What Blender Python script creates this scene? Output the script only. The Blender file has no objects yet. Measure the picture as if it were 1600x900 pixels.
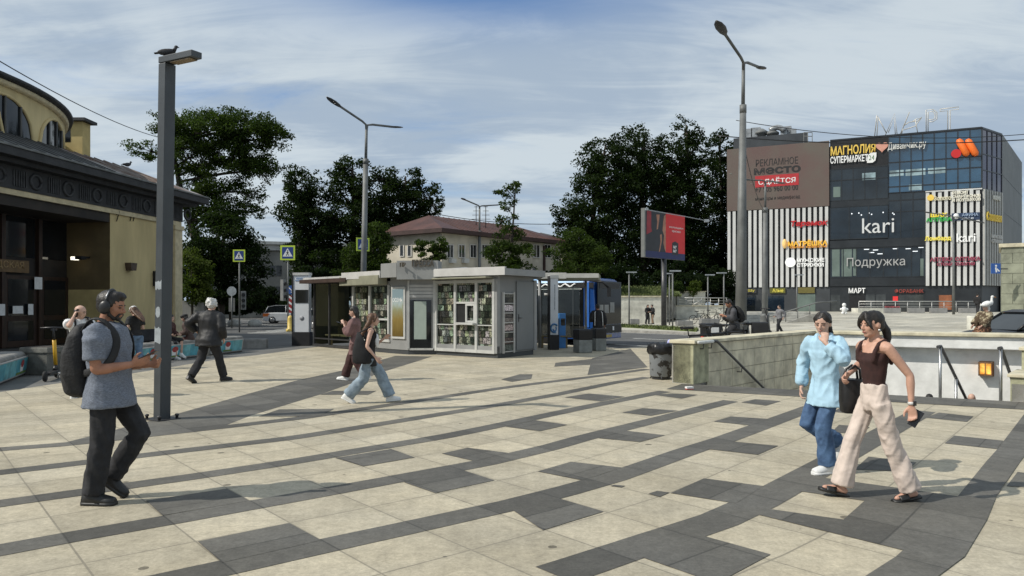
import bpy, bmesh, math, random
import numpy as np
from mathutils import Vector, Matrix, noise as mnoise, Quaternion
random.seed(7)
C = bpy.context
S = C.scene
COL = S.collection
rad = math.radians

# ------------------------------------------------------------------ camera
HC, FP, YH = 1.65, 1150.0, 475.0          # eye height, focal length and horizon row of a 1600 px wide frame
cam_d = bpy.data.cameras.new("camera")
cam = bpy.data.objects.new("camera", cam_d)
COL.objects.link(cam)
cam.location = (0, 0, HC)
cam.rotation_euler = (rad(90), 0, 0)
cam_d.sensor_width = 36
cam_d.lens = FP / 1600 * 36
cam_d.shift_y = 25 / 1600
cam_d.clip_start = 0.1
cam_d.clip_end = 3000
S.camera = cam

# ------------------------------------------------------------------ sun and sky
SUNV = Vector((-0.70, -0.22, 0.68)).normalized()
sun_d = bpy.data.lights.new("sun", 'SUN')
sun_d.energy = 4.0
sun_d.angle = rad(0.55)
sun_d.color = (1.0, 0.95, 0.86)
sun = bpy.data.objects.new("sun", sun_d)
COL.objects.link(sun)
sun.location = (-20, -10, 40)
sun.rotation_euler = SUNV.to_track_quat('Z', 'Y').to_euler()

W = bpy.data.worlds.new("World")
S.world = W
W.use_nodes = True
nt = W.node_tree
bg = nt.nodes["Background"]
sky = nt.nodes.new("ShaderNodeTexSky")
sky.sky_type = 'NISHITA'
sky.sun_disc = False
sky.sun_elevation = math.asin(SUNV.z)
sky.sun_rotation = math.atan2(SUNV.x, SUNV.y) % (2 * math.pi)
sky.air_density = 1.0
sky.dust_density = 1.0
sky.ozone_density = 1.6
SKY_STRENGTH = 0.105
tc = nt.nodes.new("ShaderNodeTexCoord")
sep = nt.nodes.new("ShaderNodeSeparateXYZ")
nt.links.new(tc.outputs["Generated"], sep.inputs[0])
def wmath(op, a, b=None, clamp=False):
    n = nt.nodes.new("ShaderNodeMath"); n.operation = op; n.use_clamp = clamp
    for i, x in enumerate((a, b)):
        if x is None: continue
        if isinstance(x, (int, float)): n.inputs[i].default_value = x
        else: nt.links.new(x, n.inputs[i])
    return n.outputs[0]
den = wmath('ADD', wmath('MAXIMUM', sep.outputs[2], 0.0), 0.16)
cu = wmath('DIVIDE', sep.outputs[0], den)
cv = wmath('DIVIDE', sep.outputs[1], den)
comb = nt.nodes.new("ShaderNodeCombineXYZ")
nt.links.new(cu, comb.inputs[0]); nt.links.new(cv, comb.inputs[1])
def wnoise(scale, detail, rough, dist, sx=1, sy=1, rot=0, off=(0, 0, 0)):
    mp = nt.nodes.new("ShaderNodeMapping")
    mp.inputs["Scale"].default_value = (sx, sy, 1)
    mp.inputs["Rotation"].default_value = (0, 0, rot)
    mp.inputs["Location"].default_value = off
    nt.links.new(comb.outputs[0], mp.inputs[0])
    n = nt.nodes.new("ShaderNodeTexNoise")
    n.inputs["Scale"].default_value = scale; n.inputs["Detail"].default_value = detail
    n.inputs["Roughness"].default_value = rough; n.inputs["Distortion"].default_value = dist
    nt.links.new(mp.outputs[0], n.inputs["Vector"])
    return n.outputs["Fac"]
def wramp(x, a, b):
    n = nt.nodes.new("ShaderNodeMapRange"); n.interpolation_type = 'SMOOTHSTEP'
    n.inputs["From Min"].default_value = a; n.inputs["From Max"].default_value = b
    nt.links.new(x, n.inputs["Value"])
    return n.outputs["Result"]
big = wnoise(0.55, 3, 0.55, 0.4, 1, 1.5, 0.35, (3.1, 1.7, 0))
fine = wnoise(1.6, 8, 0.62, 0.9, 0.7, 1.7, 0.3, (0.4, 5.2, 0))
dens = wmath('ADD', wmath('MULTIPLY', big, 0.62), wmath('MULTIPLY', fine, 0.42))
cover = wramp(dens, 0.28, 0.50)
def wsq(x, c, r): return wmath('POWER', wmath('ABSOLUTE', wmath('DIVIDE', wmath('SUBTRACT', x, c), r)), 2.0)
gap = wmath('EXPONENT', wmath('MULTIPLY', wmath('ADD', wsq(cu, -0.06, 0.46), wsq(cv, 1.60, 0.22)), -1.0))
cover = wmath('SUBTRACT', cover, wmath('MULTIPLY', gap, wmath('ADD', 0.75, fine)), True)
cover = wmath('MAXIMUM', cover, wmath('SUBTRACT', 0.80, wmath('MULTIPLY', sep.outputs[2], 2.4)), True)
cover = wmath('MULTIPLY', cover, 0.95)
streak = wnoise(2.4, 9, 0.66, 1.4, 0.55, 1.9, 0.35, (2.2, 8.1, 0))
shade = wramp(wmath('ADD', wmath('MULTIPLY', wnoise(1.0, 5, 0.55, 0.6, 1, 1.6, 0.2, (7.7, 2.2, 0)), 0.66), wmath('MULTIPLY', streak, 0.34)), 0.40, 0.60)
ccol = nt.nodes.new("ShaderNodeMixRGB")
ccol.inputs[1].default_value = (3.8, 4.65, 5.65, 1)
ccol.inputs[2].default_value = (5.9, 6.6, 7.05, 1)
nt.links.new(shade, ccol.inputs[0])
mixc = nt.nodes.new("ShaderNodeMixRGB")
nt.links.new(cover, mixc.inputs[0])
tint = nt.nodes.new('ShaderNodeMixRGB'); tint.blend_type = 'MULTIPLY'; tint.inputs[0].default_value = 1
tint.inputs[2].default_value = (0.95, 1.12, 1.32, 1)
nt.links.new(sky.outputs[0], tint.inputs[1]); nt.links.new(tint.outputs[0], mixc.inputs[1])
nt.links.new(ccol.outputs[0], mixc.inputs[2])
nt.links.new(mixc.outputs[0], bg.inputs[0])
bg.inputs[1].default_value = SKY_STRENGTH

S.view_settings.view_transform = 'Standard'
S.view_settings.look = 'None'
S.view_settings.gamma = 1
S.view_settings.use_curve_mapping = False
S.view_settings.exposure = 0.0
S.cycles.max_bounces = 6
S.cycles.transparent_max_bounces = 12
try:
    S.cycles.use_denoising = True
except Exception:
    pass

# ------------------------------------------------------------------ measuring helpers: photo pixel -> place
def G(px, py, z=0.0):                       # point of the ground seen at a pixel
    Y = FP * (HC - z) / (py - YH)
    return Vector(((px - 800) / FP * Y, Y, z))
def at(px, py, Y):
    return Vector(((px - 800) / FP * Y, Y, HC - (py - YH) / FP * Y))
UX = Vector((0.643, -0.766, 0.0))           # the two directions of the square's grid
VX = Vector((0.766, 0.643, 0.0))
Z = Vector((0, 0, 1))

# ------------------------------------------------------------------ materials
MATS = {}
def mat(name, col, rough=0.7, var=0.15, scale=3.0, bump=0.0, bscale=None, metal=0.0, spec=0.5,
        col2=None, emit=0.0, lo=0.35, hi=0.65, stretch=None, coat=0.0, detail=5):
    if name in MATS: return MATS[name]
    m = bpy.data.materials.new(name); m.use_nodes = True
    t = m.node_tree; b = t.nodes["Principled BSDF"]
    b.inputs["Roughness"].default_value = rough
    b.inputs["Metallic"].default_value = metal
    b.inputs["Specular IOR Level"].default_value = spec
    if coat: b.inputs["Coat Weight"].default_value = coat
    c1 = tuple(max(0, x * (1 - var)) for x in col) + (1,)
    c2 = tuple(col2) + (1,) if col2 else tuple(min(1, x * (1 + var)) for x in col) + (1,)
    tcn = t.nodes.new("ShaderNodeTexCoord")
    vec = tcn.outputs["Object"]
    if stretch:
        mp = t.nodes.new("ShaderNodeMapping"); mp.inputs["Scale"].default_value = stretch
        t.links.new(vec, mp.inputs[0]); vec = mp.outputs[0]
    n = t.nodes.new("ShaderNodeTexNoise")
    n.inputs["Scale"].default_value = scale; n.inputs["Detail"].default_value = detail; n.inputs["Roughness"].default_value = 0.6
    t.links.new(vec, n.inputs["Vector"])
    r = t.nodes.new("ShaderNodeMapRange")
    r.inputs["From Min"].default_value = lo; r.inputs["From Max"].default_value = hi
    t.links.new(n.outputs["Fac"], r.inputs["Value"])
    mx = t.nodes.new("ShaderNodeMixRGB")
    mx.inputs[1].default_value = c1; mx.inputs[2].default_value = c2
    t.links.new(r.outputs["Result"], mx.inputs[0])
    t.links.new(mx.outputs[0], b.inputs["Base Color"])
    if emit:
        t.links.new(mx.outputs[0], b.inputs["Emission Color"])
        b.inputs["Emission Strength"].default_value = emit
    if bump:
        n2 = t.nodes.new("ShaderNodeTexNoise")
        n2.inputs["Scale"].default_value = bscale or scale * 4; n2.inputs["Detail"].default_value = 4
        t.links.new(vec, n2.inputs["Vector"])
        bp = t.nodes.new("ShaderNodeBump"); bp.inputs["Strength"].default_value = bump; bp.inputs["Distance"].default_value = 0.02
        t.links.new(n2.outputs["Fac"], bp.inputs["Height"])
        t.links.new(bp.outputs[0], b.inputs["Normal"])
    MATS[name] = m
    return m
def glass(name, tint=(0.8, 0.85, 0.85), refl=0.12):
    if name in MATS: return MATS[name]
    m = bpy.data.materials.new(name); m.use_nodes = True
    t = m.node_tree; t.nodes.remove(t.nodes["Principled BSDF"])
    out = t.nodes["Material Output"]
    tr = t.nodes.new("ShaderNodeBsdfTransparent"); tr.inputs[0].default_value = tint + (1,)
    gl = t.nodes.new("ShaderNodeBsdfGlossy"); gl.inputs["Roughness"].default_value = 0.03
    fr = t.nodes.new("ShaderNodeLayerWeight"); fr.inputs[0].default_value = 0.5
    pw = t.nodes.new("ShaderNodeMath"); pw.operation = 'POWER'; pw.inputs[1].default_value = 4.0
    t.links.new(fr.outputs["Facing"], pw.inputs[0])
    ad = t.nodes.new("ShaderNodeMath"); ad.operation = 'MULTIPLY_ADD'; ad.use_clamp = True
    ad.inputs[1].default_value = 0.8; ad.inputs[2].default_value = refl * 0.4
    t.links.new(pw.outputs[0], ad.inputs[0])
    mx = t.nodes.new("ShaderNodeMixShader")
    t.links.new(ad.outputs[0], mx.inputs[0]); t.links.new(tr.outputs[0], mx.inputs[1]); t.links.new(gl.outputs[0], mx.inputs[2])
    t.links.new(mx.outputs[0], out.inputs[0])
    MATS[name] = m
    return m

# ------------------------------------------------------------------ mesh builder
class MB:
    def __init__(s): s.v, s.f, s.m, s.sm = [], [], [], []
    def add(s, verts, faces, mi=0, smooth=False, M=None):
        o = len(s.v)
        s.v += [(M @ Vector(p)) if M is not None else Vector(p) for p in verts]
        for f in faces:
            s.f.append(tuple(i + o for i in f)); s.m.append(mi); s.sm.append(smooth)
        return s
    def obox(s, p, a, b, c, mi=0):
        p, a, b, c = Vector(p), Vector(a), Vector(b), Vector(c)
        q = [p, p + a, p + a + b, p + b, p + c, p + a + c, p + a + b + c, p + b + c]
        fs = [(0, 3, 2, 1), (4, 5, 6, 7), (0, 1, 5, 4), (1, 2, 6, 5), (2, 3, 7, 6), (3, 0, 4, 7)]
        if a.cross(b).dot(c) < 0: fs = [tuple(reversed(f)) for f in fs]
        return s.add(q, fs, mi)
    def box(s, c, d, mi=0, rz=0.0, M=None):
        R = M if M is not None else Matrix.Rotation(rz, 3, 'Z')
        a, b, e = R @ Vector((d[0], 0, 0)), R @ Vector((0, d[1], 0)), R @ Vector((0, 0, d[2]))
        return s.obox(Vector(c) - (a + b + e) / 2, a, b, e, mi)
    def bx(s, x0, y0, z0, x1, y1, z1, mi=0):
        return s.obox((x0, y0, z0), (x1 - x0, 0, 0), (0, y1 - y0, 0), (0, 0, z1 - z0), mi)
    def bar(s, p0, p1, w, h, mi=0, up=Z):
        p0, p1 = Vector(p0), Vector(p1); d = p1 - p0
        sd = d.cross(up)
        if sd.length < 1e-6: sd = d.cross(Vector((0, 1, 0)))
        sd.normalize(); u2 = sd.cross(d).normalized()
        return s.obox(p0 - sd * w / 2 - u2 * h / 2, d, sd * w, u2 * h, mi)
    def rings(s, rr, mi=0, smooth=True, cap=True):
        n = len(rr[0]); vs = [p for r in rr for p in r]; fs = []
        for i in range(len(rr) - 1):
            for j in range(n):
                k = (j + 1) % n
                fs.append((i * n + j, i * n + k, (i + 1) * n + k, (i + 1) * n + j))
        s.add(vs, fs, mi, smooth)
        if cap:
            o = len(s.v) - len(vs)
            s.f.append(tuple(o + j for j in reversed(range(n)))); s.m.append(mi); s.sm.append(False)
            s.f.append(tuple(o + (len(rr) - 1) * n + j for j in range(n))); s.m.append(mi); s.sm.append(False)
        return s
    def tube(s, pts, r, n=8, mi=0, smooth=True, ends=False):
        pts = [Vector(p) for p in pts]
        if not isinstance(r, (list, tuple)): r = [r] * len(pts)
        rr = []; t0 = (pts[1] - pts[0]).normalized()
        a = t0.orthogonal().normalized()
        if ends:                              # rounded ends
            e0, e1 = pts[0] - t0 * r[0] * 0.75, pts[-1] + (pts[-1] - pts[-2]).normalized() * r[-1] * 0.75
            pts = [e0] + pts + [e1]; r = [r[0] * 0.5] + list(r) + [r[-1] * 0.5]
        for i, p in enumerate(pts):
            t = (pts[min(i + 1, len(pts) - 1)] - pts[max(i - 1, 0)]).normalized()
            a = (a - t * a.dot(t))
            a = a.normalized() if a.length > 1e-6 else t.orthogonal().normalized()
            b = t.cross(a)
            rr.append([p + (a * math.cos(2 * math.pi * j / n) + b * math.sin(2 * math.pi * j / n)) * r[i] for j in range(n)])
        return s.rings(rr, mi, smooth)
    def ell(s, c, r, mi=0, nu=14, nv=9, M=None):
        c = Vector(c); vs, fs = [], []
        if not isinstance(r, (list, tuple)): r = (r, r, r)
        for i in range(nv + 1):
            th = math.pi * i / nv
            for j in range(nu):
                ph = 2 * math.pi * j / nu
                p = Vector((r[0] * math.sin(th) * math.cos(ph), r[1] * math.sin(th) * math.sin(ph), r[2] * math.cos(th)))
                vs.append(c + (M @ p if M is not None else p))
        for i in range(nv):
            for j in range(nu):
                k = (j + 1) % nu
                q = (i * nu + j, (i + 1) * nu + j, (i + 1) * nu + k, i * nu + k)
                if i == 0: q = (q[0], q[1], q[2])
                elif i == nv - 1: q = (q[0], q[1], q[3])
                fs.append(q)
        # merge pole rings
        return s.add(vs, fs, mi, True)
    def lathe(s, prof, c=(0, 0, 0), n=20, mi=0, smooth=True):
        c = Vector(c)
        return s.rings([[c + Vector((r * math.cos(2 * math.pi * j / n), r * math.sin(2 * math.pi * j / n), z)) for j in range(n)] for r, z in prof], mi, smooth)
    def prism(s, poly, vec, mi=0, smooth=False):
        poly = [Vector(p) for p in poly]; vec = Vector(vec); n = len(poly)
        nm = Vector((0, 0, 0))
        for i in range(n): nm += (poly[i] - poly[0]).cross(poly[(i + 1) % n] - poly[0])
        if nm.dot(vec) < 0: poly = poly[::-1]
        vs = poly + [p + vec for p in poly]
        s.add(vs, [tuple(reversed(range(n))), tuple(range(n, 2 * n))], mi)
        o = len(s.v) - 2 * n
        for i in range(n):
            k = (i + 1) % n
            s.f.append((o + i, o + k, o + n + k, o + n + i)); s.m.append(mi); s.sm.append(smooth)
        return s
    def quad(s, a, b, c, d, mi=0): return s.add([a, b, c, d], [(0, 1, 2, 3)], mi)
    def mesh(s, name, mats, off=None, bevel=0):
        me = bpy.data.meshes.new(name)
        v = [tuple(p - off) for p in s.v] if off is not None else [tuple(p) for p in s.v]
        me.from_pydata(v, [], s.f)
        for m in (mats if isinstance(mats, (list, tuple)) else [mats]): me.materials.append(m)
        me.polygons.foreach_set("material_index", s.m)
        me.polygons.foreach_set("use_smooth", s.sm)
        bm = bmesh.new(); bm.from_mesh(me)
        bmesh.ops.remove_doubles(bm, verts=bm.verts, dist=1e-5)
        if bevel:
            es = [e for e in bm.edges if len(e.link_faces) == 2 and e.calc_face_angle(0) > 0.6]
            bmesh.ops.bevel(bm, geom=es, offset=bevel, segments=2, affect='EDGES', profile=0.6, clamp_overlap=True)
        bm.to_mesh(me); bm.free()
        me.update()
        return me
    def build(s, name, mats, parent=None, bevel=0):
        off = parent.location if (parent is not None and parent.name in WORLDLY) else None
        o = bpy.data.objects.new(name, s.mesh(name, mats, off, bevel))
        COL.objects.link(o)
        if parent is not None:
            # a part of a part: hangs on the part's own frame (parts sit at their thing's origin)
            o.parent = parent
            if off is not None: WORLDLY.add(o.name); o.location = (0, 0, 0); OFFS[o.name] = off.copy()
            elif parent.name in OFFS: pass
        return o
WORLDLY = set()
OFFS = {}
class _P: pass
def sub(mb, name, mats, part, bevel=0):       # sub-part of a part whose thing was built in place
    off = OFFS.get(part.name)
    o = bpy.data.objects.new(name, mb.mesh(name, mats, off, bevel))
    COL.objects.link(o); o.parent = part
    return o
def _fix_build():
    base = MB.build
    def build(s, name, mats, parent=None, bevel=0):
        if parent is not None and parent.name in OFFS: return sub(s, name, mats, parent, bevel)
        return base(s, name, mats, parent, bevel)
    MB.build = build
_fix_build()
def meta(o, label, cat, group=None):
    o['label'] = label; o['category'] = cat
    if group: o['group'] = group
    return o
def thing(name, label, cat, loc=(0, 0, 0), rz=None, group=None):
    """Empty at the base of a thing.  rz=None: its parts are given in place; otherwise in its own frame."""
    o = bpy.data.objects.new(name, None); COL.objects.link(o)
    o.empty_display_size = 0.2
    o.location = loc
    if rz is None: WORLDLY.add(o.name)
    else: o.rotation_euler = (0, 0, rz)
    return meta(o, label, cat, group)
def struct(o, kind='structure'):
    o['kind'] = kind; return o
def single(mb, name, mats, label, cat, group=None, bevel=0):
    return meta(mb.build(name, mats, None, bevel), label, cat, group)
def copy_tree(o, parent=None):
    c = o.copy(); COL.objects.link(c)
    if parent is not None: c.parent = parent
    for ch in list(o.children): copy_tree(ch, c)
    return c

# lettering: extruded outlines of the built-in font, laid on a plane
def text_mb(body, p0, ux, uz, w=None, h=None, depth=0.03, mi=0, bold=0.0, shear=0.0, sep=1.0):
    cu_ = bpy.data.curves.new("lettering", 'FONT')
    cu_.body = body; cu_.size = 1; cu_.extrude = 0.01; cu_.offset = bold; cu_.shear = shear; cu_.space_character = sep
    cu_.resolution_u = 2
    o = bpy.data.objects.new("lettering", cu_); COL.objects.link(o)
    me = bpy.data.meshes.new_from_object(o.evaluated_get(C.evaluated_depsgraph_get()))
    bpy.data.objects.remove(o); bpy.data.curves.remove(cu_)
    mb = MB()
    if not len(me.vertices): return mb
    vs = [v.co.copy() for v in me.vertices]
    x0, x1 = min(v.x for v in vs), max(v.x for v in vs); y0, y1 = min(v.y for v in vs), max(v.y for v in vs)
    sx = w / (x1 - x0) if w else None; sy = h / (y1 - y0) if h else None
    if sx is None: sx = sy
    if sy is None: sy = sx
    ux, uz = Vector(ux).normalized(), Vector(uz).normalized(); nn = ux.cross(uz)
    p0 = Vector(p0)
    mb.add([p0 + ux * (v.x - x0) * sx + uz * (v.y - y0) * sy + nn * (depth / 2 + v.z / 0.01 * depth / 2) for v in vs], [tuple(p.vertices) for p in me.polygons], mi)
    bpy.data.meshes.remove(me)
    return mb
def merge(a, b):
    o = len(a.v); a.v += b.v; a.f += [tuple(i + o for i in f) for f in b.f]; a.m += b.m; a.sm += b.sm
    return a

class Plane:                                  # an upright wall: a foot point and a direction along it
    def __init__(s, p, q):
        s.p = Vector((p[0], p[1], 0)); s.d = (Vector((q[0], q[1], 0)) - s.p); s.len = s.d.length; s.d.normalize()
        s.n = s.d.cross(Z)
    def hit(s, px, py, out=0.0):              # where the line of sight through a photo pixel meets the wall
        k = (px - 800) / FP; P = s.p + s.n * out
        t = (k * P.y - P.x) / (s.d.x - k * s.d.y)
        Y = P.y + t * s.d.y
        return t, HC - (py - YH) / FP * Y
    def pt(s, t, z, out=0.0): return s.p + s.d * t + s.n * out + Z * z
    def slab(s, mb, t0, z0, t1, z1, o0, o1, mi=0):
        return mb.obox(s.pt(t0, z0, o0), s.d * (t1 - t0), s.n * (o1 - o0), Z * (z1 - z0), mi)
    def pslab(s, mb, x0, y0, x1, y1, o0, o1, mi=0):
        xm, ym = (x0 + x1) / 2, (y0 + y1) / 2
        om = (o0 + o1) / 2; t0, t1 = s.hit(x0, ym, om)[0], s.hit(x1, ym, om)[0]; z0, z1 = s.hit(xm, y1, om)[1], s.hit(xm, y0, om)[1]
        return s.slab(mb, t0, z0, t1, z1, o0, o1, mi)
    def text(s, body, x0, y0, x1, y1, out=0.05, depth=0.06, **kw):
        xm, ym = (x0 + x1) / 2, (y0 + y1) / 2
        t0, t1 = s.hit(x0, ym, out)[0], s.hit(x1, ym, out)[0]; z0, z1 = s.hit(xm, y1, out)[1], s.hit(xm, y0, out)[1]
        return text_mb(body, s.pt(t0, z0, out), s.d, Z, w=t1 - t0, h=z1 - z0, depth=depth, **kw)
# ================================================================== THE SETTING
# ---- paving of the square
def paving_mat(name, col, tile_var=0.11, line=(0.30, 0.27, 0.22), spots=True, lw=(0.010, 0.0055), vo_=0.0):
    m = bpy.data.materials.new(name); m.use_nodes = True
    t = m.node_tree; b = t.nodes["Principled BSDF"]; L = t.links.new
    def N(k, **kw):
        n = t.nodes.new(k)
        for a, v in kw.items(): setattr(n, a, v)
        return n
    def M(op, a, b_=None, clamp=False):
        n = N("ShaderNodeMath", operation=op, use_clamp=clamp)
        for i, x in enumerate((a, b_)):
            if x is None: continue
            if isinstance(x, (int, float)): n.inputs[i].default_value = x
            else: L(x, n.inputs[i])
        return n.outputs[0]
    uv = N("ShaderNodeUVMap"); sp = N("ShaderNodeSeparateXYZ"); L(uv.outputs[0], sp.inputs[0])
    u, v = sp.outputs[0], sp.outputs[1]
    v2 = M('MULTIPLY_ADD', v, 2.0); v2.node.inputs[2].default_value = vo_
    du = M('SUBTRACT', 0.5, M('ABSOLUTE', M('SUBTRACT', M('FRACT', u), 0.5)))
    dv = M('SUBTRACT', 0.5, M('ABSOLUTE', M('SUBTRACT', M('FRACT', v2), 0.5)))
    lu = M('LESS_THAN', du, lw[0]); lv = M('LESS_THAN', dv, lw[1] * 2)
    ln = M('MAXIMUM', lu, lv)
    cb = N("ShaderNodeCombineXYZ"); L(M('FLOOR', u), cb.inputs[0]); L(M('FLOOR', v2), cb.inputs[1])
    wn = N("ShaderNodeTexWhiteNoise"); L(cb.outputs[0], wn.inputs[0])
    tcn = N("ShaderNodeTexCoord")
    def noise(sc, det, ro=0.6):
        n = N("ShaderNodeTexNoise"); n.inputs["Scale"].default_value = sc; n.inputs["Detail"].default_value = det
        n.inputs["Roughness"].default_value = ro; L(tcn.outputs["Object"], n.inputs["Vector"]); return n.outputs["Fac"]
    g = noise(34, 6, 0.85); st = noise(1.1, 6, 0.68); md = noise(9, 5, 0.7)
    fac = M('ADD', 1.0, M('MULTIPLY', M('SUBTRACT', wn.outputs["Value"], 0.5), tile_var * 2))
    fac = M('MULTIPLY', fac, M('ADD', 0.30, M('MULTIPLY', g, 1.4)))
    fac = M('MULTIPLY', fac, M('ADD', 0.58, M('MULTIPLY', st, 0.84)))
    fac = M('MULTIPLY', fac, M('ADD', 0.56, M('MULTIPLY', md, 0.88)))
    # grime gathering beside the joints
    edge = N("ShaderNodeMapRange"); edge.inputs["From Min"].default_value = 0.0; edge.inputs["From Max"].default_value = 0.13
    edge.inputs["To Min"].default_value = 0.93; edge.inputs["To Max"].default_value = 1.0
    L(M('MINIMUM', du, dv), edge.inputs["Value"])
    fac = M('MULTIPLY', fac, edge.outputs[0])
    if spots:                                            # trodden chewing gum and drips
        vo = N("ShaderNodeTexVoronoi"); vo.inputs["Scale"].default_value = 3.1; L(tcn.outputs["Object"], vo.inputs["Vector"])
        sc = N("ShaderNodeSeparateXYZ"); L(vo.outputs["Color"], sc.inputs[0])
        rad_ = M('MULTIPLY', M('MAXIMUM', M('SUBTRACT', sc.outputs[0], 0.45), 0.0), 0.24)
        isp = M('LESS_THAN', vo.outputs["Distance"], rad_)
        fac = M('MULTIPLY', fac, M('SUBTRACT', 1.0, M('MULTIPLY', isp, 0.6)))
    tint = N("ShaderNodeMixRGB"); tint.inputs[1].default_value = (col[0] * 0.97, col[1], col[2] * 1.06, 1); tint.inputs[2].default_value = (col[0] * 1.03, col[1], col[2] * 0.93, 1)
    L(noise(0.8, 3), tint.inputs[0])
    mu = N("ShaderNodeMixRGB", blend_type='MULTIPLY'); mu.inputs[0].default_value = 1
    L(tint.outputs[0], mu.inputs[1])
    gc = N("ShaderNodeCombineXYZ"); [L(fac, gc.inputs[i]) for i in range(3)]
    L(gc.outputs[0], mu.inputs[2])
    jn = N("ShaderNodeMixRGB"); jn.inputs[2].default_value = line + (1,)
    jf = M('MULTIPLY', ln, M('ADD', 0.12, M('MULTIPLY', st, 0.8)), True)
    L(jf, jn.inputs[0]); L(mu.outputs[0], jn.inputs[1])
    L(jn.outputs[0], b.inputs["Base Color"])
    b.inputs["Roughness"].default_value = 0.75; b.inputs["Specular IOR Level"].default_value = 0.35
    bp = N("ShaderNodeBump"); bp.inputs["Strength"].default_value = 0.25; bp.inputs["Distance"].default_value = 0.01
    L(M('SUBTRACT', M('MULTIPLY', g, 0.5), ln), bp.inputs["Height"]); L(bp.outputs[0], b.inputs["Normal"])
    return m
M_LIGHT = paving_mat("light_granite", (0.408, 0.362, 0.270), line=(0.12, 0.11, 0.09))
M_DARK = paving_mat("dark_granite", (0.105, 0.100, 0.088), tile_var=0.24, line=(0.03, 0.03, 0.028), spots=False, vo_=0.5)
M_MALLPAVE = paving_mat("plaza_granite", (0.42, 0.40, 0.34), tile_var=0.2, line=(0.15, 0.14, 0.12), spots=False)
M_ASPH = mat("asphalt", (0.085, 0.085, 0.083), 0.85, 0.25, 0.6, 0.25, 60)
M_WALKASPH = mat("walk_asphalt", (0.13, 0.128, 0.12), 0.85, 0.2, 0.8, 0.2, 50)
M_CONC = mat("concrete", (0.30, 0.29, 0.26), 0.8, 0.3, 2.5, 0.3, 25)
M_GRASS = mat("grass_green", (0.085, 0.11, 0.028), 0.8, 0.4, 3.0, 0.4, 30)
M_ROADPAINT = mat("road_paint", (0.62, 0.62, 0.58), 0.7, 0.25, 5)

STR = {'R': [(936, 875), (1031, 843), (1120, 814), (1190, 782), (1263, 741.6), (1442, 643)],
       'Q': [(516, 851), (646, 823), (758, 798), (800, 789), (892, 765), (962, 745), (1077, 704), (1126, 689), (1189, 666), (1267, 637)],
       'P': [(0, 860), (107, 840), (263, 813), (516, 767.5), (617, 749), (758, 723), (860, 699), (913, 684), (1034, 654), (1140, 627)],
       'O': [(0, 787), (173, 763), (318, 742.6), (460, 721), (689, 683), (740, 673), (915, 636), (1037, 612)],
       'N': [(0, 738.5), (246, 709), (460, 684), (573, 666), (780, 632.5), (865, 617.5), (965, 597), (1010, 590)],
       'M': [(0, 702), (110, 694), (380, 664), (480, 652), (667, 624), (780, 607), (840, 599), (940, 587), (1010, 577)]}
def st_(p): return 0.766 * p[0] + 0.643 * p[1], 0.643 * p[0] - 0.766 * p[1]
def xy_(s, t): return (0.766 * s + 0.643 * t, 0.643 * s - 0.766 * t)
CURV = {}
for k, pts in STR.items():
    q = [st_(G(*p)) for p in pts]
    CURV[k] = (np.array([a for a, b in q]), np.array([b for a, b in q]))
ORDER = ['R', 'Q', 'P', 'O', 'N', 'M']        # nearest first: t grows smaller going away
def T(k, s):
    a, b = CURV[k]
    if s < a[0]: return b[0] + (b[1] - b[0]) / (a[1] - a[0]) * (s - a[0]) * 0.5
    if s > a[-1]: return b[-1] + (b[-1] - b[-3]) / (a[-1] - a[-3]) * (s - a[-1])
    return float(np.interp(s, a, b))
def pave_uv(x, y):
    s, t = st_((x, y)); tv = [T(k, s) for k in ORDER]
    if t >= tv[0]: v = -(t - tv[0]) / 1.45
    elif t <= tv[-1]: v = 5 + (tv[-1] - t) / 0.9
    else:
        v = 5.0
        for i in range(5):
            if tv[i] >= t >= tv[i + 1]:
                v = i + (tv[i] - t) / max(1e-3, tv[i] - tv[i + 1]); break
    return (s / 0.68 - 0.36, v)
def set_uv(me):
    uvl = me.uv_layers.new(name="UVMap")
    for lp in me.loops:
        c = me.vertices[lp.vertex_index].co
        uvl.data[lp.index].uv = pave_uv(c.x, c.y)
def sheet(name, outer, holes, z, m, cuts=None, uv=False, zf=None):
    bm = bmesh.new(); es = []
    for lp in [outer] + holes:
        vs = [bm.verts.new((p[0], p[1], z)) for p in lp]
        es += [bm.edges.new((vs[i], vs[(i + 1) % len(vs)])) for i in range(len(vs))]
    bmesh.ops.triangle_fill(bm, use_beauty=True, use_dissolve=False, edges=es, normal=(0, 0, 1))
    if cuts:
        for ax, vals in cuts:
            for c in vals:
                co = (c, 0, 0) if ax == 0 else (0, c, 0)
                bmesh.ops.bisect_plane(bm, geom=bm.verts[:] + bm.edges[:] + bm.faces[:], plane_co=co, plane_no=(1, 0, 0) if ax == 0 else (0, 1, 0))
    for f in bm.faces:
        if f.normal.z < 0: f.normal_flip()
    if zf:
        for v in bm.verts: v.co.z = zf(v.co.x, v.co.y)
    me = bpy.data.meshes.new(name); bm.to_mesh(me); bm.free()
    me.materials.append(m)
    if uv: set_uv(me)
    o = bpy.data.objects.new(name, me); COL.objects.link(o)
    return struct(o)

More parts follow.
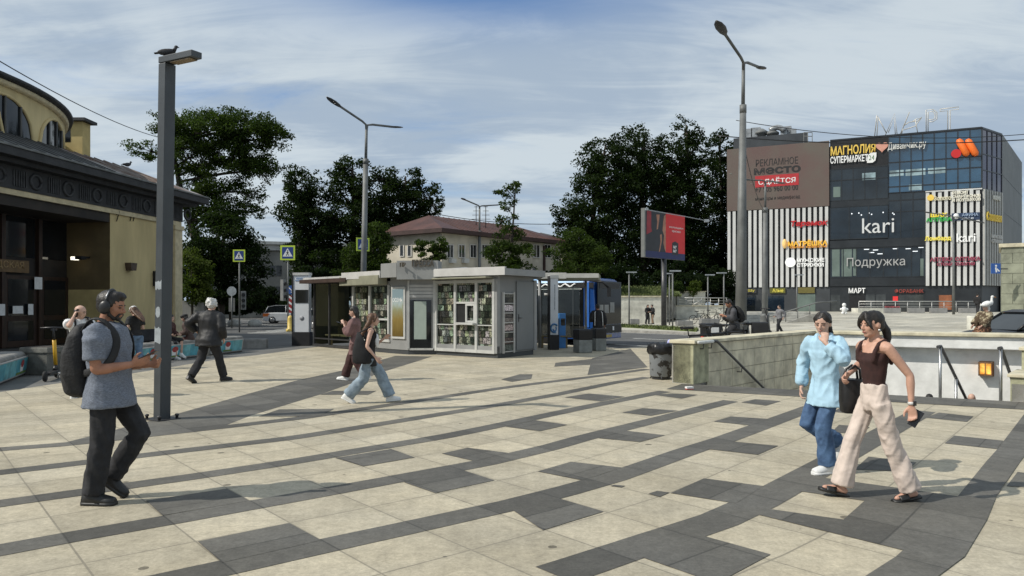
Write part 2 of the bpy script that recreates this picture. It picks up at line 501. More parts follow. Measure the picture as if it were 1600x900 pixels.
# the stairwell of the underpass
PA, PB = Vector((3.69, 15.1, 0)), Vector((8.7, 20.9, 0))
PD = Vector((8.45, 12.45, 0)); PC = PD + (PB - PA)
DIR_DN = (PB - PA).normalized(); DIR_ED = (PD - PA).normalized()
hole = [PA, PD, PC, PB]
sheet("ground", [(-900, -60), (900, -60), (900, 1500), (-900, 1500)], [hole], -0.05, M_ASPH)
curb0 = Vector((-7.4, 28.5, 0)) + VX * 8.05
curb = [(curb0.x, curb0.y), (4.0, 27.4), (5.2, 28.6), (23.0, 7.4), (26, -6)]
plaza = [(-9.62, -6), (-9.62, 13.6), (-9.40, 15.55), (-9.01, 17.57), (-8.74, 22.3), (-8.25, 23.7), (-7.5, 28.5)] + curb
sheet("light_paving", plaza, [hole], 0.0, M_LIGHT, [(0, np.arange(-9, 16, 0.6)), (1, np.arange(1, 30, 0.6))], True)
# kerb of the square along the road
kb = MB()
for a, b in zip(curb[:-1], curb[1:]):
    kb.bar((a[0], a[1], -0.06), (b[0], b[1], -0.06), 0.16, 0.13)
struct(kb.build("kerb", M_CONC))
# darker footway along the benches on the left
fw = [(-14.6, -6), (-9.62, -6), (-9.62, 13.6), (-9.40, 15.55), (-9.01, 17.57), (-8.74, 22.3), (-8.25, 23.7), (-7.5, 28.5), (-8.2, 29.4), (-9.0, 28.8), (-10.6, 26.5), (-14.0, 30), (-14.8, 30)]
sheet("bench_footway", fw, [], -0.004, M_WALKASPH)

# dark stone: stripes, single slabs, wide bands, one painted shadow
dk = MB()
ZS, ZB, ZW, ZE = 0.003, 0.0045, 0.0015, 0.006
def strip(k, s0, s1, w, z):
    n = max(2, int((s1 - s0) / 0.34)); rows = []
    for i in range(n + 1):
        s = s0 + (s1 - s0) * i / n; t = T(k, s)
        e = 0.1; sl = (T(k, s + e) - T(k, s - e)) / (2 * e)
        hw = w / 2 * math.sqrt(1 + sl * sl)
        rows.append((xy_(s, t - hw), xy_(s, t + hw)))
    for (a, b), (c, d) in zip(rows, rows[1:]):
        dk.quad((a[0], a[1], z), (c[0], c[1], z), (d[0], d[1], z), (b[0], b[1], z))
for k, ext, w in (('R', 0.4, 0.34), ('Q', 1.6, 0.30), ('P', 4.0, 0.29), ('O', 4.0, 0.27), ('N', 4.0, 0.26), ('M', 3.6, 0.26)):
    a = CURV[k][0]
    strip(k, a[0] - ext, a[-1] + 0.05, w, ZS)
BLK = [[(228, 783), (354, 764), (390, 783), (254, 806)], [(309, 847), (452, 818), (502, 845), (347, 880)],
       [(524, 716), (611, 702), (648, 715), (568, 729)], [(690, 709), (731, 700), (794, 708), (742, 721)],
       [(631, 754), (722, 735), (773, 751), (680, 771)], [(840, 737), (892, 722), (972, 731), (910, 751)],
       [(790, 667), (837, 657), (887, 664), (844, 674)], [(800, 797), (875, 780), (943, 800), (848, 829)],
       [(935, 685), (979, 673.5), (1039, 680.5), (999, 691)], [(972, 645), (1005, 638), (1060, 642), (1017, 650)],
       [(1115, 659), (1142, 651), (1202, 655), (1173, 665)], [(1106, 702), (1147, 690.6), (1216, 697), (1184, 711)],
       [(1048, 771), (1100, 748), (1193, 760), (1150, 787)], [(1002, 871), (1099, 838), (1204, 867), (1120, 912)],
       [(882, 621), (920, 615), (976, 620), (939, 627.5)], [(1020, 617), (1050, 615), (1090, 617), (1065, 623)],
       [(1158, 629), (1180, 624), (1220, 627), (1197, 634)], [(1302, 644), (1315, 636), (1362, 639), (1344, 647)],
       [(1299, 676), (1311, 664), (1359, 668), (1341, 678)], [(1446, 653), (1467, 645), (1521, 651), (1511, 659.5)],
       [(1476, 693), (1491, 681), (1568, 689), (1558, 702)], [(1573, 760), (1590, 738), (1640, 744), (1640, 764)],
       [(1335, 734), (1357, 714), (1432, 723), (1417, 737)],  # a cast shadow, drawn in as one more dark block
       [(1250, 768), (1287, 747), (1382, 760), (1351, 783)], [(1351, 783), (1382, 760), (1497, 776), (1466, 816), (1432, 857), (1318, 812.5)],
       [(1186, 805), (1203, 796), (1318, 812.5), (1432, 857), (1418, 862)],
       [(1003, 652), (1003, 652.4), (1004, 652.4), (1004, 652)]]
BLK[-1:-1] = [[(1013, 772), (1027, 767.5), (1046, 770), (1031, 777)], [(954, 760), (960, 758), (977, 759.5), (971, 762)]]
for q in BLK[:-1]:
    pp = [G(*p) for p in q]
    dk.add([(p.x, p.y, ZB) for p in pp], [tuple(range(len(pp)))])
# wide band from the lamp towards the kiosk, border along the stairwell, band at the far right
band = [(96, 693), (265, 650), (380, 617.5), (465, 594), (535, 579), (618, 556), (676, 557), (602, 580), (505, 615), (390, 650), (345, 668), (250, 680)]
dk.add([(G(*p).x, G(*p).y, ZW) for p in band], [tuple(range(len(band)))])
tb = [((700 - 0) / 3.46 + 1140, 900, 1100 / 3.46 + 1140)]
right = [(1336, 912, 1452), (1400, 871, 1507), (1465, 813, 1542), (1497, 776, 1557), (1541, 722, 1594), (1559, 702, 1609), (1600, 648, 1650)]
for (a, y0, b), (c, y1, d) in zip(right, right[1:]):
    p = [G(a, y0), G(b, y0), G(d, y1), G(c, y1)]
    dk.add([(q_.x, q_.y, 0.0075) for q_ in p], [(0, 1, 2, 3)])
e0, e1 = PA - DIR_ED * 0.2, PD + DIR_ED * 6
nrm = Vector((DIR_ED.y, -DIR_ED.x, 0))
for o0, o1, z in ((0.02, 1.08, ZE),):
    q = [e0 + nrm * o0, e0 + nrm * o1, e1 + nrm * o1, e1 + nrm * o0]
    dk.add([(p.x, p.y, z) for p in q], [(0, 1, 2, 3)])
for q in ([(925, 560), (985, 545), (1012, 574), (918, 586)], [(868, 567), (925, 561), (922, 570), (866, 573)], [(783, 593), (812, 585), (832, 585), (830, 592), (800, 597)]):
    dk.add([(G(*p).x, G(*p).y, ZB) for p in q], [tuple(range(len(q)))])
for q in ([(404, 651), (436, 640), (522, 639), (500, 651)], [(500, 617), (520, 611), (588, 611), (575, 617)]):
    dk.add([(G(*p).x, G(*p).y, ZB) for p in q], [tuple(range(len(q)))])
me = dk.mesh("dark_paving", M_DARK); set_uv(me)
for p in me.polygons:
    pass
dko = bpy.data.objects.new("dark_paving", me); COL.objects.link(dko); struct(dko)
bm_ = bmesh.new(); bm_.from_mesh(me)
for f in bm_.faces:
    if f.normal.z < 0: f.normal_flip()
bm_.to_mesh(me); bm_.free()

# ---- the road beyond the kerb, its markings, the far pavements
def q2(a, b, c, d): return [(p[0], p[1]) for p in (a, b, c, d)]
def sv(s, t):                                 # road frame: s along UX, t along VX
    p = UX * s + VX * t; return (p.x, p.y)
rm = MB()
for i in range(-12, 9):
    a, b = sv(i * 6.0 - 12, 27.9), sv(i * 6.0 - 9, 28.05)
    rm.obox((a[0], a[1], -0.046), UX * 3, VX * 0.14, Z * 0.002)
for t in (23.2, 32.9):
    a = sv(-90, t); rm.obox((a[0], a[1], -0.046), UX * 120, VX * 0.12, Z * 0.002)
struct(rm.build("lane_markings", M_ROADPAINT))
zc = MB()
for k in range(7):                            # zebra crossing on the left road
    p = G(386 + k * 14, 519 - k * 1.6)
    zc.obox((p.x, p.y, -0.046), VX * 3.2, UX * 0.45, Z * 0.002)
struct(zc.build("zebra_crossing", M_ROADPAINT))
def mz(x, y):                                 # the mall square climbs from the road to the shop fronts
    t = 0.766 * x + 0.643 * y
    a = min(1, max(0, (t - 37) / 27)); k = min(1, max(0, (x - 12.5) / 5.5))
    return 0.012 + 0.86 * a * k * k * (3 - 2 * k)
far = [sv(-75, 33.6), sv(28, 33.6), sv(28, 120), sv(-75, 120)]
fo = sheet("mall_square", far, [], 0.0, M_MALLPAVE, [(0, np.arange(-30, 90, 1.5)), (1, np.arange(0, 130, 2.0))], False, lambda x, y: mz(x, y))
uvl = fo.data.uv_layers.new(name="UVMap")
for lp in fo.data.loops:
    c = fo.data.vertices[lp.vertex_index].co
    uvl.data[lp.index].uv = ((0.643 * c.x - 0.766 * c.y) / 1.5, (0.766 * c.x + 0.643 * c.y) / 3.0)
kb2 = MB(); a = sv(-75, 33.5); kb2.obox((a[0], a[1], -0.1), UX * 103, VX * 0.18, Z * 0.19)
struct(kb2.build("far_kerb", M_CONC))
# grass strip with some tufts beyond the road
gp = [G(966, 511.5), G(1088, 519), G(1092, 516.5), G(966, 509.5)]
gm = MB(); gm.prism([(p.x, p.y, 0.0) for p in gp], (0, 0, 0.05))
rng = np.random.default_rng(3)
for i in range(1500):
    a, b = rng.random(), rng.random()
    p = (gp[0] * (1 - a) + gp[1] * a) * (1 - b) + (gp[3] * (1 - a) + gp[2] * a) * b
    h = 0.10 + rng.random() * 0.16; w = 0.05
    d = Vector((rng.normal(), rng.normal(), 0)).normalized() * w
    gm.add([Vector((p.x, p.y, 0.04)) - d, Vector((p.x, p.y, 0.04)) + d, Vector((p.x + rng.normal() * .06, p.y + rng.normal() * .06, 0.04 + h))], [(0, 1, 2)])
o = gm.build("grass_strip", M_GRASS); o['kind'] = 'stuff'

# ---- the underpass stairwell
M_TILE = mat("wall_tile", (0.56, 0.51, 0.365), 0.6, 0.28, 2.2, 0.15, 30)
M_PLASTER = mat("white_plaster", (0.74, 0.74, 0.71), 0.8, 0.10, 2.0, 0.25, 12, col2=(0.84, 0.84, 0.81))
M_STEEL = mat("brushed_steel", (0.42, 0.42, 0.41), 0.32, 0.15, 6, metal=0.9)
M_DKSTEEL = mat("dark_steel", (0.06, 0.06, 0.062), 0.4, 0.2, 6, metal=0.4)
stp = MB()
for i in range(20):
    z1 = -0.02 - 0.155 * (i + 1)
    p = PA + DIR_DN * (0.33 * i)
    stp.obox((p.x, p.y, -3.6), DIR_ED * (PD - PA).length, DIR_DN * (0.33 if i < 19 else 1.4), Z * (z1 + 3.6))
struct(stp.build("underpass_stairs", M_CONC))

def tiled(mb, p, d, n, L, z0, z1, mi_t, th=0.03, tw=0.62, thh=0.40, slope=None):
    """stone tiles with open joints on the face of a wall"""
    rows = int(math.ceil((z1 - z0) / thh)); cols = int(math.ceil(L / tw))
    for r in range(rows):
        for c in range(cols):
            a0, a1 = c * tw + 0.006, min(L, (c + 1) * tw) - 0.006
            b0, b1 = z0 + r * thh + 0.006, min(z1, z0 + (r + 1) * thh) - 0.006
            if a1 - a0 < 0.02 or b1 - b0 < 0.02: continue
            j = random.uniform(-0.003, 0.003)
            mb.obox(Vector((p.x, p.y, 0)) + d * a0 + Z * b0, d * (a1 - a0), n * (th + j), Z * (b1 - b0), mi_t)
WT = 0.9                                      # parapet height
NL = DIR_DN.cross(Z)                          # out of the left wall into the stairwell
lw = thing("stairwell_wall", "beige stone-tiled parapet wall along the left side of the underpass stairs", "wall", (PA.x, PA.y, 0))
m = MB(); q = PA - NL * 0.45 - DIR_DN * 0.0
m.obox((q.x, q.y, -3.6), DIR_DN * ((PB - PA).length + 0.45), NL * 0.42, Z * (3.6 + WT - 0.07))
m.build("wall_core", M_CONC, lw)
m = MB(); p0 = PA + DIR_DN * 0.7 - NL * 0.03
tiled(m, p0, DIR_DN, NL, (PB - PA).length - 0.7, -3.4, WT - 0.08, 0)
m.build("stone_tiles", M_TILE, lw)
m = MB(); q = PA - NL * 0.5 + DIR_DN * 0.02
m.obox((q.x, q.y, WT - 0.068), DIR_DN * ((PB - PA).length + 0.4), NL * 0.56, Z * 0.07)
m.build("coping", M_TILE, lw, 0.012)
# end pillar of the left wall
ep = MB(); q = PA - NL * 0.46 - DIR_DN * 0.02 - DIR_ED * 0.0
m = MB(); a = PA - NL * 0.44; m.obox((a.x, a.y, 0.0), DIR_DN * 0.7, NL * 0.475, Z * (WT - 0.07))
m.build("end_pillar", mat("mossy_stone", (0.35, 0.345, 0.22), 0.75, 0.35, 3.5, 0.3, 30), lw, 0.012)
m = MB(); m.obox((a - NL * 0.06 - DIR_DN * 0.04) + Z * (WT - 0.066), DIR_DN * 0.76, NL * 0.585, Z * 0.072); m.build("pillar_cap", M_TILE, lw, 0.012)
# end wall: white plaster with a projecting band
NE = -DIR_DN
ew = thing("underpass_end_wall", "white plastered end wall above the underpass stairs with a projecting band", "wall", (PB.x, PB.y, 0))
DB = (PC - PB).normalized(); LB = (PC - PB).length
m = MB(); q = PB - NE * 0.0 - DB * 0.03
m.obox((q.x, q.y, -1.55), DB * (LB + 1.5), DIR_DN * 0.5, Z * (1.55 + 0.52)); m.build("plaster_wall", M_PLASTER, ew)
m = MB(); q = PB + NE * 0.34 - DB * 0.03
m.obox((q.x, q.y, 0.50), DB * (LB + 1.5), DIR_DN * 0.9, Z * 0.31); m.build("projecting_band", M_PLASTER, ew, 0.02)
m = MB(); q = PB + NE * 0.42 - DB * 0.03
m.obox((q.x, q.y, 0.813), DB * (LB + 1.6), DIR_DN * 1.05, Z * 0.085); m.build("coping", M_TILE, ew, 0.015)
m = MB(); q = PB + DIR_DN * 2.2; m.obox((q.x, q.y, -3.6), DB * LB, DIR_DN * 0.2, Z * 2.2); m.build("tunnel_back", M_DKSTEEL, ew)
# right wall with its two pillars
rw = thing("stairwell_side_wall", "low grey-green stone side wall of the underpass stairs at the right edge", "wall", (PD.x, PD.y, 0))
m = MB(); m.obox((PD.x, PD.y, -3.6), DIR_DN * (PC - PD).length, -NL * -0.4, Z * (3.6 + 0.3)); m.build("wall_core", M_CONC, rw)
M_MOSS = MATS["mossy_stone"]
m = MB(); q = PD - NL * 0.02 - DIR_DN * 0.0
m.obox((q.x, q.y, 0.0), DIR_DN * 1.1, NL * 0.8, Z * 0.41); m.build("lower_block", M_MOSS, rw, 0.015)
m = MB(); q = PD - NL * 0.06 - DIR_DN * 0.04; m.obox((q.x, q.y, 0.412), DIR_DN * 1.2, NL * 0.9, Z * 0.055); m.build("lower_cap", M_TILE, rw, 0.012)
m = MB(); q = PD + DIR_DN * 1.3; m.obox((q.x, q.y, 0.0), DIR_DN * 1.1, NL * 0.8, Z * 0.80); m.build("upper_block", M_MOSS, rw, 0.015)
m = MB(); q = PD + DIR_DN * 1.26 - NL * 0.04; m.obox((q.x, q.y, 0.803), DIR_DN * 1.2, NL * 0.9, Z * 0.06); m.build("upper_cap", M_TILE, rw, 0.012)
# handrails
def handrail(label, base, off, lean=-1.0, n_posts=2, length=5.6, dark=True, bent=True):
    t = thing("handrail", label, "handrail", (base.x, base.y, 0), group=None)
    sl = -0.155 / 0.33
    a = base + Z * 0.86; pts = [a - DIR_DN * 0.1 - Z * 0.0, a + DIR_DN * 0.15, a + DIR_DN * length + Z * (sl * length)]
    mm = MB().tube(pts, 0.03, 10); mm.build("rail", M_DKSTEEL if dark else M_STEEL, t)
    return t, sl
hb = PA + NL * 0.16 + DIR_DN * 1.6
t, sl = handrail("dark steel handrail fixed to the tiled stairwell wall", PA + NL * 0.12 + DIR_DN * 0.75, 0)
a = PA + NL * 0.12 + Z * 0.86
MB().tube([a + DIR_DN * 0.05, a + DIR_DN * 0.72], 0.035, 10, ends=True).build("flat_rail", mat("worn_white_steel", (0.6, 0.6, 0.57), 0.5, 0.15, 8), t)
m = MB()
for k in (0.3, 0.68, 2.2, 3.9):
    z = 0.86 + min(0, sl * (k - 0.9)); p = PA + DIR_DN * k + NL * 0.0
    m.tube([p + Z * (z - 0.14), p + NL * 0.1 + Z * (z - 0.14), p + NL * 0.12 + Z * (z - 0.02)], 0.012, 6)
m.build("bracket", M_DKSTEEL, t)
for fr, lab in ((0.778, "middle steel handrail standing on the underpass stairs before the white wall"), (0.951, "steel handrail beside the right stone block of the underpass stairs")):
    b = PA + DIR_ED * (PD - PA).length * fr + DIR_DN * 0.8
    t, sl = handrail(lab, b, 0, length=5.0)
    for k in (0.1, 1.6, 3.4):
        p = b + DIR_DN * k; zt = 0.86 + min(0, sl * (k - 0.15)); zb = -0.155 * int((0.8 + k) / 0.33 + 1) - 0.02
        MB().tube([p + Z * zb, p + Z * (zt - 0.0)], 0.028, 8).build("post", M_STEEL, t)
# lamp on the white wall
lp = at(1541, 575, 19.1)
k = MB(); wl = thing("wall_lamp", "rusty wall lamp glowing orange on the white underpass wall", "wall lamp", (lp.x, lp.y, lp.z))
fr_ = PB + DB * ((lp - PB).dot(DB)); fr_.z = lp.z
fr_ = fr_ + NE * 0.003
m = MB(); m.obox(fr_ - DB * 0.16 - Z * 0.19, DB * 0.32, NE * 0.05, Z * 0.38); m.build("back_plate", mat("rusty_iron", (0.16, 0.085, 0.04), 0.7, 0.4, 9), wl)
m = MB()
for zz in (-0.17, 0.145): m.obox(fr_ - DB * 0.15 + NE * 0.052 + Z * zz, DB * 0.30, NE * 0.20, Z * 0.03)
for xx in (-0.15, -0.012, 0.127): m.obox(fr_ + DB * xx + NE * 0.222 - Z * 0.138, DB * 0.022, NE * 0.025, Z * 0.28)
m.build("cage", MATS["rusty_iron"], wl)
m = MB(); m.obox(fr_ - DB * 0.12 + NE * 0.055 - Z * 0.13, DB * 0.24, NE * 0.15, Z * 0.26)
m.build("glass_cover", mat("amber_glow", (0.75, 0.30, 0.04), 0.4, 0.35, 6, emit=1.1, col2=(0.95, 0.5, 0.1)), wl)
# ================================================================== BUILDINGS
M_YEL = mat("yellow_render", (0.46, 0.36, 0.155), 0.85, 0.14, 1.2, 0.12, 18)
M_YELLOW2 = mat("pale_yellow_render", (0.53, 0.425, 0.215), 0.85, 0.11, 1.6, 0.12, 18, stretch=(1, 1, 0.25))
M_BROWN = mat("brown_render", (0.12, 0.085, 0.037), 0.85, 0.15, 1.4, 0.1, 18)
M_CREAM = mat("cream_stone", (0.55, 0.47, 0.30), 0.8, 0.15, 3)
M_SLATE = mat("slate_frieze", (0.028, 0.029, 0.031), 0.7, 0.3, 2.0, 0.3, 12)
M_ROOFG = mat("grey_roof_metal", (0.10, 0.102, 0.10), 0.5, 0.3, 0.8, 0.1, 6, metal=0.2, stretch=(1, 1, 1))
M_RUST = mat("rusty_roof_metal", (0.25, 0.15, 0.11), 0.6, 0.45, 0.9, 0.1, 6, col2=(0.35, 0.33, 0.31))
M_OAK = mat("dark_oak", (0.03, 0.015, 0.008), 0.5, 0.4, 3, 0.2, 20, stretch=(4, 4, 0.6))
M_BLACKGLASS = mat("dark_glass", (0.010, 0.012, 0.014), 0.06, 0.3, 1.0, spec=0.6)
M_BLACK = mat("black_paint", (0.012, 0.012, 0.013), 0.5, 0.3, 6)
M_PAPER = mat("paper", (0.68, 0.68, 0.66), 0.8, 0.08, 8)

# ---- the metro station hall on the left
FS = Plane((-18.62, 15.0), (-16.1, 35.6))     # its long front
L0 = 0.0; L1 = FS.len
ta = FS.hit(172, 400)[0]                      # right edge of the portal
t_door0 = ta - 13.0
sb = thing("metro_station", "yellow metro station hall with dark frieze, round upper drum and deep dark portal", "station", (-18.6, 15, 0))
DEP = 1.95
m = MB()
FS.slab(m, ta, 0, L1, 5.42, -0.6, 0.0)                        # front wall right of the portal
m.build("front_wall", M_YELLOW2, sb)
m = MB(); FS.slab(m, L0 - 6, 0, t_door0, 5.42, -0.6, 0.0); m.build("front_wall", M_YELLOW2, sb)
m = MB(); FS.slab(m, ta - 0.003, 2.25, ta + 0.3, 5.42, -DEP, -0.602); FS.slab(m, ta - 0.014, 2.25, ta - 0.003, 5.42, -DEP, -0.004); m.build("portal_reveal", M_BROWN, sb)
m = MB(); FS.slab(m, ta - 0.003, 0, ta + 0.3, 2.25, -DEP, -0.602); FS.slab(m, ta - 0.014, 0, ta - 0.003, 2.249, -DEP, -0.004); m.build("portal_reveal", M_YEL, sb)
m = MB(); FS.slab(m, L0 - 6, 0, L1, 0.5, 0.004, 0.05); m2 = MB(); FS.slab(m2, ta + 0.0, 0, L1 + 0.03, 0.52, 0.003, 0.06); m2.build("plinth", M_SLATE, sb)
m = MB(); FS.slab(m, L0 - 6, 5.424, L1 + 0.06, 5.62, -2.2, 0.09); m.build("cream_band", M_CREAM, sb)
m = MB(); FS.slab(m, L0 - 6, 5.624, L1 + 0.10, 6.42, -2.2, 0.13)
m.build("frieze", M_SLATE, sb)
m = MB(); tt = ta + 5.5
while tt > L0 - 5:                                             # wreaths and flutes of the frieze
    c = FS.pt(tt, 6.02, 0.15); ring = []
    for k in range(14):
        a = 2 * math.pi * k / 14; ring.append(c + FS.d * 0.25 * math.cos(a) + Z * 0.25 * math.sin(a))
    m.tube(ring + [ring[0]], 0.055, 6)
    for k in range(6): FS.slab(m, tt - 1.02 + k * 0.11, 5.74, tt - 0.97 + k * 0.11, 6.3, 0.132, 0.165)
    tt -= 1.62
m.build("wreath_relief", mat("slate_relief", (0.042, 0.044, 0.046), 0.65, 0.3, 4), sb)
m = MB(); FS.slab(m, L0 - 6, 6.424, L1 + 0.7, 6.58, -2.2, 0.55); FS.slab(m, L0 - 6, 6.584, L1 + 1.05, 6.86, -2.2, 0.95); m.build("cornice", M_SLATE, sb)
RZ = 8.05
for a, b, c_, mm in ((L0 - 6, L1 - 5.5, L1 - 5.5, M_ROOFG), (L1 - 5.497, L1 + 1.05, L1 - 1.0, M_RUST)):
    m = MB(); p = [FS.pt(a, 6.864, 0.95), FS.pt(b, 6.864, 0.95), FS.pt(c_, RZ, -2.0), FS.pt(a, RZ, -2.0)]
    m.prism(p, (0, 0, 0.06)); x = a + 0.3
    while x < min(b, c_): m.bar(FS.pt(x, 6.95, 0.93), FS.pt(x, RZ + 0.07, -1.98), 0.03, 0.05); x += 0.62
    m.build("roof", mm, sb)
m = MB(); FS.slab(m, L0 - 6, 6.866, L1 + 1.0, 6.93, 0.90, 1.0); m.build("gutter_edge", mat("gutter_grey", (0.13, 0.135, 0.13), 0.5, 0.3, 3), sb)
m = MB(); p = [FS.pt(L1 + 1.05, 6.862, 0.95), FS.pt(L1 + 1.05, 6.862, -12), FS.pt(L1 - 1.0, RZ, -12), FS.pt(L1 - 1.0, RZ, -2.0)]; m.prism(p, (0, 0, 0.06)); m.build("roof", M_RUST, sb)
m = MB(); p = [FS.pt(L0 - 6, RZ + 0.01, -2.0), FS.pt(L1 - 1.0, RZ + 0.01, -2.0), FS.pt(L1 - 1.0, RZ + 0.01, -12), FS.pt(L0 - 6, RZ + 0.01, -12)]; m.prism(p, (0, 0, 0.05)); m.build("roof", M_RUST, sb)
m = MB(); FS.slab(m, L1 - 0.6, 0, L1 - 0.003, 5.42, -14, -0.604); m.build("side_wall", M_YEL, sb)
m = MB(); FS.slab(m, L1 - 0.6, 5.43, L1 + 0.9, 6.85, -14, -2.21); m.build("side_cornice", M_SLATE, sb)
m = MB(); FS.slab(m, L1 - 0.55, 0.0, L1 + 0.05, 5.2, 0.02, 0.14); FS.slab(m, L1 - 0.66, 5.2, L1 + 0.12, 5.4, 0.02, 0.2); m.build("corner_pilaster", M_CREAM, sb)
# portal back wall with doors
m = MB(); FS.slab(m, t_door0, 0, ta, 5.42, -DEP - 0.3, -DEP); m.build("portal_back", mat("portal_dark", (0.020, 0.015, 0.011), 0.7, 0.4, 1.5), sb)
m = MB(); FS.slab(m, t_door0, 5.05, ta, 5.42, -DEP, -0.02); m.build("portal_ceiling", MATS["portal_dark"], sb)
tj = [FS.hit(x, 420, -DEP)[0] for x in (-130, -62, 0, 58, 107)]
for a, b in zip(tj[:-1], tj[1:]):
    d = MB()
    FS.slab(d, a + 0.05, 0.02, b - 0.05, 2.75, -DEP + 0.002, -DEP + 0.07)
    do = d.build("door", M_OAK, sb)
    d = MB()
    for zz, hh in ((0.25, 0.75), (1.2, 1.4)): FS.slab(d, a + 0.28, zz, b - 0.28, zz + hh, -DEP + 0.072, -DEP + 0.085)
    d.build("pane", M_BLACKGLASS, do)
    d = MB(); FS.slab(d, a + 0.16, 3.45, b - 0.16, 5.0, -DEP + 0.002, -DEP + 0.03); d.build("upper_window", M_BLACKGLASS, sb)
    d = MB(); FS.slab(d, a - 0.09, 0.0, a + 0.09, 5.0, -DEP + 0.002, -DEP + 0.16); d.build("door_post", M_OAK, sb)
d = MB(); FS.pslab(d, -60, 404, 45, 424, -DEP + 0.165, -DEP + 0.19); nb = d.build("name_board", mat("board_wood", (0.14, 0.085, 0.035), 0.6, 0.2, 4), sb)
FS.text("МОСКОВСКАЯ"[4:] and "ДСКАЯ", -6, 407.5, 37, 420.5, -DEP + 0.19, 0.02).build("lettering", mat("board_letters", (0.30, 0.20, 0.09), 0.6, 0.15, 6), nb)
for (x0, y0, x1, y1) in ((20, 478, 36, 490), (54, 433, 66, 452), (-2, 475, 8, 493), (44, 475, 52, 492)):
    d = MB(); FS.pslab(d, x0, y0, x1, y1, -DEP + 0.17, -DEP + 0.175); d.build("paper_notice", M_PAPER, sb)
# wall lamps and a box on the front
d = MB(); c = FS.pt(ta + 0.0, 0, 0); zl = FS.hit(140, 402)[1]
rv = FS.pt(ta - 0.02, 0, -1.0)
d.obox(rv + Z * 3.55 - FS.d * 0.34, FS.d * 0.34, FS.n * 0.10, Z * 0.07); d.obox(rv + Z * 3.48 - FS.d * 0.62 - FS.n * 0.1, FS.d * 0.30, FS.n * 0.3, Z * 0.13)
fl = thing("floodlight", "small lit floodlight fixed in the portal of the yellow station", "floodlight", (rv.x, rv.y, 3.5))
d.build("housing", M_BLACK, fl)
d = MB(); q = rv + Z * 3.46 - FS.d * 0.60 - FS.n * 0.3; d.obox(q, FS.d * 0.27, FS.n * 0.16, Z * 0.13)
d.build("lit_lens", mat("lamp_lens", (1.0, 0.93, 0.75), 0.4, 0.02, 3, emit=2.2), fl)
tx, zz = FS.hit(200, 417); d = MB()
p = FS.pt(tx, zz, 0.0)
d.prism([p - FS.d * 0.16 - Z * 0.16 + FS.n * 0.003, p + FS.d * 0.16 - Z * 0.16 + FS.n * 0.003, p + FS.d * 0.22 + Z * 0.17 + FS.n * 0.003, p - FS.d * 0.22 + Z * 0.17 + FS.n * 0.003], FS.n * 0.28)
single(d, "wall_lantern", mat("lantern_bronze", (0.07, 0.045, 0.03), 0.5, 0.3, 8), "small dark wedge lantern on the yellow station wall", "wall lamp")
tx, zz = FS.hit(243, 436); d = MB(); FS.slab(d, tx - 0.22, zz - 0.32, tx + 0.22, zz + 0.36, 0.003, 0.24)
single(d, "wall_speaker", M_BLACK, "black box speaker on the yellow station wall beside the square lamp post", "speaker", bevel=0.015)
d = MB()
for x0 in (181, 202, 207):
    t0, z0 = FS.hit(x0, 333); d.tube([FS.pt(t0, 5.4, 0.03), FS.pt(t0 + 0.12, z0 + 0.1, 0.08), FS.pt(t0 - 0.02, z0 - 0.35, 0.05)], 0.02, 6)
d.build("loose_cable", M_BLACK, sb)
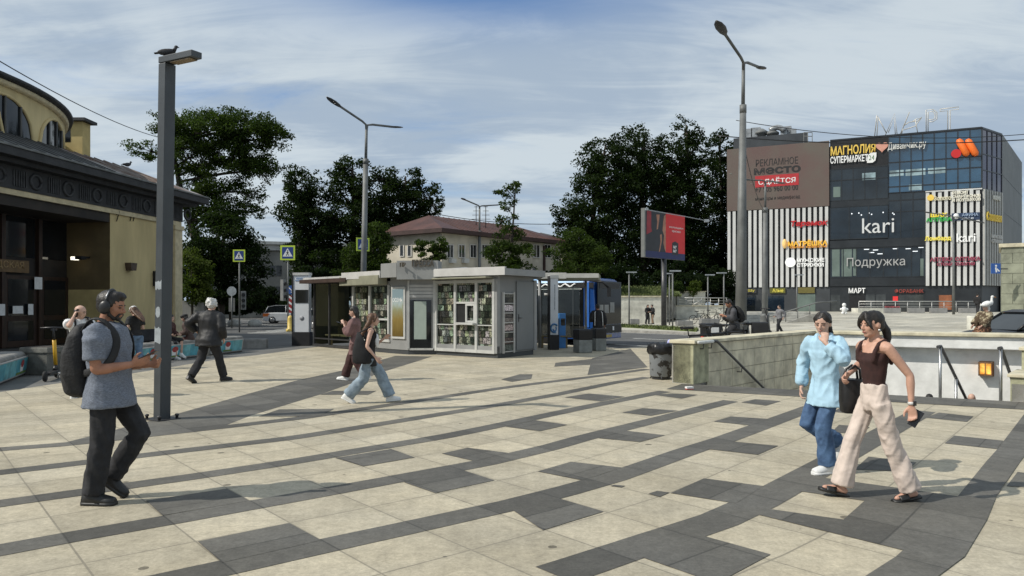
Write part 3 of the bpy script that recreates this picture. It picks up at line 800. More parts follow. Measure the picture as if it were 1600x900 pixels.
# the drum
DC = Vector((-30.8, 27.8, 0)); DR = 11.9
def dpt(a, r, z): return DC + Vector((math.cos(a) * r, math.sin(a) * r, z))
d = MB(); n = 120
d.rings([[dpt(2 * math.pi * j / n, DR, z) for j in range(n)] for z in (6.8, 9.75)])
drum = d.build("drum_wall", M_YELLOW2, sb)
d = MB(); d.rings([[dpt(2 * math.pi * j / n, r, z) for j in range(n)] for r, z in ((DR - 0.05, 9.755), (DR + 0.12, 9.80), (DR + 0.16, 9.95), (DR - 0.05, 9.96))]); d.build("drum_moulding", M_CREAM, sb)
d = MB(); d.rings([[dpt(2 * math.pi * j / n, r, z) for j in range(n)] for r, z in ((DR, 9.965), (DR + 0.3, 10.02), (DR + 0.33, 10.14), (DR + 0.15, 10.22), (DR - 2, 10.7), (2, 12.0))]); d.build("drum_roof", M_SLATE, sb)
for px in (86, 6, -60):
    # angle on the visible side of the drum seen at this pixel
    k = (px - 800) / FP; best = None
    for j in range(2000):
        a = -1.6 + 2.4 * j / 2000; p = dpt(a, DR, 0)
        if (p - DC).dot(-p) > 0 and (best is None or abs(p.x / p.y - k) < best[0]): best = (abs(p.x / p.y - k), a)
    a0 = best[1] if px > 50 else best[1] - 0.0
    hw = 1.75 / DR; zb, zs = 7.2, 8.0
    pane = []; arch = []
    for j in range(17):
        f = -1 + j / 8; z = zs + 1.45 * math.sqrt(max(0, 1 - f * f)) * 1.0
        arch.append((a0 + f * hw, z))
    d = MB(); front = [dpt(a, DR + 0.02, z) for a, z in arch] ; lo = [dpt(a, DR + 0.02, zb) for a, z in arch]
    for j in range(16): d.quad(lo[j], lo[j + 1], front[j + 1], front[j])
    w = d.build("arched_window", M_BLACKGLASS, sb)
    d = MB(); d.tube([dpt(a0 - hw, DR + 0.03, zb)] + [dpt(a, DR + 0.03, z) for a, z in arch] + [dpt(a0 + hw, DR + 0.03, zb)], 0.07, 6); d.build("arch_frame", M_YELLOW2, w)
    d = MB()
    for f in (-0.5, 0, 0.5): d.tube([dpt(a0 + f * hw, DR + 0.05, zb), dpt(a0 + f * hw, DR + 0.05, zs + 1.4 * math.sqrt(1 - f * f))], 0.05, 4)
    d.tube([dpt(a0 - hw, DR + 0.05, zs), dpt(a0, DR + 0.05, zs), dpt(a0 + hw, DR + 0.05, zs)], 0.05, 4)
    d.build("glazing_bars", mat("white_bars", (0.06, 0.06, 0.056), 0.6, 0.1, 5), w)
# chimney-like block at the drum's edge
cb = at(112, 230, 37.5); d = MB(); d.bx(cb.x - 0.55, cb.y, 7.0, cb.x + 0.55, cb.y + 0.7, 10.95)
ch = d.build("attic_block", M_YEL, sb)
d = MB(); d.bx(cb.x - 0.85, cb.y - 0.25, 10.955, cb.x + 0.8, cb.y + 0.9, 11.1); d.build("attic_cap", M_SLATE, ch)
d = MB(); d.bx(cb.x - 0.65, cb.y - 0.12, 8.5, cb.x + 0.65, cb.y + 0.8, 8.68); d.build("attic_moulding", M_YELLOW2, ch)
d = MB(); d.bx(cb.x - 0.5, cb.y - 0.01, 9.9, cb.x - 0.05, cb.y + 0.1, 10.8); d.build("attic_window", M_BLACKGLASS, ch)

# ---- the shopping centre
MF = Plane((23.4, 80.0), (44.7, 70.0)); MS = Plane((44.7, 70.0), (48.35, 72.7)); MR = Plane((48.35, 72.7), (60.5, 87.4))
HT = 18.35
M_MALLDARK = mat("mall_dark_panel", (0.022, 0.025, 0.028), 0.35, 0.25, 0.8)
M_MALLGREY = mat("mall_grey_panel", (0.14, 0.145, 0.14), 0.6, 0.12, 0.5)
M_ANTH = mat("anthracite_panel", (0.045, 0.05, 0.055), 0.5, 0.2, 0.7)
M_MGLASS = mat("mall_sky_tint_glass", (0.018, 0.060, 0.11), 0.04, 0.35, 0.35, spec=0.9, coat=0.6)  # blue of the reflected sky put into the base colour
M_MGLASSD = mat("mall_black_glass", (0.010, 0.016, 0.022), 0.04, 0.5, 0.4, spec=0.8)
M_LATH = mat("white_slat", (0.58, 0.58, 0.56), 0.5, 0.08, 0.6)
M_BBOARD = mat("brown_banner", (0.145, 0.090, 0.080), 0.7, 0.14, 0.25, col2=(0.12, 0.105, 0.085))
mall = thing("shopping_centre", "modern shopping centre with glass coloured like reflected sky, black and white slats, brown banner and shop signs", "shopping centre", (23.4, 80, 0.8))
tL = 0.0; t1 = MF.hit(1297, 350)[0]; t2 = MF.hit(1446, 350)[0]; tR = MF.len
zt = lambda x, y: MF.hit(x, y)[1]
# body
d = MB(); ins = 0.25
pf = [MF.pt(0, 0, -ins), MF.pt(tR - 0.05, 0, -ins), MS.pt(MS.len, 0, -ins), MR.pt(MR.len, 0, -0.15), Vector((50, 110, 0)), Vector((32, 100, 0))]
d.prism([Vector((p.x, p.y, 0)) for p in pf], (0, 0, HT - 0.5)); d.build("core", M_ANTH, mall)
d = MB(); MR.slab(d, 0.05, 0.5, MR.len, HT + 0.1, -0.12, 0.05); d.build("side_cladding", M_MALLGREY, mall)
d = MB()
for k in range(1, 5): MR.slab(d, 0.1, k * 3.6, MR.len, k * 3.6 + 0.05, 0.052, 0.07)
d.build("cladding_joints", M_ANTH, mall)
# banner with advert
zb0 = zt(1297, 322); zb1 = HT + 0.0
d = MB(); MF.slab(d, 0.0, zb0, t1 - 0.08, HT + 0.05, -0.2, 0.22); ban = d.build("advert_banner", M_BBOARD, mall)
M_LBLK = mat("letter_black", (0.018, 0.017, 0.017), 0.6, 0.1, 4); M_LWHT = mat("letter_white", (0.80, 0.80, 0.78), 0.5, 0.04, 4)
M_LRED = mat("banner_red", (0.42, 0.025, 0.03), 0.6, 0.1, 2)
MF.text("РЕКЛАМНОЕ", 1181, 247, 1247, 258, 0.22, 0.02).build("banner_text", M_LBLK, ban)
MF.text("место", 1178, 260.5, 1251, 271, 0.22, 0.02, bold=0.03).build("banner_text", M_LBLK, ban)
d = MB(); MF.pslab(d, 1180, 273, 1248, 291, 0.222, 0.24); d.build("red_plate", M_LRED, ban)
MF.text("СДАЁТСЯ", 1185, 276.5, 1243, 288.5, 0.242, 0.02, bold=0.01).build("banner_text", M_LWHT, ban)
MF.text("+7 903 960 00 00"[:3] + "905 960 00 00", 1180, 290, 1247, 299, 0.22, 0.02, bold=0.01).build("banner_text", M_LBLK, ban)
MF.text("мониторы и медиафасад", 1180, 306, 1250, 313, 0.22, 0.02).build("banner_text", M_LBLK, ban)
# slats left
zs0 = zt(1297, 448); z_gf = zs0
d = MB(); MF.slab(d, 0, z_gf, t1, zb0 - 0.02, -0.2, 0.0); d.build("dark_backing", M_BLACK, mall)
d = MB(); n = 19; wst = t1 / n
for i in range(n):
    MF.slab(d, i * wst + 0.06, z_gf, i * wst + 0.06 + wst * 0.56, zb0 - 0.06, 0.003, 0.22)
d.build("white_slats", M_LATH, mall)
zr1 = zt(1490, 298)
d = MB(); MF.slab(d, t2, z_gf, tR, zr1, -0.2, 0.0); d.build("dark_backing", M_BLACK, mall)
d = MB(); n = 9; wst = (tR - t2) / n
for i in range(n): MF.slab(d, t2 + i * wst + 0.02, z_gf, t2 + i * wst + 0.02 + wst * 0.56, zr1 - (0.0 if i % 2 else 0.12), 0.003, 0.24)
MF.slab(d, t2, zr1 - 0.02, tR, zr1 + 0.1, 0.003, 0.12)
d.build("white_slats", M_LATH, mall)
d = MB(); MS.slab(d, 0.05, z_gf, MS.len, zr1, -0.2, 0.0); d.build("dark_backing", M_BLACK, mall)
d = MB(); n = 8; wst = MS.len / n
for i in range(n): MS.slab(d, i * wst + 0.06, z_gf, i * wst + 0.06 + wst * 0.5, zr1, 0.003, 0.22)
d.build("white_slats", mat("grey_slat", (0.36, 0.36, 0.34), 0.5, 0.1, 1), mall)
# glass
def curtain(pl, a, b, z0, z1, nx, zs, gm, name="glazing", fm=M_MALLDARK):
    d = MB(); bw = (b - a) / nx; zz = [z0] + zs + [z1]
    for i in range(nx):
        for j in range(len(zz) - 1):
            tl = random.uniform(-0.004, 0.004); tl2 = random.uniform(-0.004, 0.004)
            p = [pl.pt(a + i * bw + 0.03, zz[j] + 0.03, tl), pl.pt(a + (i + 1) * bw - 0.03, zz[j] + 0.03, tl2), pl.pt(a + (i + 1) * bw - 0.03, zz[j + 1] - 0.03, tl2 + tl), pl.pt(a + i * bw + 0.03, zz[j + 1] - 0.03, tl)]
            d.add(p, [(0, 1, 2, 3)])
    g = d.build(name, gm, mall)
    d = MB()
    for i in range(nx + 1): pl.slab(d, a + i * bw - 0.035, z0, a + i * bw + 0.035, z1, -0.1, 0.06)
    for z in zz: pl.slab(d, a, z - 0.045, b, z + 0.045, -0.1, 0.05)
    d.build("mullions", fm, g); return g
zA = zt(1400, 270); zB = zt(1370, 312); zC = zt(1370, 321)
tm = MF.hit(1388, 300)[0]
curtain(MF, tm, tR, zr1 + 0.12, HT, 8, [zt(1410, 291) + 0.0, zA, zt(1450, 250)], M_MGLASS)
curtain(MS, 0.0, MS.len, zr1 + 0.05, HT - 0.05, 4, [zt(1535, 265), zt(1535, 240)], mat("mall_violet_glass", (0.05, 0.045, 0.08), 0.05, 0.3, 0.5, spec=0.8), "glazing")
curtain(MF, t1, tm, zt(1340, 312), zt(1340, 262), 5, [zt(1340, 280)], M_MGLASSD)
curtain(MF, tm, t2, zt(1420, 372), zr1 + 0.1, 3, [zt(1420, 330), zt(1420, 312)], M_MGLASSD)
d = MB(); MF.slab(d, t1, zt(1340, 262) + 0.05, tm, HT, -0.2, 0.03); d.build("dark_fascia", M_BLACK, mall)
d = MB(); MF.slab(d, t1, zt(1370, 386), t2, zt(1370, 374), -0.2, 0.1); MF.slab(d, t1, zt(1370, 447), t2, zt(1370, 434), -0.2, 0.1); MF.slab(d, t1, zt(1340, 322), tm, zt(1340, 313), -0.2, 0.06); d.build("dark_fascia", M_MALLDARK, mall)
curtain(MF, t1, tm, zt(1340, 373), zt(1340, 322), 3, [], M_MGLASSD)
curtain(MF, t1, t2, zt(1370, 433), zt(1370, 387), 7, [], M_MGLASSD)
# lit things behind the glass: ceiling lights and pale displays
d = MB()
for (x, y) in ((1330, 333), (1341, 332), (1357, 332), (1361, 334), (1379, 331), (1394, 332), (1345, 335), (1396, 334)): MF.pslab(d, x, y, x + 1.8, y + 1.8, 0.012, 0.02)
for (x, y) in ((1350, 389), (1364, 390), (1395, 388), (1415, 388), (1358, 394), (1426, 392), (1435, 386), (1371, 396)): MF.pslab(d, x, y, x + 8, y + 1.2, 0.012, 0.02)
d.build("shop_lights", mat("shop_light", (0.9, 0.95, 1.0), 0.4, 0.02, 2, emit=0.45), mall)
d = MB()
for r in ((1300, 388, 1312, 432), (1315, 388, 1331, 432), (1333, 389, 1339, 431), (1438, 404, 1443, 431), (1302, 292, 1313, 308)): MF.pslab(d, *r, 0.012, 0.03)
d.build("window_displays", mat("display_green", (0.13, 0.17, 0.15), 0.35, 0.2, 0.8), mall)
for r in ((1347, 270, 1368, 281), (1390, 266, 1412, 275), (1415, 264, 1446, 274), (1450, 262, 1478, 271), (1420, 288, 1440, 297)):
    d = MB(); MF.pslab(d, *r, 0.012, 0.02); d.build("lit_ceiling_panel", mat("dim_lit_ceiling", (0.22, 0.30, 0.32), 0.5, 0.5, 0.8, emit=0.35), mall)
# ground floor
d = MB(); MF.slab(d, 0, 0.5, t1, z_gf - 0.02, -0.2, 0.06); d.build("shop_base", M_ANTH, mall)
for r in ((1163, 463, 1180, 490), (1200, 462, 1225, 490), (1246, 459, 1274, 487)):
    d = MB(); MF.pslab(d, *r, 0.062, 0.09); g = d.build("shop_window", M_MGLASSD if r[0] < 1240 else MATS["display_green"], mall)
for r, c, txt in (((1165, 451, 1182, 458), (0.05, 0.05, 0.05), "Шу"), ((1203, 450, 1227, 458), (0.12, 0.12, 0.02), "Алые"), ((1247, 449, 1273, 458), (0.14, 0.12, 0.03), "")):
    d = MB(); MF.pslab(d, *r, 0.092, 0.2); g = d.build("shop_sign", mat("shop_sign_%d" % r[0], c, 0.5, 0.1, 4), mall)
    if txt: MF.text(txt, r[0] + 4, r[1] + 1, r[2] - 3, r[3] - 1.5, 0.202, 0.02).build("lettering", mat("sign_yellow", (0.75, 0.65, 0.1), 0.5, 0.05, 3, emit=0.25), g)
d = MB(); MF.slab(d, t1, 0.5, tR, z_gf - 0.02, -0.2, 0.02); d.build("entrance_base", M_MALLDARK, mall)
for r in ((1298, 461, 1313, 489), (1353, 460, 1367, 486), (1369, 460, 1384, 486), (1404, 460, 1443, 486)):
    d = MB(); MF.pslab(d, *r, 0.022, 0.05); d.build("entrance_glass", mat("entrance_glass", (0.05, 0.055, 0.055), 0.1, 0.3, 1), mall)
d = MB(); MF.pslab(d, 1327, 459, 1351, 488, 0.022, 0.04); d.build("entrance_opening", M_BLACK, mall)
d = MB(); MF.pslab(d, 1467, 461, 1487, 484, 0.022, 0.05); d.build("poster_window", mat("rusty_poster", (0.25, 0.09, 0.04), 0.5, 0.4, 1.2), mall)
d = MB(); MF.pslab(d, 1395, 463, 1403, 470, 0.052, 0.09); d.build("red_sign", mat("red_glow", (0.6, 0.03, 0.03), 0.5, 0.1, 2, emit=0.35), mall)
# shop names
def sign(body, x0, y0, x1, y1, col, e=0.0, pl=MF, out=0.25, bold=0.0, key=None, shear=0):
    mm = mat(key or ("sign_%s_%d" % ("".join("%02d" % int(c * 99) for c in col), int(e * 100))), col, 0.5, 0.05, 3, emit=e * 0.5)
    return pl.text(body, x0, y0, x1, y1, out, 0.1, bold=bold, shear=shear).build("shop_name", mm, mall)
GOLD = (0.75, 0.52, 0.10); WHT = (0.85, 0.85, 0.83); YE = (0.85, 0.68, 0.05)
sign("МАГНОЛИЯ", 1298, 226.5, 1368, 241, GOLD, 0.15, out=0.1, bold=0.02)
sign("СУПЕРМАРКЕТ", 1297.5, 243, 1356, 254, WHT, 0.1, out=0.1, bold=0.02)
d = MB(); t0_, z0_ = MF.hit(1362, 246.5, 0.1)
lf = [MF.pt(t0_ + 0.42 * c, z0_ + 0.5 * s_, 0.1) for c, s_ in ((-1, -1), (0.2, -1), (0.8, -0.6), (1, 0.2), (1, 1), (-0.2, 1), (-0.8, 0.6), (-1, -0.2))]
d.prism(lf, MF.n * 0.08); lfo = d.build("leaf_badge", M_LWHT, mall)
MF.text("24", 1357.5, 242.5, 1366, 250, 0.182, 0.01).build("badge_text", mat("leaf_green_text", (0.1, 0.2, 0.08), 0.5), lfo)
d = MB(); th, zh = MF.hit(1378, 229.5, 0.1)
hp = [MF.pt(th + 0.035 * 16 * math.sin(a) ** 3, zh + 0.035 * (13 * math.cos(a) - 5 * math.cos(2 * a) - 2 * math.cos(3 * a) - math.cos(4 * a)), 0.1) for a in [2 * math.pi * i / 28 for i in range(28)]]
d.prism(hp, MF.n * 0.08); d.build("heart_badge", mat("heart_pink", (0.62, 0.30, 0.22), 0.5, 0.1, 3), mall)
sign("Диванчик.ру", 1387, 221, 1447, 235, (0.62, 0.62, 0.58), 0.05, out=0.1, bold=0.01)
# orange slanted sausages and a red disc
d = MB()
for x0 in (1499, 1513):
    a, z0 = MF.hit(x0, 221, 0.2); b, z1 = MF.hit(x0 + 11, 240, 0.2)
    d.tube([MF.pt(a, z0, 0.2), MF.pt(b, z1, 0.2)], 0.31, 12, ends=True)
d.build("orange_emblem", mat("emblem_orange", (0.80, 0.16, 0.02), 0.5, 0.05, 2, emit=0.1), mall)
a, z0 = MF.hit(1494, 240, 0.2); d = MB(); d.prism([MF.pt(a + 0.42 * math.cos(t), z0 + 0.42 * math.sin(t), 0.1) for t in [2 * math.pi * i / 24 for i in range(24)]], MF.n * 0.15)
d.build("red_disc_emblem", mat("emblem_red", (0.50, 0.02, 0.02), 0.5, 0.05, 2, emit=0.08), mall)
sign("kari", 1347, 340.5, 1397, 364, (0.62, 0.63, 0.62), 0.1, out=0.12, bold=0.0)
sign("Подружка", 1323, 402, 1414, 419, (0.40, 0.40, 0.39), 0.03, out=0.12)
sign("МАРТ", 1326, 450, 1352, 458, WHT, 0.3, out=0.12, bold=0.02)
sign("ФОРАБАНК", 1398, 451.5, 1443, 458, (0.35, 0.07, 0.05), 0.1, out=0.12)
sign("Теремок", 1236, 344, 1294, 355, (0.50, 0.015, 0.02), 0.08, bold=0.03, shear=0.2)
sign("МАТРЁШКА", 1231, 374.5, 1293, 384, (0.90, 0.50, 0.05), 0.4, bold=0.03)
sign("салон красоты", 1234, 384.5, 1292, 388, (0.80, 0.35, 0.05), 0.2, bold=0.02)
sign("МУЖСКИЕ", 1245, 403.5, 1288, 409.5, WHT, 0.4, bold=0.03)
sign("СТРИЖКИ", 1245, 411, 1287, 417, WHT, 0.4, bold=0.03)
a, z0 = MF.hit(1235, 410, 0.25); d = MB(); d.prism([MF.pt(a + 0.52 * math.cos(t), z0 + 0.5 * math.sin(t), 0.25) for t in [2 * math.pi * i / 20 for i in range(20)]], MF.n * 0.1); d.build("round_badge", mat("badge_white", (0.85, 0.85, 0.83), 0.5, 0.05, 3, emit=0.3), mall)
a, z0 = MF.hit(1226, 381, 0.25); d = MB(); d.ell(MF.pt(a, z0, 0.3), (0.24, 0.2, 0.5)); d.build("doll_badge", mat("badge_orange", (0.85, 0.55, 0.2), 0.5, 0.1, 3, emit=0.2), mall)
sign("РЕМОНТ", 1488, 298.5, 1513, 303.5, (0.85, 0.82, 0.70), 0.1, bold=0.02)
sign("СМАРТФОНОВ", 1488, 304, 1532, 309, (0.85, 0.82, 0.70), 0.1, bold=0.02)
sign("И НОУТБУКОВ", 1488, 309.5, 1532, 314.5, (0.85, 0.82, 0.70), 0.1, bold=0.02)
sign("Золото", 1459, 306, 1486, 313, (0.75, 0.70, 0.50), 0.05, bold=0.02)
a, z0 = MF.hit(1454, 309, 0.25); d = MB(); d.prism([MF.pt(a + 0.3 * math.cos(t), z0 + 0.3 * math.sin(t), 0.25) for t in [2 * math.pi * i / 16 for i in range(16)]], MF.n * 0.1); d.build("round_badge", mat("badge_gold", GOLD, 0.5, 0.1, 3, emit=0.1), mall)
sign("ШАХ", 1454, 333, 1480, 339, YE, 0.2, bold=0.03)
sign("АПТЕКА", 1447, 340, 1487, 346, (0.04, 0.42, 0.08), 0.2, bold=0.03)
d = MB(); MF.pslab(d, 1487, 332.5, 1531, 344, 0.245, 0.27); blu = d.build("sign_board", mat("sign_navy", (0.03, 0.05, 0.10), 0.5, 0.1, 3), mall)
sign("АФИНА", 1503, 333, 1528, 338, (0.35, 0.45, 0.6), 0.1, out=0.272); sign("кофе", 1503, 339, 1521, 343.5, (0.7, 0.75, 0.8), 0.15, out=0.272)
a, z0 = MF.hit(1494, 338, 0.27); d = MB(); d.ell(MF.pt(a, z0, 0.33), (0.26, 0.2, 0.28)); d.build("drop_badge", M_LWHT, mall)
sign("Ломбард", 1445, 369, 1486, 377.5, (0.85, 0.72, 0.12), 0.25, bold=0.03)
sign("kari", 1494.5, 364.5, 1524, 378, WHT, 0.2, bold=0.01)
sign("АПТЕКА ОПТИКА", 1453, 401.5, 1532, 408, (0.32, 0.06, 0.10), 0.08, bold=0.03)
sign("СТОМАТОЛОГИЯ", 1464, 410, 1523, 415, (0.32, 0.06, 0.10), 0.08, bold=0.03)
sign("Столовая", 1541, 332, 1564, 346, (0.70, 0.50, 0.06), 0.1, pl=MS, bold=0.02)
sign("МУЖСКИЕ", 1549, 367, 1565, 373, (0.5, 0.5, 0.48), 0.05, pl=MS, bold=0.02); sign("СТРИЖКИ", 1549, 374, 1565, 380, (0.5, 0.5, 0.48), 0.05, pl=MS, bold=0.02)
sign("кофе", 1551, 304, 1562, 315, (0.6, 0.6, 0.55), 0.05, pl=MS, bold=0.02)
# roof edge, plant, open-frame letters
d = MB(); MF.slab(d, t1, HT + 0.003, tR, HT + 0.16, -0.2, 0.08); MS.slab(d, 0, HT - 0.04, MS.len, HT + 0.12, -0.2, 0.08); d.build("roof_edge", M_MALLDARK, mall)
rl = MB(); ML = mat("frame_letters", (0.55, 0.53, 0.48), 0.5, 0.1, 2, metal=0.3)
def stroke(*pp):
    q = []
    for x, y in pp:
        a, z = MF.hit(x, y, -0.6); q.append(MF.pt(a, z, -0.6))
    rl.tube(q, 0.045, 5)
stroke((1366.5, 213), (1370, 180.5), (1372, 183), (1370, 213)); stroke((1372, 183), (1385, 208)); 
stroke((1383, 212), (1398, 177), (1402, 212)); stroke((1388, 207), (1397, 184), (1399, 210))
stroke((1407, 209), (1421, 175), (1413, 196)); stroke((1411, 197), (1420, 191), (1434, 189), (1440, 183)); stroke((1412, 203), (1430, 197), (1440, 184), (1432, 186), (1424, 191)); stroke((1411, 200), (1409, 209)); stroke((1430, 186), (1434, 208))
stroke((1447, 206), (1447, 172), (1458, 171), (1464, 176), (1464, 186), (1457, 190.5), (1452, 190)); stroke((1450, 206), (1450, 175), (1458, 174), (1461, 178), (1461, 185), (1456, 187.5), (1451, 187)); stroke((1447, 206), (1450, 206))
stroke((1469, 170.5), (1498, 167), (1498, 170.5), (1484.5, 172.5), (1484.5, 203), (1481, 203), (1481, 173), (1469, 174), (1469, 170.5))
for x, y in ((1368, 213), (1384, 212), (1401, 211), (1409, 209), (1434, 208), (1448.5, 206), (1482.5, 203)): stroke((x, y), (x, y + 8))
rl.build("roof_letters", ML, mall)
RB = Plane((23.4 + 3, 86.5), (23.4 + 3 + 12, 81.5))
d = MB(); a0 = RB.hit(1146, 215)[0]; a1 = RB.hit(1262, 215)[0]; RB.slab(d, a0, 12, a1, RB.hit(1200, 212)[1], -5, 0); d.build("plant_room", M_ANTH, mall)
d = MB(); hx = Plane((28, 88), (44, 81))
for x, y, r in ((1168, 209, 0.55), (1181, 207, 0.55), (1228, 206, 0.6), (1237, 209, 0.5)):
    a, z = hx.hit(x, y); hx.slab(d, a - r, z - r, a + r, z + r, -0.6, 0.2)
d.build("air_units", mat("galvanised", (0.32, 0.33, 0.33), 0.4, 0.25, 3, metal=0.5), mall)
d = MB()
for x, y in ((1190, 206), (1207, 207)):
    a, z = hx.hit(x, y); p = hx.pt(a, z - 1, 0); d.lathe([(0.5, 0), (0.5, 0.7), (0.75, 0.75), (0.75, 0.95), (0.55, 1.1), (0.2, 1.35)], p, 12)
d.build("roof_vents", M_MALLGREY, mall)
d = MB(); pp = []
for i in range(9):
    a, z = hx.hit(1203 + i * 3, 205 - 5 * math.sin(i / 8 * math.pi)); pp.append(hx.pt(a, z, 0.3))
d.tube(pp, 0.32, 10); d.build("duct", MATS["galvanised"], mall)
d = MB()
for x in (1256, 1262, 1269):
    a, z = MF.hit(x, 207, -2); d.tube([MF.pt(a, z - 2.2, -2), MF.pt(a, z, -2)], 0.04, 5)
for y in (207, 213):
    a, z = MF.hit(1256, y, -2); b, z2 = MF.hit(1269, y, -2); d.tube([MF.pt(a, z, -2), MF.pt(b, z2, -2)], 0.04, 5)
d.build("roof_ladder", M_MALLGREY, mall)

# ---- the house with the red roof, and two more behind
def hip_house(name, label, corner, ul, ur, z_eave, z_ridge, wallm, roofm, over=0.8, win=None, z_win=None, hipn=0.5):
    t = thing(name, label, "house", (corner.x, corner.y, 0))
    ul, ur = Vector(ul), Vector(ur); c = Vector((corner.x, corner.y, 0))
    d = MB(); d.prism([c, c + ul, c + ul + ur, c + ur], (0, 0, z_eave)); d.build("wall", wallm, t)
    a, b = ul.normalized() * over, ur.normalized() * over
    e = [c - a - b, c + ul + a - b, c + ul + ur + a + b, c + ur - a + b]
    d = MB()
    for i in range(4): 
        p, q_ = e[i], e[(i + 1) % 4]
    d.prism([x + Z * (z_eave + 0.003) for x in e], (0, 0, 0.35)); d.build("eaves", mat("eaves_dark", (0.045, 0.022, 0.018), 0.6, 0.2, 2), t)
    hw = ul.length / 2 * hipn * 2
    m1 = c + ul / 2 + ur.normalized() * min(hw, ur.length / 2.2) * 0.55; m2 = c + ul / 2 + ur - ur.normalized() * min(hw, ur.length / 2.2)
    v = [x + Z * (z_eave + 0.36) for x in e] + [m1 + Z * z_ridge, m2 + Z * z_ridge]
    d = MB(); d.add(v, [(0, 4, 1), (1, 4, 5, 2), (2, 5, 3), (3, 5, 4, 0)])
    # standing seams of the roof sheets
    n = int(ur.length / 0.6)
    for i in range(1, n):
        f = i / n; p = v[0].lerp(v[3], f); rr = v[4].lerp(v[5], min(1, max(0, (f - 0.15) / 0.6)))
        if 0.12 < f < 0.8: d.bar(p, rr, 0.05, 0.09)
    rf = d.build("roof", roofm, t)
    return t, c, ul, ur, rf
M_REDROOF = mat("red_roof_metal", (0.080, 0.034, 0.026), 0.55, 0.28, 0.8, 0.1, 6)
M_HOUSE = mat("cream_house_render", (0.50, 0.455, 0.36), 0.85, 0.15, 0.8, col2=(0.57, 0.52, 0.42))
hc = at(690, 364, 66); 
t, c, ul, ur, rf = hip_house("red_roof_house", "cream two-storey house with a dark red hipped roof behind the kiosk", hc, (-5.6, 4.0, 0), (11.6, 13.4, 0), hc.z, 10.0, M_HOUSE, M_REDROOF)
PLR = Plane((c.x, c.y), (c.x + ur.x, c.y + ur.y)); PLL = Plane((c.x + ul.x, c.y + ul.y), (c.x, c.y))
for x in (703, 721, 739, 757, 775, 838, 855):
    for y0, y1 in ((383, 402), (424, 446)):
        d = MB(); PLR.pslab(d, x - 4, y0, x + 4.5, y1, 0.003, 0.06); w = d.build("window", M_BLACKGLASS, t)
        d = MB(); PLR.pslab(d, x - 5, y0 - 1, x - 4, y1 + 1, 0.004, 0.1); PLR.pslab(d, x + 4.5, y0 - 1, x + 5.5, y1 + 1, 0.004, 0.1); PLR.pslab(d, x - 4, y0 - 1, x + 4.5, y0, 0.004, 0.1); PLR.pslab(d, x - 4, y1, x + 4.5, y1 + 1, 0.004, 0.12); PLR.pslab(d, x, y0, x + 0.6, y1, 0.062, 0.09)
        d.build("window_frame", mat("white_frame", (0.6, 0.58, 0.54), 0.6, 0.1, 3), w)
for x in (628, 640):
    d = MB(); PLL.pslab(d, x - 2.4, 384, x + 2.4, 400, 0.003, 0.06); w = d.build("window", M_BLACKGLASS, t)
    d = MB(); PLL.pslab(d, x - 3.4, 383, x - 2.4, 401, 0.004, 0.1); PLL.pslab(d, x + 2.4, 383, x + 3.4, 401, 0.004, 0.1); PLL.pslab(d, x - 2.4, 400, x + 2.4, 401, 0.004, 0.1); d.build("window_frame", MATS["white_frame"], w)
for x in (654, 662):
    p = at(x, 357, 70); d = MB(); d.bx(p.x - 0.18, p.y, p.z - 0.8, p.x + 0.18, p.y + 0.4, p.z + 0.75); d.build("chimney", MATS["eaves_dark"], rf)
for x in (744, 759):
    p = at(x, 328, 72); d = MB(); d.tube([(p.x, p.y, p.z - 2.2), (p.x, p.y, p.z + 0.4)], 0.04, 5)
    for k in range(4): d.tube([(p.x - 0.45 + k * 0.08, p.y, p.z - 0.9 + k * 0.4), (p.x + 0.45 - k * 0.08, p.y, p.z - 0.9 + k * 0.4)], 0.03, 4)
    d.build("aerial", M_BLACK, rf)
p = at(853, 410, 77); d = MB(); PLR.pslab(d, 849.5, 384, 851.5, 430, 0.02, 0.2); d.build("downpipe", MATS["eaves_dark"], t)
for x in (707, 727):
    d = MB(); PLR.pslab(d, x - 3.4, 404, x + 4, 411, 0.01, 0.4); d.build("air_conditioner", mat("ac_white", (0.5, 0.5, 0.48), 0.6, 0.1, 4), t)
hc = at(905, 384, 92)
hip_house("grey_roof_house", "pale house with grey metal roof half hidden by the right-hand trees", hc, (-11.5, 2.0, 0), (4, 10, 0), hc.z, 10.9, M_HOUSE, M_ROOFG)
# pale modern house left
PH = Plane((-34.0, 88), (-22.0, 92))
t = thing("pale_house", "grey flat-roofed two-storey house behind the left crossing signs", "house", (-34, 88, 0))
d = MB(); PH.slab(d, -2, 0, 14, PH.hit(435, 392)[1], -9, 0); d.build("wall", mat("grey_render", (0.20, 0.20, 0.185), 0.85, 0.2, 0.6), t)
d = MB(); PH.slab(d, -2, PH.hit(435, 391.5)[1], 14, PH.hit(435, 383)[1], -9, 0.3); d.build("roof_slope", mat("pale_slate", (0.40, 0.41, 0.40), 0.6, 0.25, 1.0), t)
d = MB(); PH.slab(d, -2.3, PH.hit(435, 382.5)[1], 14.3, PH.hit(435, 378)[1], -9, 0.6); d.build("roof_edge", mat("white_edge", (0.6, 0.6, 0.56), 0.6, 0.1, 2), t)
for r in ((422, 415, 440, 431), (404, 415, 414, 431), (420, 448, 440, 468), (404, 448, 413, 466)):
    d = MB(); PH.pslab(d, *r, 0.003, 0.06); w = d.build("window", M_BLACKGLASS, t)
    d = MB(); PH.pslab(d, (r[0] + r[2]) / 2 - 0.4, r[1], (r[0] + r[2]) / 2 + 0.4, r[3], 0.062, 0.1); d.build("window_bar", MATS["grey_render"], w)
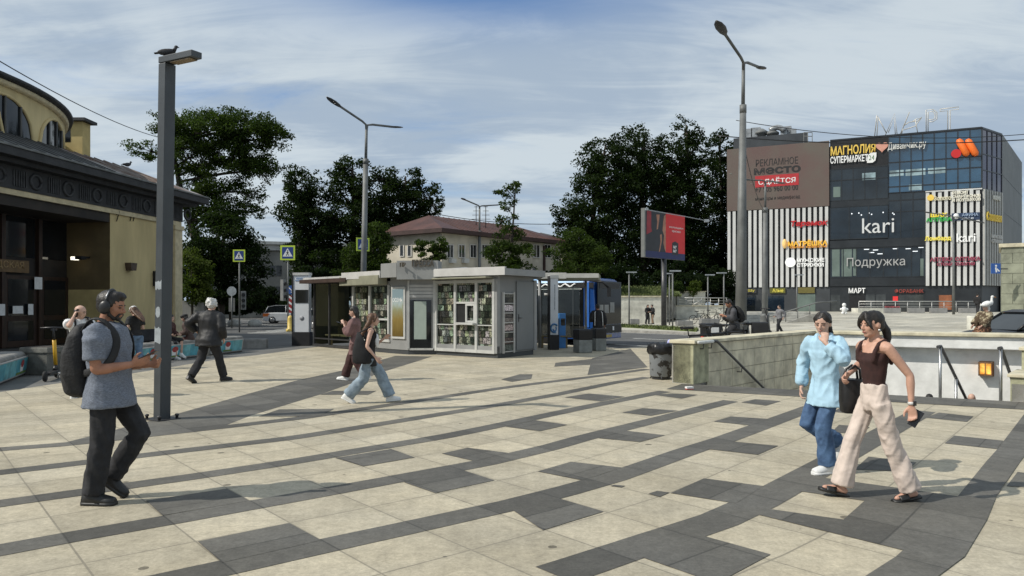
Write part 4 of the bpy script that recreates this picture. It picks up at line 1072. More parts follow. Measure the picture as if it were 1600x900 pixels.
# light masonry block at the right edge
p = G(1560, 497); SX = 26.6; SY = 40.0
t = thing("stone_pavilion", "grey-green stone block pavilion at the right edge above the black car", "pavilion", (SX, SY, 0))
zt_ = HC + 94 * SY / FP
PX = Vector((0.83, -0.55, 0)).normalized(); PY = Vector((0.55, 0.83, 0)).normalized(); P0 = Vector((SX, SY, 0))
def pb_(mb, a, b, z0, c, e, z1): mb.obox(P0 + PX * a + PY * b + Z * z0, PX * (c - a), PY * (e - b), Z * (z1 - z0))
d = MB(); pb_(d, 0.06, 0.06, -0.05, 7.9, 5, zt_ - 0.2); d.build("core", M_CONC, t)
d = MB(); M_STONEB = mat("stone_blocks", (0.24, 0.25, 0.185), 0.8, 0.28, 1.6, 0.35, 20)
r_ = 0; z = 0.0
while z < zt_ - 0.25:
    h = min(0.55, zt_ - 0.2 - z); x = -(0.5 if r_ % 2 else 0)
    while x < 8:
        a, b = max(0, x), min(8, x + 1.0)
        if b - a > 0.05: pb_(d, a + 0.008, -0.03 + random.uniform(0, .012), z + 0.008, b - 0.008, 0.06, z + h - 0.008)
        x += 1.0
    y = 0.07
    while y < 5: pb_(d, -0.02, y, z + 0.008, 0.06, y + 0.98, z + h - 0.008); y += 1.0
    z += 0.55; r_ += 1
d.build("stone_blocks", M_STONEB, t)
d = MB(); pb_(d, -0.12, -0.12, zt_ - 0.195, 8.1, 5.2, zt_); d.build("coping", M_TILE, t)
# ================================================================== THE PRESS KIOSK AND BUS SHELTERS
M_KGREY = mat("kiosk_grey_paint", (0.25, 0.253, 0.25), 0.45, 0.12, 1.5, 0.05, 10)
M_KWHITE = mat("kiosk_white_frame", (0.47, 0.47, 0.45), 0.45, 0.12, 2.5)
M_KDOOR = mat("kiosk_door_grey", (0.19, 0.195, 0.195), 0.45, 0.08, 1.2)
M_AWN = mat("awning_beige", (0.24, 0.235, 0.17), 0.6, 0.15, 2)
M_GL = glass("clear_glass", (0.82, 0.86, 0.84), 0.10)
def mags():
    m = bpy.data.materials.new("magazine_covers"); m.use_nodes = True
    t = m.node_tree; b = t.nodes["Principled BSDF"]; L = t.links.new
    tcn = t.nodes.new("ShaderNodeTexCoord")
    sp = t.nodes.new("ShaderNodeSeparateXYZ"); L(tcn.outputs["Object"], sp.inputs[0])
    def M(op, a, b_=None):
        q = t.nodes.new("ShaderNodeMath"); q.operation = op
        for i, x in enumerate((a, b_)):
            if x is None: continue
            if isinstance(x, (int, float)): q.inputs[i].default_value = x
            else: L(x, q.inputs[i])
        return q.outputs[0]
    uu = M('MULTIPLY', M('SUBTRACT', sp.outputs[0], M('MULTIPLY', sp.outputs[1], 0.8)), 4.6); vv = M('MULTIPLY', sp.outputs[2], 4.9)
    uu = M('ADD', uu, M('MULTIPLY', M('FLOOR', vv), 0.37))
    cb = t.nodes.new("ShaderNodeCombineXYZ"); L(M('FLOOR', uu), cb.inputs[0]); L(M('FLOOR', vv), cb.inputs[1])
    v = t.nodes.new("ShaderNodeTexWhiteNoise"); L(cb.outputs[0], v.inputs[0])
    n = t.nodes.new("ShaderNodeTexNoise"); n.inputs["Scale"].default_value = 22; n.inputs["Detail"].default_value = 4; L(tcn.outputs["Object"], n.inputs["Vector"])
    hs = t.nodes.new("ShaderNodeHueSaturation"); hs.inputs["Saturation"].default_value = 0.24; L(v.outputs["Color"], hs.inputs["Color"])
    r = t.nodes.new("ShaderNodeMapRange"); r.inputs["From Min"].default_value = 0.36; r.inputs["From Max"].default_value = 0.66; r.inputs["To Min"].default_value = 0.12; r.inputs["To Max"].default_value = 1.15; L(n.outputs["Fac"], r.inputs["Value"])
    mu = t.nodes.new("ShaderNodeMixRGB"); mu.blend_type = 'MULTIPLY'; mu.inputs[0].default_value = 1; wa = t.nodes.new("ShaderNodeMixRGB"); wa.blend_type = "MULTIPLY"; wa.inputs[0].default_value = 1; wa.inputs[2].default_value = (1.25, 1.12, 0.95, 1); L(hs.outputs[0], wa.inputs[1]); L(wa.outputs[0], mu.inputs[1])
    fu = M('SUBTRACT', 0.5, M('ABSOLUTE', M('SUBTRACT', M('FRACT', uu), 0.5))); fv = M('SUBTRACT', 0.5, M('ABSOLUTE', M('SUBTRACT', M('FRACT', vv), 0.5)))
    ga = M('GREATER_THAN', M('MINIMUM', fu, fv), 0.07); vis = M('GREATER_THAN', M('FRACT', M('MULTIPLY', v.outputs["Value"], 7.0)), 0.35)
    L(M('MULTIPLY', r.outputs[0], M('MULTIPLY', M('ADD', M('MULTIPLY', ga, 0.8), 0.2), M('ADD', M('MULTIPLY', vis, 0.85), 0.15))), mu.inputs[2])
    L(mu.outputs[0], b.inputs["Base Color"]); b.inputs["Roughness"].default_value = 0.5
    return m
M_MAGS = mags()
KP = [(-4.07, 24.64), (-3.40, 24.02), (-2.51, 24.02), (-0.43, 22.32), (0.71, 24.02)]
K0 = (-5.75, 26.6)
pl = [Plane(a, b) for a, b in zip([K0] + KP[:-1], KP)]         # left wing, chamfer, door face, long window, side
kio = thing("press_kiosk", "grey street kiosk selling newspapers behind full-height windows of magazines", "kiosk", (-1.5, 24, 0))
HW = 2.42
back = [Vector((0.72, 25.6, 0)), Vector((-2.5, 30.2, 0))]
# inner core (dark inside), floor plinth
def inset(p, k=0.5):
    c = Vector((-1.8, 26.5, 0)); v = Vector((p[0], p[1], 0)); return v + (c - v).normalized() * k
d = MB(); poly = [inset(p) for p in [K0] + KP] + back; d.prism(poly, (0, 0, HW)); d.build("dark_interior", M_BLACK, kio)
d = MB(); poly = [inset(p, 0.02) for p in [K0] + KP] + back; d.prism(poly, (0, 0, 0.14)); d.build("plinth", M_ANTH, kio)
def frame_h(p, a, b, z0, z1, o0=-0.03, o1=0.05): 
    d = MB(); p.slab(d, a, z0, b, z1, o0, o1); return d
# long window face
w = pl[3]
d = MB(); w.slab(d, 0, 0.145, w.len, 0.36, -0.12, 0.03); d.build("sill_panel", M_KGREY, kio)
tv = [w.hit(x, 490)[0] for x in (682, 712, 745, 772)]
zz = [0.36, 1.06, 1.62, 2.30]
zz = [w.hit(730, y)[1] for y in (548, 506, 473, 440)]
d = MB(); w.slab(d, tv[0], zz[0], tv[-1], zz[-1], -0.06, -0.04); d.build("magazine_display", M_MAGS, kio)
d = MB(); w.slab(d, tv[0], zz[0], tv[-1], zz[-1], -0.012, -0.004); d.build("shop_pane", M_GL, kio)
d = MB()
for t_ in tv: w.slab(d, t_ - 0.045, zz[0] - 0.05, t_ + 0.045, zz[-1] + 0.06, -0.03, 0.05)
for z in (zz[0], zz[-1]): w.slab(d, tv[0] + 0.046, z - 0.05, tv[1] - 0.046, z + 0.05, -0.03, 0.045); w.slab(d, tv[1] + 0.046, z - 0.05, tv[2] - 0.046, z + 0.05, -0.03, 0.045); w.slab(d, tv[2] + 0.046, z - 0.05, tv[3] - 0.046, z + 0.05, -0.03, 0.045)
w.slab(d, tv[1] + 0.046, zz[1] - 0.04, tv[2] - 0.046, zz[1] + 0.04, -0.03, 0.045); w.slab(d, tv[1] + 0.046, zz[2] - 0.03, tv[2] - 0.046, zz[2] + 0.03, -0.03, 0.045)
w.slab(d, tv[0] + 0.046, zz[1] - 0.05, tv[1] - 0.046, zz[1] - 0.02, -0.03, 0.035); w.slab(d, tv[2] + 0.046, zz[1] - 0.05, tv[3] - 0.046, zz[1] - 0.02, -0.03, 0.035)
d.build("window_frame", M_KWHITE, kio)
d = MB(); mid = (tv[1] + tv[2]) / 2
w.slab(d, tv[1] + 0.05, zz[1] + 0.045, mid, zz[2] - 0.035, -0.1, -0.002)
d.build("open_hatch", M_BLACK, kio)
d = MB(); a0, a1, b0, b1 = mid, tv[2] - 0.05, zz[1] + 0.045, zz[2] - 0.035
for r in ((a0, b0, a0 + 0.06, b1), (a1 - 0.06, b0, a1, b1), (a0 + 0.061, b0, a1 - 0.061, b0 + 0.06), (a0 + 0.061, b1 - 0.06, a1 - 0.061, b1)): w.slab(d, r[0], r[1], r[2], r[3], 0.0, 0.04)
d.build("sliding_hatch", M_KWHITE, kio)
d = MB(); w.slab(d, mid - 0.3, zz[1] - 0.02, tv[2] + 0.02, zz[1] + 0.03, 0.051, 0.22); d.build("counter_ledge", M_KWHITE, kio)
d = MB(); w.slab(d, 0, zz[-1] + 0.06, w.len, HW + 0.1, -0.1, 0.0); d.build("head_panel", M_KGREY, kio)
d = MB(); w.slab(d, -0.02, zz[-1] + 0.08, w.len - 0.12, HW + 0.06, 0.06, 0.42); d.build("awning_box", M_AWN, kio, 0.02)
for r in ((tv[0] + 0.1, 0.8), ): pass
d = MB(); w.slab(d, w.len - 0.16, 0.145, w.len, HW, -0.1, 0.04); w.slab(d, 0, 0.36, 0.1, HW, -0.1, 0.02); d.build("corner_post", M_KGREY, kio)
# door face with black panel and poster
w = pl[2]
d = MB(); w.slab(d, 0.0, 0.145, w.len, HW + 0.3, -0.1, 0.0); fp = d.build("front_panel", M_KGREY, kio)
d = MB(); x0, x1 = w.hit(641, 500)[0], w.hit(674, 500)[0]; w.slab(d, x0, 0.22, x1, w.hit(657, 469)[1], 0.003, 0.03); bp = d.build("black_panel", M_BLACKGLASS, kio)
d = MB(); w.slab(d, x0 + 0.13, w.hit(657, 530)[1], x1 - 0.16, w.hit(657, 471)[1], 0.032, 0.04); d.build("pale_poster", mat("faded_poster", (0.36, 0.42, 0.37), 0.6, 0.12, 1.2), bp)
d = MB(); 
for k in range(4): w.slab(d, x0 - 0.02, 1.86 + k * 0.11, x1 + 0.06, 1.95 + k * 0.11, 0.003, 0.03)
d.build("roller_shutter", mat("shutter_grey", (0.42, 0.42, 0.41), 0.45, 0.1, 3), kio)
d = MB(); w.slab(d, 0.0, 0.2, 0.06, HW, 0.003, 0.06); w.slab(d, w.len - 0.06, 0.2, w.len, HW, 0.003, 0.06); w.slab(d, 0.061, 0.145, w.len - 0.061, 0.21, 0.003, 0.05); d.build("face_frame", M_KWHITE, kio)
# chamfer with a framed poster
w = pl[1]
d = MB(); w.slab(d, 0, 0.145, w.len, HW + 0.1, -0.1, 0.0); d.build("chamfer_panel", M_KGREY, kio)
def poster_mat():
    m = bpy.data.materials.new("landscape_poster"); m.use_nodes = True
    t = m.node_tree; b = t.nodes["Principled BSDF"]; L = t.links.new
    tcn = t.nodes.new("ShaderNodeTexCoord"); sp = t.nodes.new("ShaderNodeSeparateXYZ"); L(tcn.outputs["Generated"], sp.inputs[0])
    n = t.nodes.new("ShaderNodeTexNoise"); n.inputs["Scale"].default_value = 7; n.inputs["Detail"].default_value = 5; L(tcn.outputs["Generated"], n.inputs["Vector"])
    a = t.nodes.new("ShaderNodeMath"); a.operation = 'MULTIPLY_ADD'; a.inputs[1].default_value = 0.35; L(n.outputs["Fac"], a.inputs[0]); L(sp.outputs[2], a.inputs[2])
    r = t.nodes.new("ShaderNodeValToRGB"); L(a.outputs[0], r.inputs[0])
    e = r.color_ramp.elements
    e[0].position = 0.2; e[0].color = (0.12, 0.08, 0.02, 1); e[1].position = 1.15 if False else 1.0; e[1].color = (0.20, 0.27, 0.30, 1)
    x = e.new(0.55); x.color = (0.22, 0.16, 0.05, 1); x = e.new(0.75); x.color = (0.25, 0.26, 0.16, 1); x = e.new(0.9); x.color = (0.35, 0.42, 0.42, 1)
    L(r.outputs[0], b.inputs["Base Color"]); b.inputs["Roughness"].default_value = 0.3
    return m
d = MB(); w.slab(d, 0.10, 0.5, w.len - 0.10, 2.22, 0.003, 0.05); lb = d.build("light_box", M_KWHITE, kio, 0.01)
d = MB(); w.slab(d, 0.17, 0.58, w.len - 0.17, 2.14, 0.052, 0.06); pst = d.build("poster", poster_mat(), lb)
text_mb("ОСЕНЬ", w.pt(0.2, 1.72, 0.062), w.d, Z, w=w.len - 0.42, h=0.13, depth=0.004).build("poster_title", M_LWHT, lb)
# left wing window
w = pl[0]
d = MB(); w.slab(d, 0, 0.145, w.len, 0.4, -0.12, 0.0); w.slab(d, 0, 2.28, w.len, HW, -0.12, 0.0); d.build("wing_panel", M_KGREY, kio)
d = MB(); w.slab(d, 0, 0.4, w.len, 2.28, -0.06, -0.04); d.build("magazine_display", M_MAGS, kio)
d = MB(); w.slab(d, 0, 0.4, w.len, 2.28, -0.012, -0.004); d.build("shop_pane", M_GL, kio)
d = MB()
for f in (0.02, 0.48, 0.97): w.slab(d, w.len * f - 0.04, 0.4, w.len * f + 0.04, 2.28, -0.03, 0.05)
w.slab(d, 0.1, 0.37, w.len, 0.45, -0.03, 0.045); w.slab(d, w.len * .5, 1.1, w.len * .95, 1.16, -0.03, 0.04)
d.build("window_frame", M_KWHITE, kio)
d = MB(); w.slab(d, -0.25, 2.3, w.len - 0.1, 2.62, 0.06, 0.42); d.build("awning_box", M_AWN, kio, 0.02)
# right side: narrow shelf window and the door
w = pl[4]
d = MB(); w.slab(d, 0, 0.145, w.len, HW + 0.1, -0.1, 0.0); d.build("side_panel", M_KDOOR, kio)
d = MB(); a, b = w.hit(786, 500)[0], w.hit(801, 500)[0]; z0, z1 = w.hit(794, 549)[1], w.hit(794, 459)[1]
w.slab(d, a, z0, b, z1, 0.003, 0.02); sw = d.build("shelf_window", M_MAGS, kio)
d = MB()
for z in [z0 + (z1 - z0) * k / 6 for k in range(7)]: w.slab(d, a, z - 0.012, b, z + 0.012, 0.022, 0.05)
w.slab(d, a - 0.05, z0 - 0.05, a, z1 + 0.05, 0.003, 0.06); w.slab(d, b, z0 - 0.05, b + 0.05, z1 + 0.05, 0.003, 0.06)
d.build("shelf_frame", M_KWHITE, sw)
d = MB(); a, b = w.hit(806, 500)[0], w.len - 0.06; w.slab(d, a, 0.2, b, 2.36, 0.003, 0.04); dr = d.build("door", mat("steel_door", (0.16, 0.17, 0.175), 0.4, 0.06, 1), kio)
d = MB(); zc = HC - (497 - 475) / FP * 23; p = w.pt(a + 0.1, zc, 0.042); d.tube([p, p + w.n * 0.06, p + w.n * 0.06 + w.d * 0.13], 0.014, 6); d.obox(p - Z * 0.12 - w.d * 0.02, w.d * 0.04, w.n * 0.008, Z * 0.24); d.build("door_handle", M_DKSTEEL, dr)
d = MB(); w.slab(d, w.len - 0.055, 0.145, w.len + 0.1, HW, -0.2, 0.06); d.build("corner_post", M_KGREY, kio)
# roof slab, fascia and the sign
roof = [(-0.25, 21.95), (1.05, 23.9), (0.98, 25.9), (-2.5, 30.5), (-6.3, 27.0), (-5.8, 26.15), (-4.45, 24.55), (-3.5, 23.6), (-2.6, 23.6)]
d = MB(); d.prism([Vector((x, y, HW + 0.11)) for x, y in roof], (0, 0, 0.12)); d.build("roof_slab", M_KGREY, kio)
d = MB()
a, b = Vector((-2.55, 23.55, 0)), Vector((-0.22, 21.90, 0)); d.obox(a + Z * (HW + 0.10), (b - a), Vector((0.05, 0.07, 0)), Z * 0.25)
d.build("fascia", mat("white_fascia", (0.50, 0.49, 0.47), 0.5, 0.1, 2), kio)
a, b = Vector((-0.20, 21.92, 0)), Vector((1.08, 23.86, 0)); d = MB(); d.obox(a + Z * (HW + 0.10), (b - a), Vector((-0.06, 0.04, 0)), Z * 0.2); d.build("fascia", M_KGREY, kio)
a, b = Vector((-6.1, 26.3, 0)), Vector((-4.4, 24.45, 0)); d = MB(); d.obox(a + Z * (HW + 0.10), (b - a), Vector((0.05, 0.05, 0)), Z * 0.24); d.build("fascia", MATS["white_fascia"], kio)
d = MB(); cpk = Vector((-1.7, 26.4, HW + 0.55)); rp = [Vector((x, y, HW + 0.232)) for x, y in roof]; n = len(rp)
d.add(rp + [cpk], [(i, (i + 1) % n, n) for i in range(n)]); d.build("roof_pitch", M_KGREY, kio)
w = Plane((-3.75, 23.62), (-2.25, 23.50))
d = MB(); w.slab(d, 0.05, HW + 0.02, w.len - 0.12, HW + 0.62, -0.7, 0.0); sg = d.build("sign_box", mat("sign_grey", (0.26, 0.263, 0.255), 0.5, 0.08, 2), kio)
w.text("ПРЕССА", 644, 405.5, 678, 416.5, 0.0, 0.05, bold=0.02).build("lettering", mat("brown_letters", (0.10, 0.085, 0.065), 0.6, 0.1, 4), sg)
w2 = Plane((-4.35, 24.35), (-3.72, 23.7)); d = MB(); w2.slab(d, 0.0, HW + 0.1, w2.len - 0.02, HW + 0.56, -0.4, -0.01); sg2 = d.build("sign_box", MATS["sign_grey"], kio)
w2.text("ПР", 626, 410, 634, 417, -0.01, 0.04).build("lettering", MATS["brown_letters"], sg2)
d = MB(); p = at(833, 420, 24); d.ell((p.x, p.y, HW + 0.32), (0.09, 0.09, 0.09)); d.tube([(p.x, p.y, HW + 0.2), (p.x, p.y, HW + 0.33)], 0.03, 6); d.build("camera_dome", M_BLACK, kio)

# bus shelter on the left
SL = Plane((-7.75, 28.75), (-5.75, 26.6))
sh = thing("bus_shelter", "glass bus shelter with dark roof edge left of the newspaper kiosk", "bus shelter", (-7.75, 28.75, 0))
d = MB(); SL.slab(d, -0.2, 2.44, SL.len + 0.3, 2.58, -1.75, 0.5); d.build("roof", mat("shelter_roof", (0.05, 0.032, 0.026), 0.5, 0.2, 3), sh)
d = MB(); SL.slab(d, -0.2, 2.582, SL.len + 0.6, 2.66, -1.6, 0.35); d.build("roof_top", M_KWHITE, sh)
d = MB()
for f in (0.02, 0.42, 0.98): SL.slab(d, SL.len * f - 0.035, 0.08, SL.len * f + 0.035, 2.44, -0.04, 0.03)
SL.slab(d, 0, 0.02, SL.len, 0.11, -0.05, 0.05); SL.slab(d, 0.06, 0.3, SL.len * .98 - 0.05, 0.35, -0.03, 0.02)
d.build("frame", M_DKSTEEL, sh)
for a, b in ((0.05, 0.40), (0.44, 0.96)):
    d = MB(); SL.slab(d, SL.len * a + 0.02, 0.36, SL.len * b, 2.43, -0.01, 0.0); d.build("glass_pane", M_GL, sh)
d = MB(); SL.slab(d, 0.05, 0.08, 0.12, 2.44, -1.5, -0.05); d.build("end_panel", mat("olive_panel", (0.05, 0.048, 0.026), 0.5, 0.2, 3), sh)
d = MB(); SL.slab(d, 0.25, 0.42, SL.len - 0.3, 0.47, -0.75, -0.35); SL.slab(d, 0.35, 0.02, 0.42, 0.42, -0.6, -0.5); SL.slab(d, SL.len - 0.5, 0.02, SL.len - 0.43, 0.42, -0.6, -0.5); d.build("bench_seat", mat("bench_wood", (0.20, 0.16, 0.08), 0.6, 0.2, 4), sh)
# totem at the left of the shelter
def totem(label, px0, px1, ytop, ybase, Y, rz, black=True):
    p = at((px0 + px1) / 2, ybase, Y); wd = (px1 - px0) / FP * Y; h = HC - (ytop - YH) / FP * Y
    t = thing("info_totem", label, "stele", (p.x, p.y, 0), rz)
    d = MB(); d.box((0, 0.0, 0.27), (wd, 0.34, 0.54)); d.build("base", M_BLACK, t, 0.01)
    d = MB(); d.box((0, 0.0, 0.54 + (h - 0.6) / 2), (wd * 0.86, 0.26, h - 0.6)); b = d.build("body", mat("totem_white", (0.62, 0.64, 0.66), 0.4, 0.06, 1.5), t, 0.01)
    d = MB(); d.box((-wd * 0.47, 0.0, 0.54 + (h - 0.55) / 2), (wd * 0.075, 0.32, h - 0.55)); d.build("edge_trim", M_BLACK, t)
    d = MB(); d.box((0, 0.0, h - 0.03), (wd * 0.9, 0.34, 0.1)); d.build("cap", M_KWHITE, t)
    return t, b, wd, h
t, b, wd, h = totem("white information stele with a black screen beside the left bus shelter", 458, 487, 427, 534, 29.2, -0.12)
d = MB(); d.box((0.03, -0.14, h * 0.68), (wd * 0.72, 0.015, 0.52)); d.build("screen", M_BLACKGLASS, b)
d = MB(); d.box((0.03, -0.14, h * 0.90), (wd * 0.72, 0.012, 0.05)); d.box((-0.02, -0.14, h * 0.93), (wd * 0.5, 0.012, 0.04)); d.build("header", mat("totem_blue", (0.2, 0.28, 0.42), 0.5, 0.1, 3), b)
d = MB(); d.lathe([(0.001, 0), (0.09, 0.0), (0.09, 0.01), (0.001, 0.01)], (0, 0, 0), 16)
mm = d; mm.v = [Matrix.Rotation(rad(90), 3, 'X') @ v + Vector((0.03, -0.131, h * 0.38)) for v in mm.v]; mm.build("round_mark", mat("mark_grey", (0.25, 0.26, 0.28), 0.5, 0.1, 4), b)
# shelter right of the kiosk with its own stele, blue box
RS = Plane((0.9, 27.6), (3.1, 26.6))
r_ = thing("bus_shelter", "open bus shelter roof right of the newspaper kiosk in front of the blue bus", "bus shelter", (1, 27, 0))
a, b = at(838, 428, 27.2), at(934, 428, 27.0)
zr = HC + (475 - 437) / FP * 27.0
d = MB(); RSd = Vector((b.x - a.x, -0.15, 0)); d.obox((a.x, 26.9, zr), RSd, Vector((0.3, 1.9, 0)), Z * 0.22); d.build("roof", M_AWN, r_)
d = MB(); d.obox((a.x - 0.05, 26.84, zr + 0.03), RSd * 0.5, Vector((0.01, 0.06, 0)), Z * 0.22); d.obox((a.x + RSd.x * .5 - 0.05, 26.84 + RSd.y * .5, zr + 0.06), RSd * 0.52, Vector((0.01, 0.06, 0)), Z * 0.16); d.build("roof_edge", mat("edge_pale", (0.50, 0.49, 0.45), 0.5, 0.12, 3), r_)
d = MB(); d.tube([(a.x + 0.12, 27.1, 0.05), (a.x + 0.12, 27.1, zr)], 0.06, 8); d.tube([(b.x - 0.3, 28.4, 0.05), (b.x - 0.3, 28.4, zr)], 0.05, 8); d.build("post", M_KGREY, r_)
d = MB(); d.obox((a.x + 0.05, 27.9, 0.4), (1.6, -0.1, 0), (0.01, 0.02, 0), Z * 1.9); d.build("glass_pane", M_GL, r_)
d = MB(); d.obox((a.x + 0.1, 27.5, 0.42), (1.2, -0.1, 0), (0.03, 0.35, 0), Z * 0.05); d.obox((a.x + 0.2, 27.6, 0), (0.08, 0, 0), (0, 0.2, 0), Z * 0.42); d.obox((a.x + 1.1, 27.55, 0), (0.08, 0, 0), (0, 0.2, 0), Z * 0.42); d.build("bench_seat", MATS["bench_wood"], r_)
d = MB(); d.tube([(a.x + 0.28, 26.9, 2.0), (a.x + 0.42, 26.9, 2.0), (a.x + 0.44, 26.9, 1.9), (a.x + 0.44, 26.9, 0.6), (a.x + 0.3, 26.9, 0.5)], 0.045, 8); d.build("bent_rail", M_KWHITE, r_)
t, b, wd, h = totem("tall white stele with a blue swirl under the right shelter roof", 857, 872, 431, 543, 26.6, 0.2)
d = MB(); q = [(0.0 + 0.13 * math.cos(x), -0.145, 0.78 + 0.15 * math.sin(x)) for x in [0.6 + 0.42 * i for i in range(12)]]; d.tube(q, 0.035, 6); q = [(0.02 + 0.06 * math.cos(x), -0.145, 0.76 + 0.08 * math.sin(x)) for x in [3.2 + 0.5 * i for i in range(9)]]; d.tube(q, 0.022, 6)
d.build("blue_swirl", mat("swirl_blue", (0.05, 0.16, 0.33), 0.5, 0.2, 5), b)
d = MB(); d.box((0.02, -0.14, 1.9), (0.03, 0.012, 0.9)); d.build("vertical_text", mat("text_grey", (0.3, 0.33, 0.36), 0.5, 0.5, 20), b)
p = at(877, 535, 27.6); t = thing("ticket_machine", "bright blue ticket box standing behind the white stele with the swirl", "ticket machine", (p.x, p.y, 0), 0.25)
d = MB(); d.box((0, 0, 0.65), (0.26, 0.3, 1.3)); bb = d.build("casing", mat("ticket_blue", (0.04, 0.17, 0.42), 0.4, 0.1, 3), t, 0.02)
d = MB(); d.box((0.02, -0.155, 0.98), (0.16, 0.012, 0.26)); d.build("screen", M_BLACKGLASS, bb)
# planters with dark tubs
for i, (px, py, wpx, lab) in enumerate(((912, 552, 26, "grey concrete street bin with a black lid, nearer of the pair by the bus"), (937, 549, 21, "grey concrete street bin with a black lid, farther of the pair by the bus"))):
    p = G(px, py); p.y += 0.35
    t = thing("street_bin", lab, "bin", (p.x, p.y, 0), 0.35, "concrete street bins by the bus stop")
    wd = wpx / FP * p.y * 0.86
    d = MB(); d.rings([[Vector((sx * wd / 2 * k, sy * wd / 2 * k, z)) for sx, sy in ((-1, -1), (1, -1), (1, 1), (-1, 1))] for k, z in ((0.94, 0), (1, 0.03), (1, 0.42), (0.96, 0.44))], smooth=False); d.build("concrete_base", mat("bin_concrete", (0.22, 0.23, 0.215), 0.8, 0.2, 4, 0.2, 30), t, 0.008)
    d = MB(); d.rings([[Vector((sx * wd / 2 * k, sy * wd / 2 * k, z)) for sx, sy in ((-1, -1), (1, -1), (1, 1), (-1, 1))] for k, z in ((1.02, 0.445), (1.04, 0.76), (0.98, 0.80), (0.8, 0.79))], smooth=False); d.build("black_lid", mat("bag_black", (0.010, 0.010, 0.011), 0.35, 0.3, 8, 0.4, 14), t, 0.012)

# ---- the blue bus
BC = Vector((3.35, 29.4, 0)); BW, BL, BZ0, BZ1 = 2.45, 11.5, 0.22, 2.72
bus = thing("city_bus", "blue and black city bus waiting at the stop behind the kiosk", "bus", (BC.x, BC.y, -0.05))
BN = Vector((0.55, 0.835, 0)).normalized(); BD = Vector((0.835, -0.55, 0)).normalized()    # heading, left-hand side
BS = Plane(BC - BD * BL, BC)                   # its kerb side, towards the camera
def bpt(f, l, z): return BC - BD * f + BN * l + Z * z
M_BBLUE = mat("bus_blue", (0.014, 0.07, 0.27), 0.25, 0.12, 1.2, spec=0.6, coat=0.5)
M_BSKY = mat("bus_roof_glare_blue", (0.30, 0.50, 0.74), 0.3, 0.15, 0.6, coat=0.3)  # light blue roof, with the sky's white glare brightened into its colour
M_BGLASS = mat("bus_glass", (0.010, 0.011, 0.011), 0.08, 0.4, 0.8, spec=0.22)
sect = [(0, BZ0), (0, BZ1 - 0.28), (0.12, BZ1 - 0.08), (0.4, BZ1), (BW - 0.4, BZ1), (BW - 0.12, BZ1 - 0.08), (BW, BZ1 - 0.28), (BW, BZ0)]
d = MB(); d.rings([[bpt(f, l, z) for l, z in sect] for f in (BL, 0.35)] + [[bpt(0.0 if z < 2.2 else 0.12, 0.06 + l * (BW - 0.12) / BW, z - (0 if z < 2.2 else 0.05)) for l, z in sect]], smooth=False)
d.build("body", M_BBLUE, bus, 0.03)
d = MB(); d.rings([[bpt(f, l, z + 0.012) for l, z in sect[1:-1]] for f in (BL, 0.6)], smooth=False); d.build("roof_shell", M_BSKY, bus)
d = MB(); BS.slab(d, 0.3, 0.75, BL - 0.55, BZ1 - 0.42, 0.0, 0.012); d.build("side_windows", M_BGLASS, bus)
d = MB(); BS.slab(d, BL - 5.6, BZ0 + 0.06, BL - 0.5, 0.748, 0.003, 0.016); BS.slab(d, BL - 5.6, BZ1 - 0.415, BL - 0.1, BZ1 - 0.2, 0.003, 0.016); d.build("black_side_band", M_BLACK, bus)
d = MB()
for a in (1.05, 1.75): BS.slab(d, BL - a, BZ0 + 0.1, BL - a + 0.05, BZ1 - 0.45, 0.018, 0.03)
d.build("door_edges", M_DKSTEEL, bus)
d = MB(); zig = []
for i in range(22):
    f = i / 21; zig.append(BS.pt(BL - 2.9 + 2.0 * f, BZ1 - 0.31 + 0.062 * math.sin(f * 27) * (1 if f > .12 else .7), 0.03))
d.tube(zig, 0.036, 6); d.build("white_wave", M_LWHT, bus)
d = MB(); BS.slab(d, BL - 3.0, BZ1 - 0.47, BL - 0.62, BZ1 - 0.45, 0.018, 0.03); d.build("white_line", M_LWHT, bus)
d = MB(); BS.slab(d, BL - 0.48, BZ0 + 0.5, BL - 0.3, BZ1 - 0.2, 0.003, 0.02); d.build("blue_pillar", mat("pillar_blue", (0.04, 0.15, 0.50), 0.3, 0.1, 2), bus)
BF = Plane(BC, BC + BN * BW)
d = MB(); BF.slab(d, 0.12, 0.82, BW - 0.12, BZ1 - 0.14, 0.0, 0.02); ws = d.build("windscreen", M_BGLASS, bus)
d = MB(); BF.slab(d, 0.1, BZ0 + 0.24, BW - 0.1, 0.80, 0.003, 0.03); d.build("front_grille", M_BLACK, bus)
for x in (0.32, 0.46, 0.6, 0.74): 
    d = MB(); BF.slab(d, x, 0.60, x + 0.09, 0.69, 0.032, 0.05); d.build("headlight", M_STEEL, bus)
d = MB(); BF.slab(d, 1.45, 0.56, 1.58, 0.72, 0.032, 0.05); d.build("headlight", M_LWHT, bus)
d = MB(); BF.slab(d, 0.85, BZ0 + 0.06, 1.4, BZ0 + 0.17, 0.004, 0.03); d.build("number_plate", mat("plate_yellow", (0.45, 0.33, 0.08), 0.5, 0.2, 6), bus)
d = MB(); BF.slab(d, 0.3, BZ1 - 0.44, BW - 0.3, BZ1 - 0.2, 0.022, 0.03); BFt = d.build("destination_box", M_BLACK, ws)
for a, b, z0, z1 in ((0.25, 0.62, 1.28, 1.62), (0.72, 1.12, 1.28, 1.62), (1.25, 1.65, 1.3, 1.72)):
    d = MB(); BF.slab(d, a, z0, b, z1, 0.022, 0.028); d.build("paper_notice", mat("notice_dim", (0.28, 0.28, 0.26), 0.6, 0.2, 4), ws)
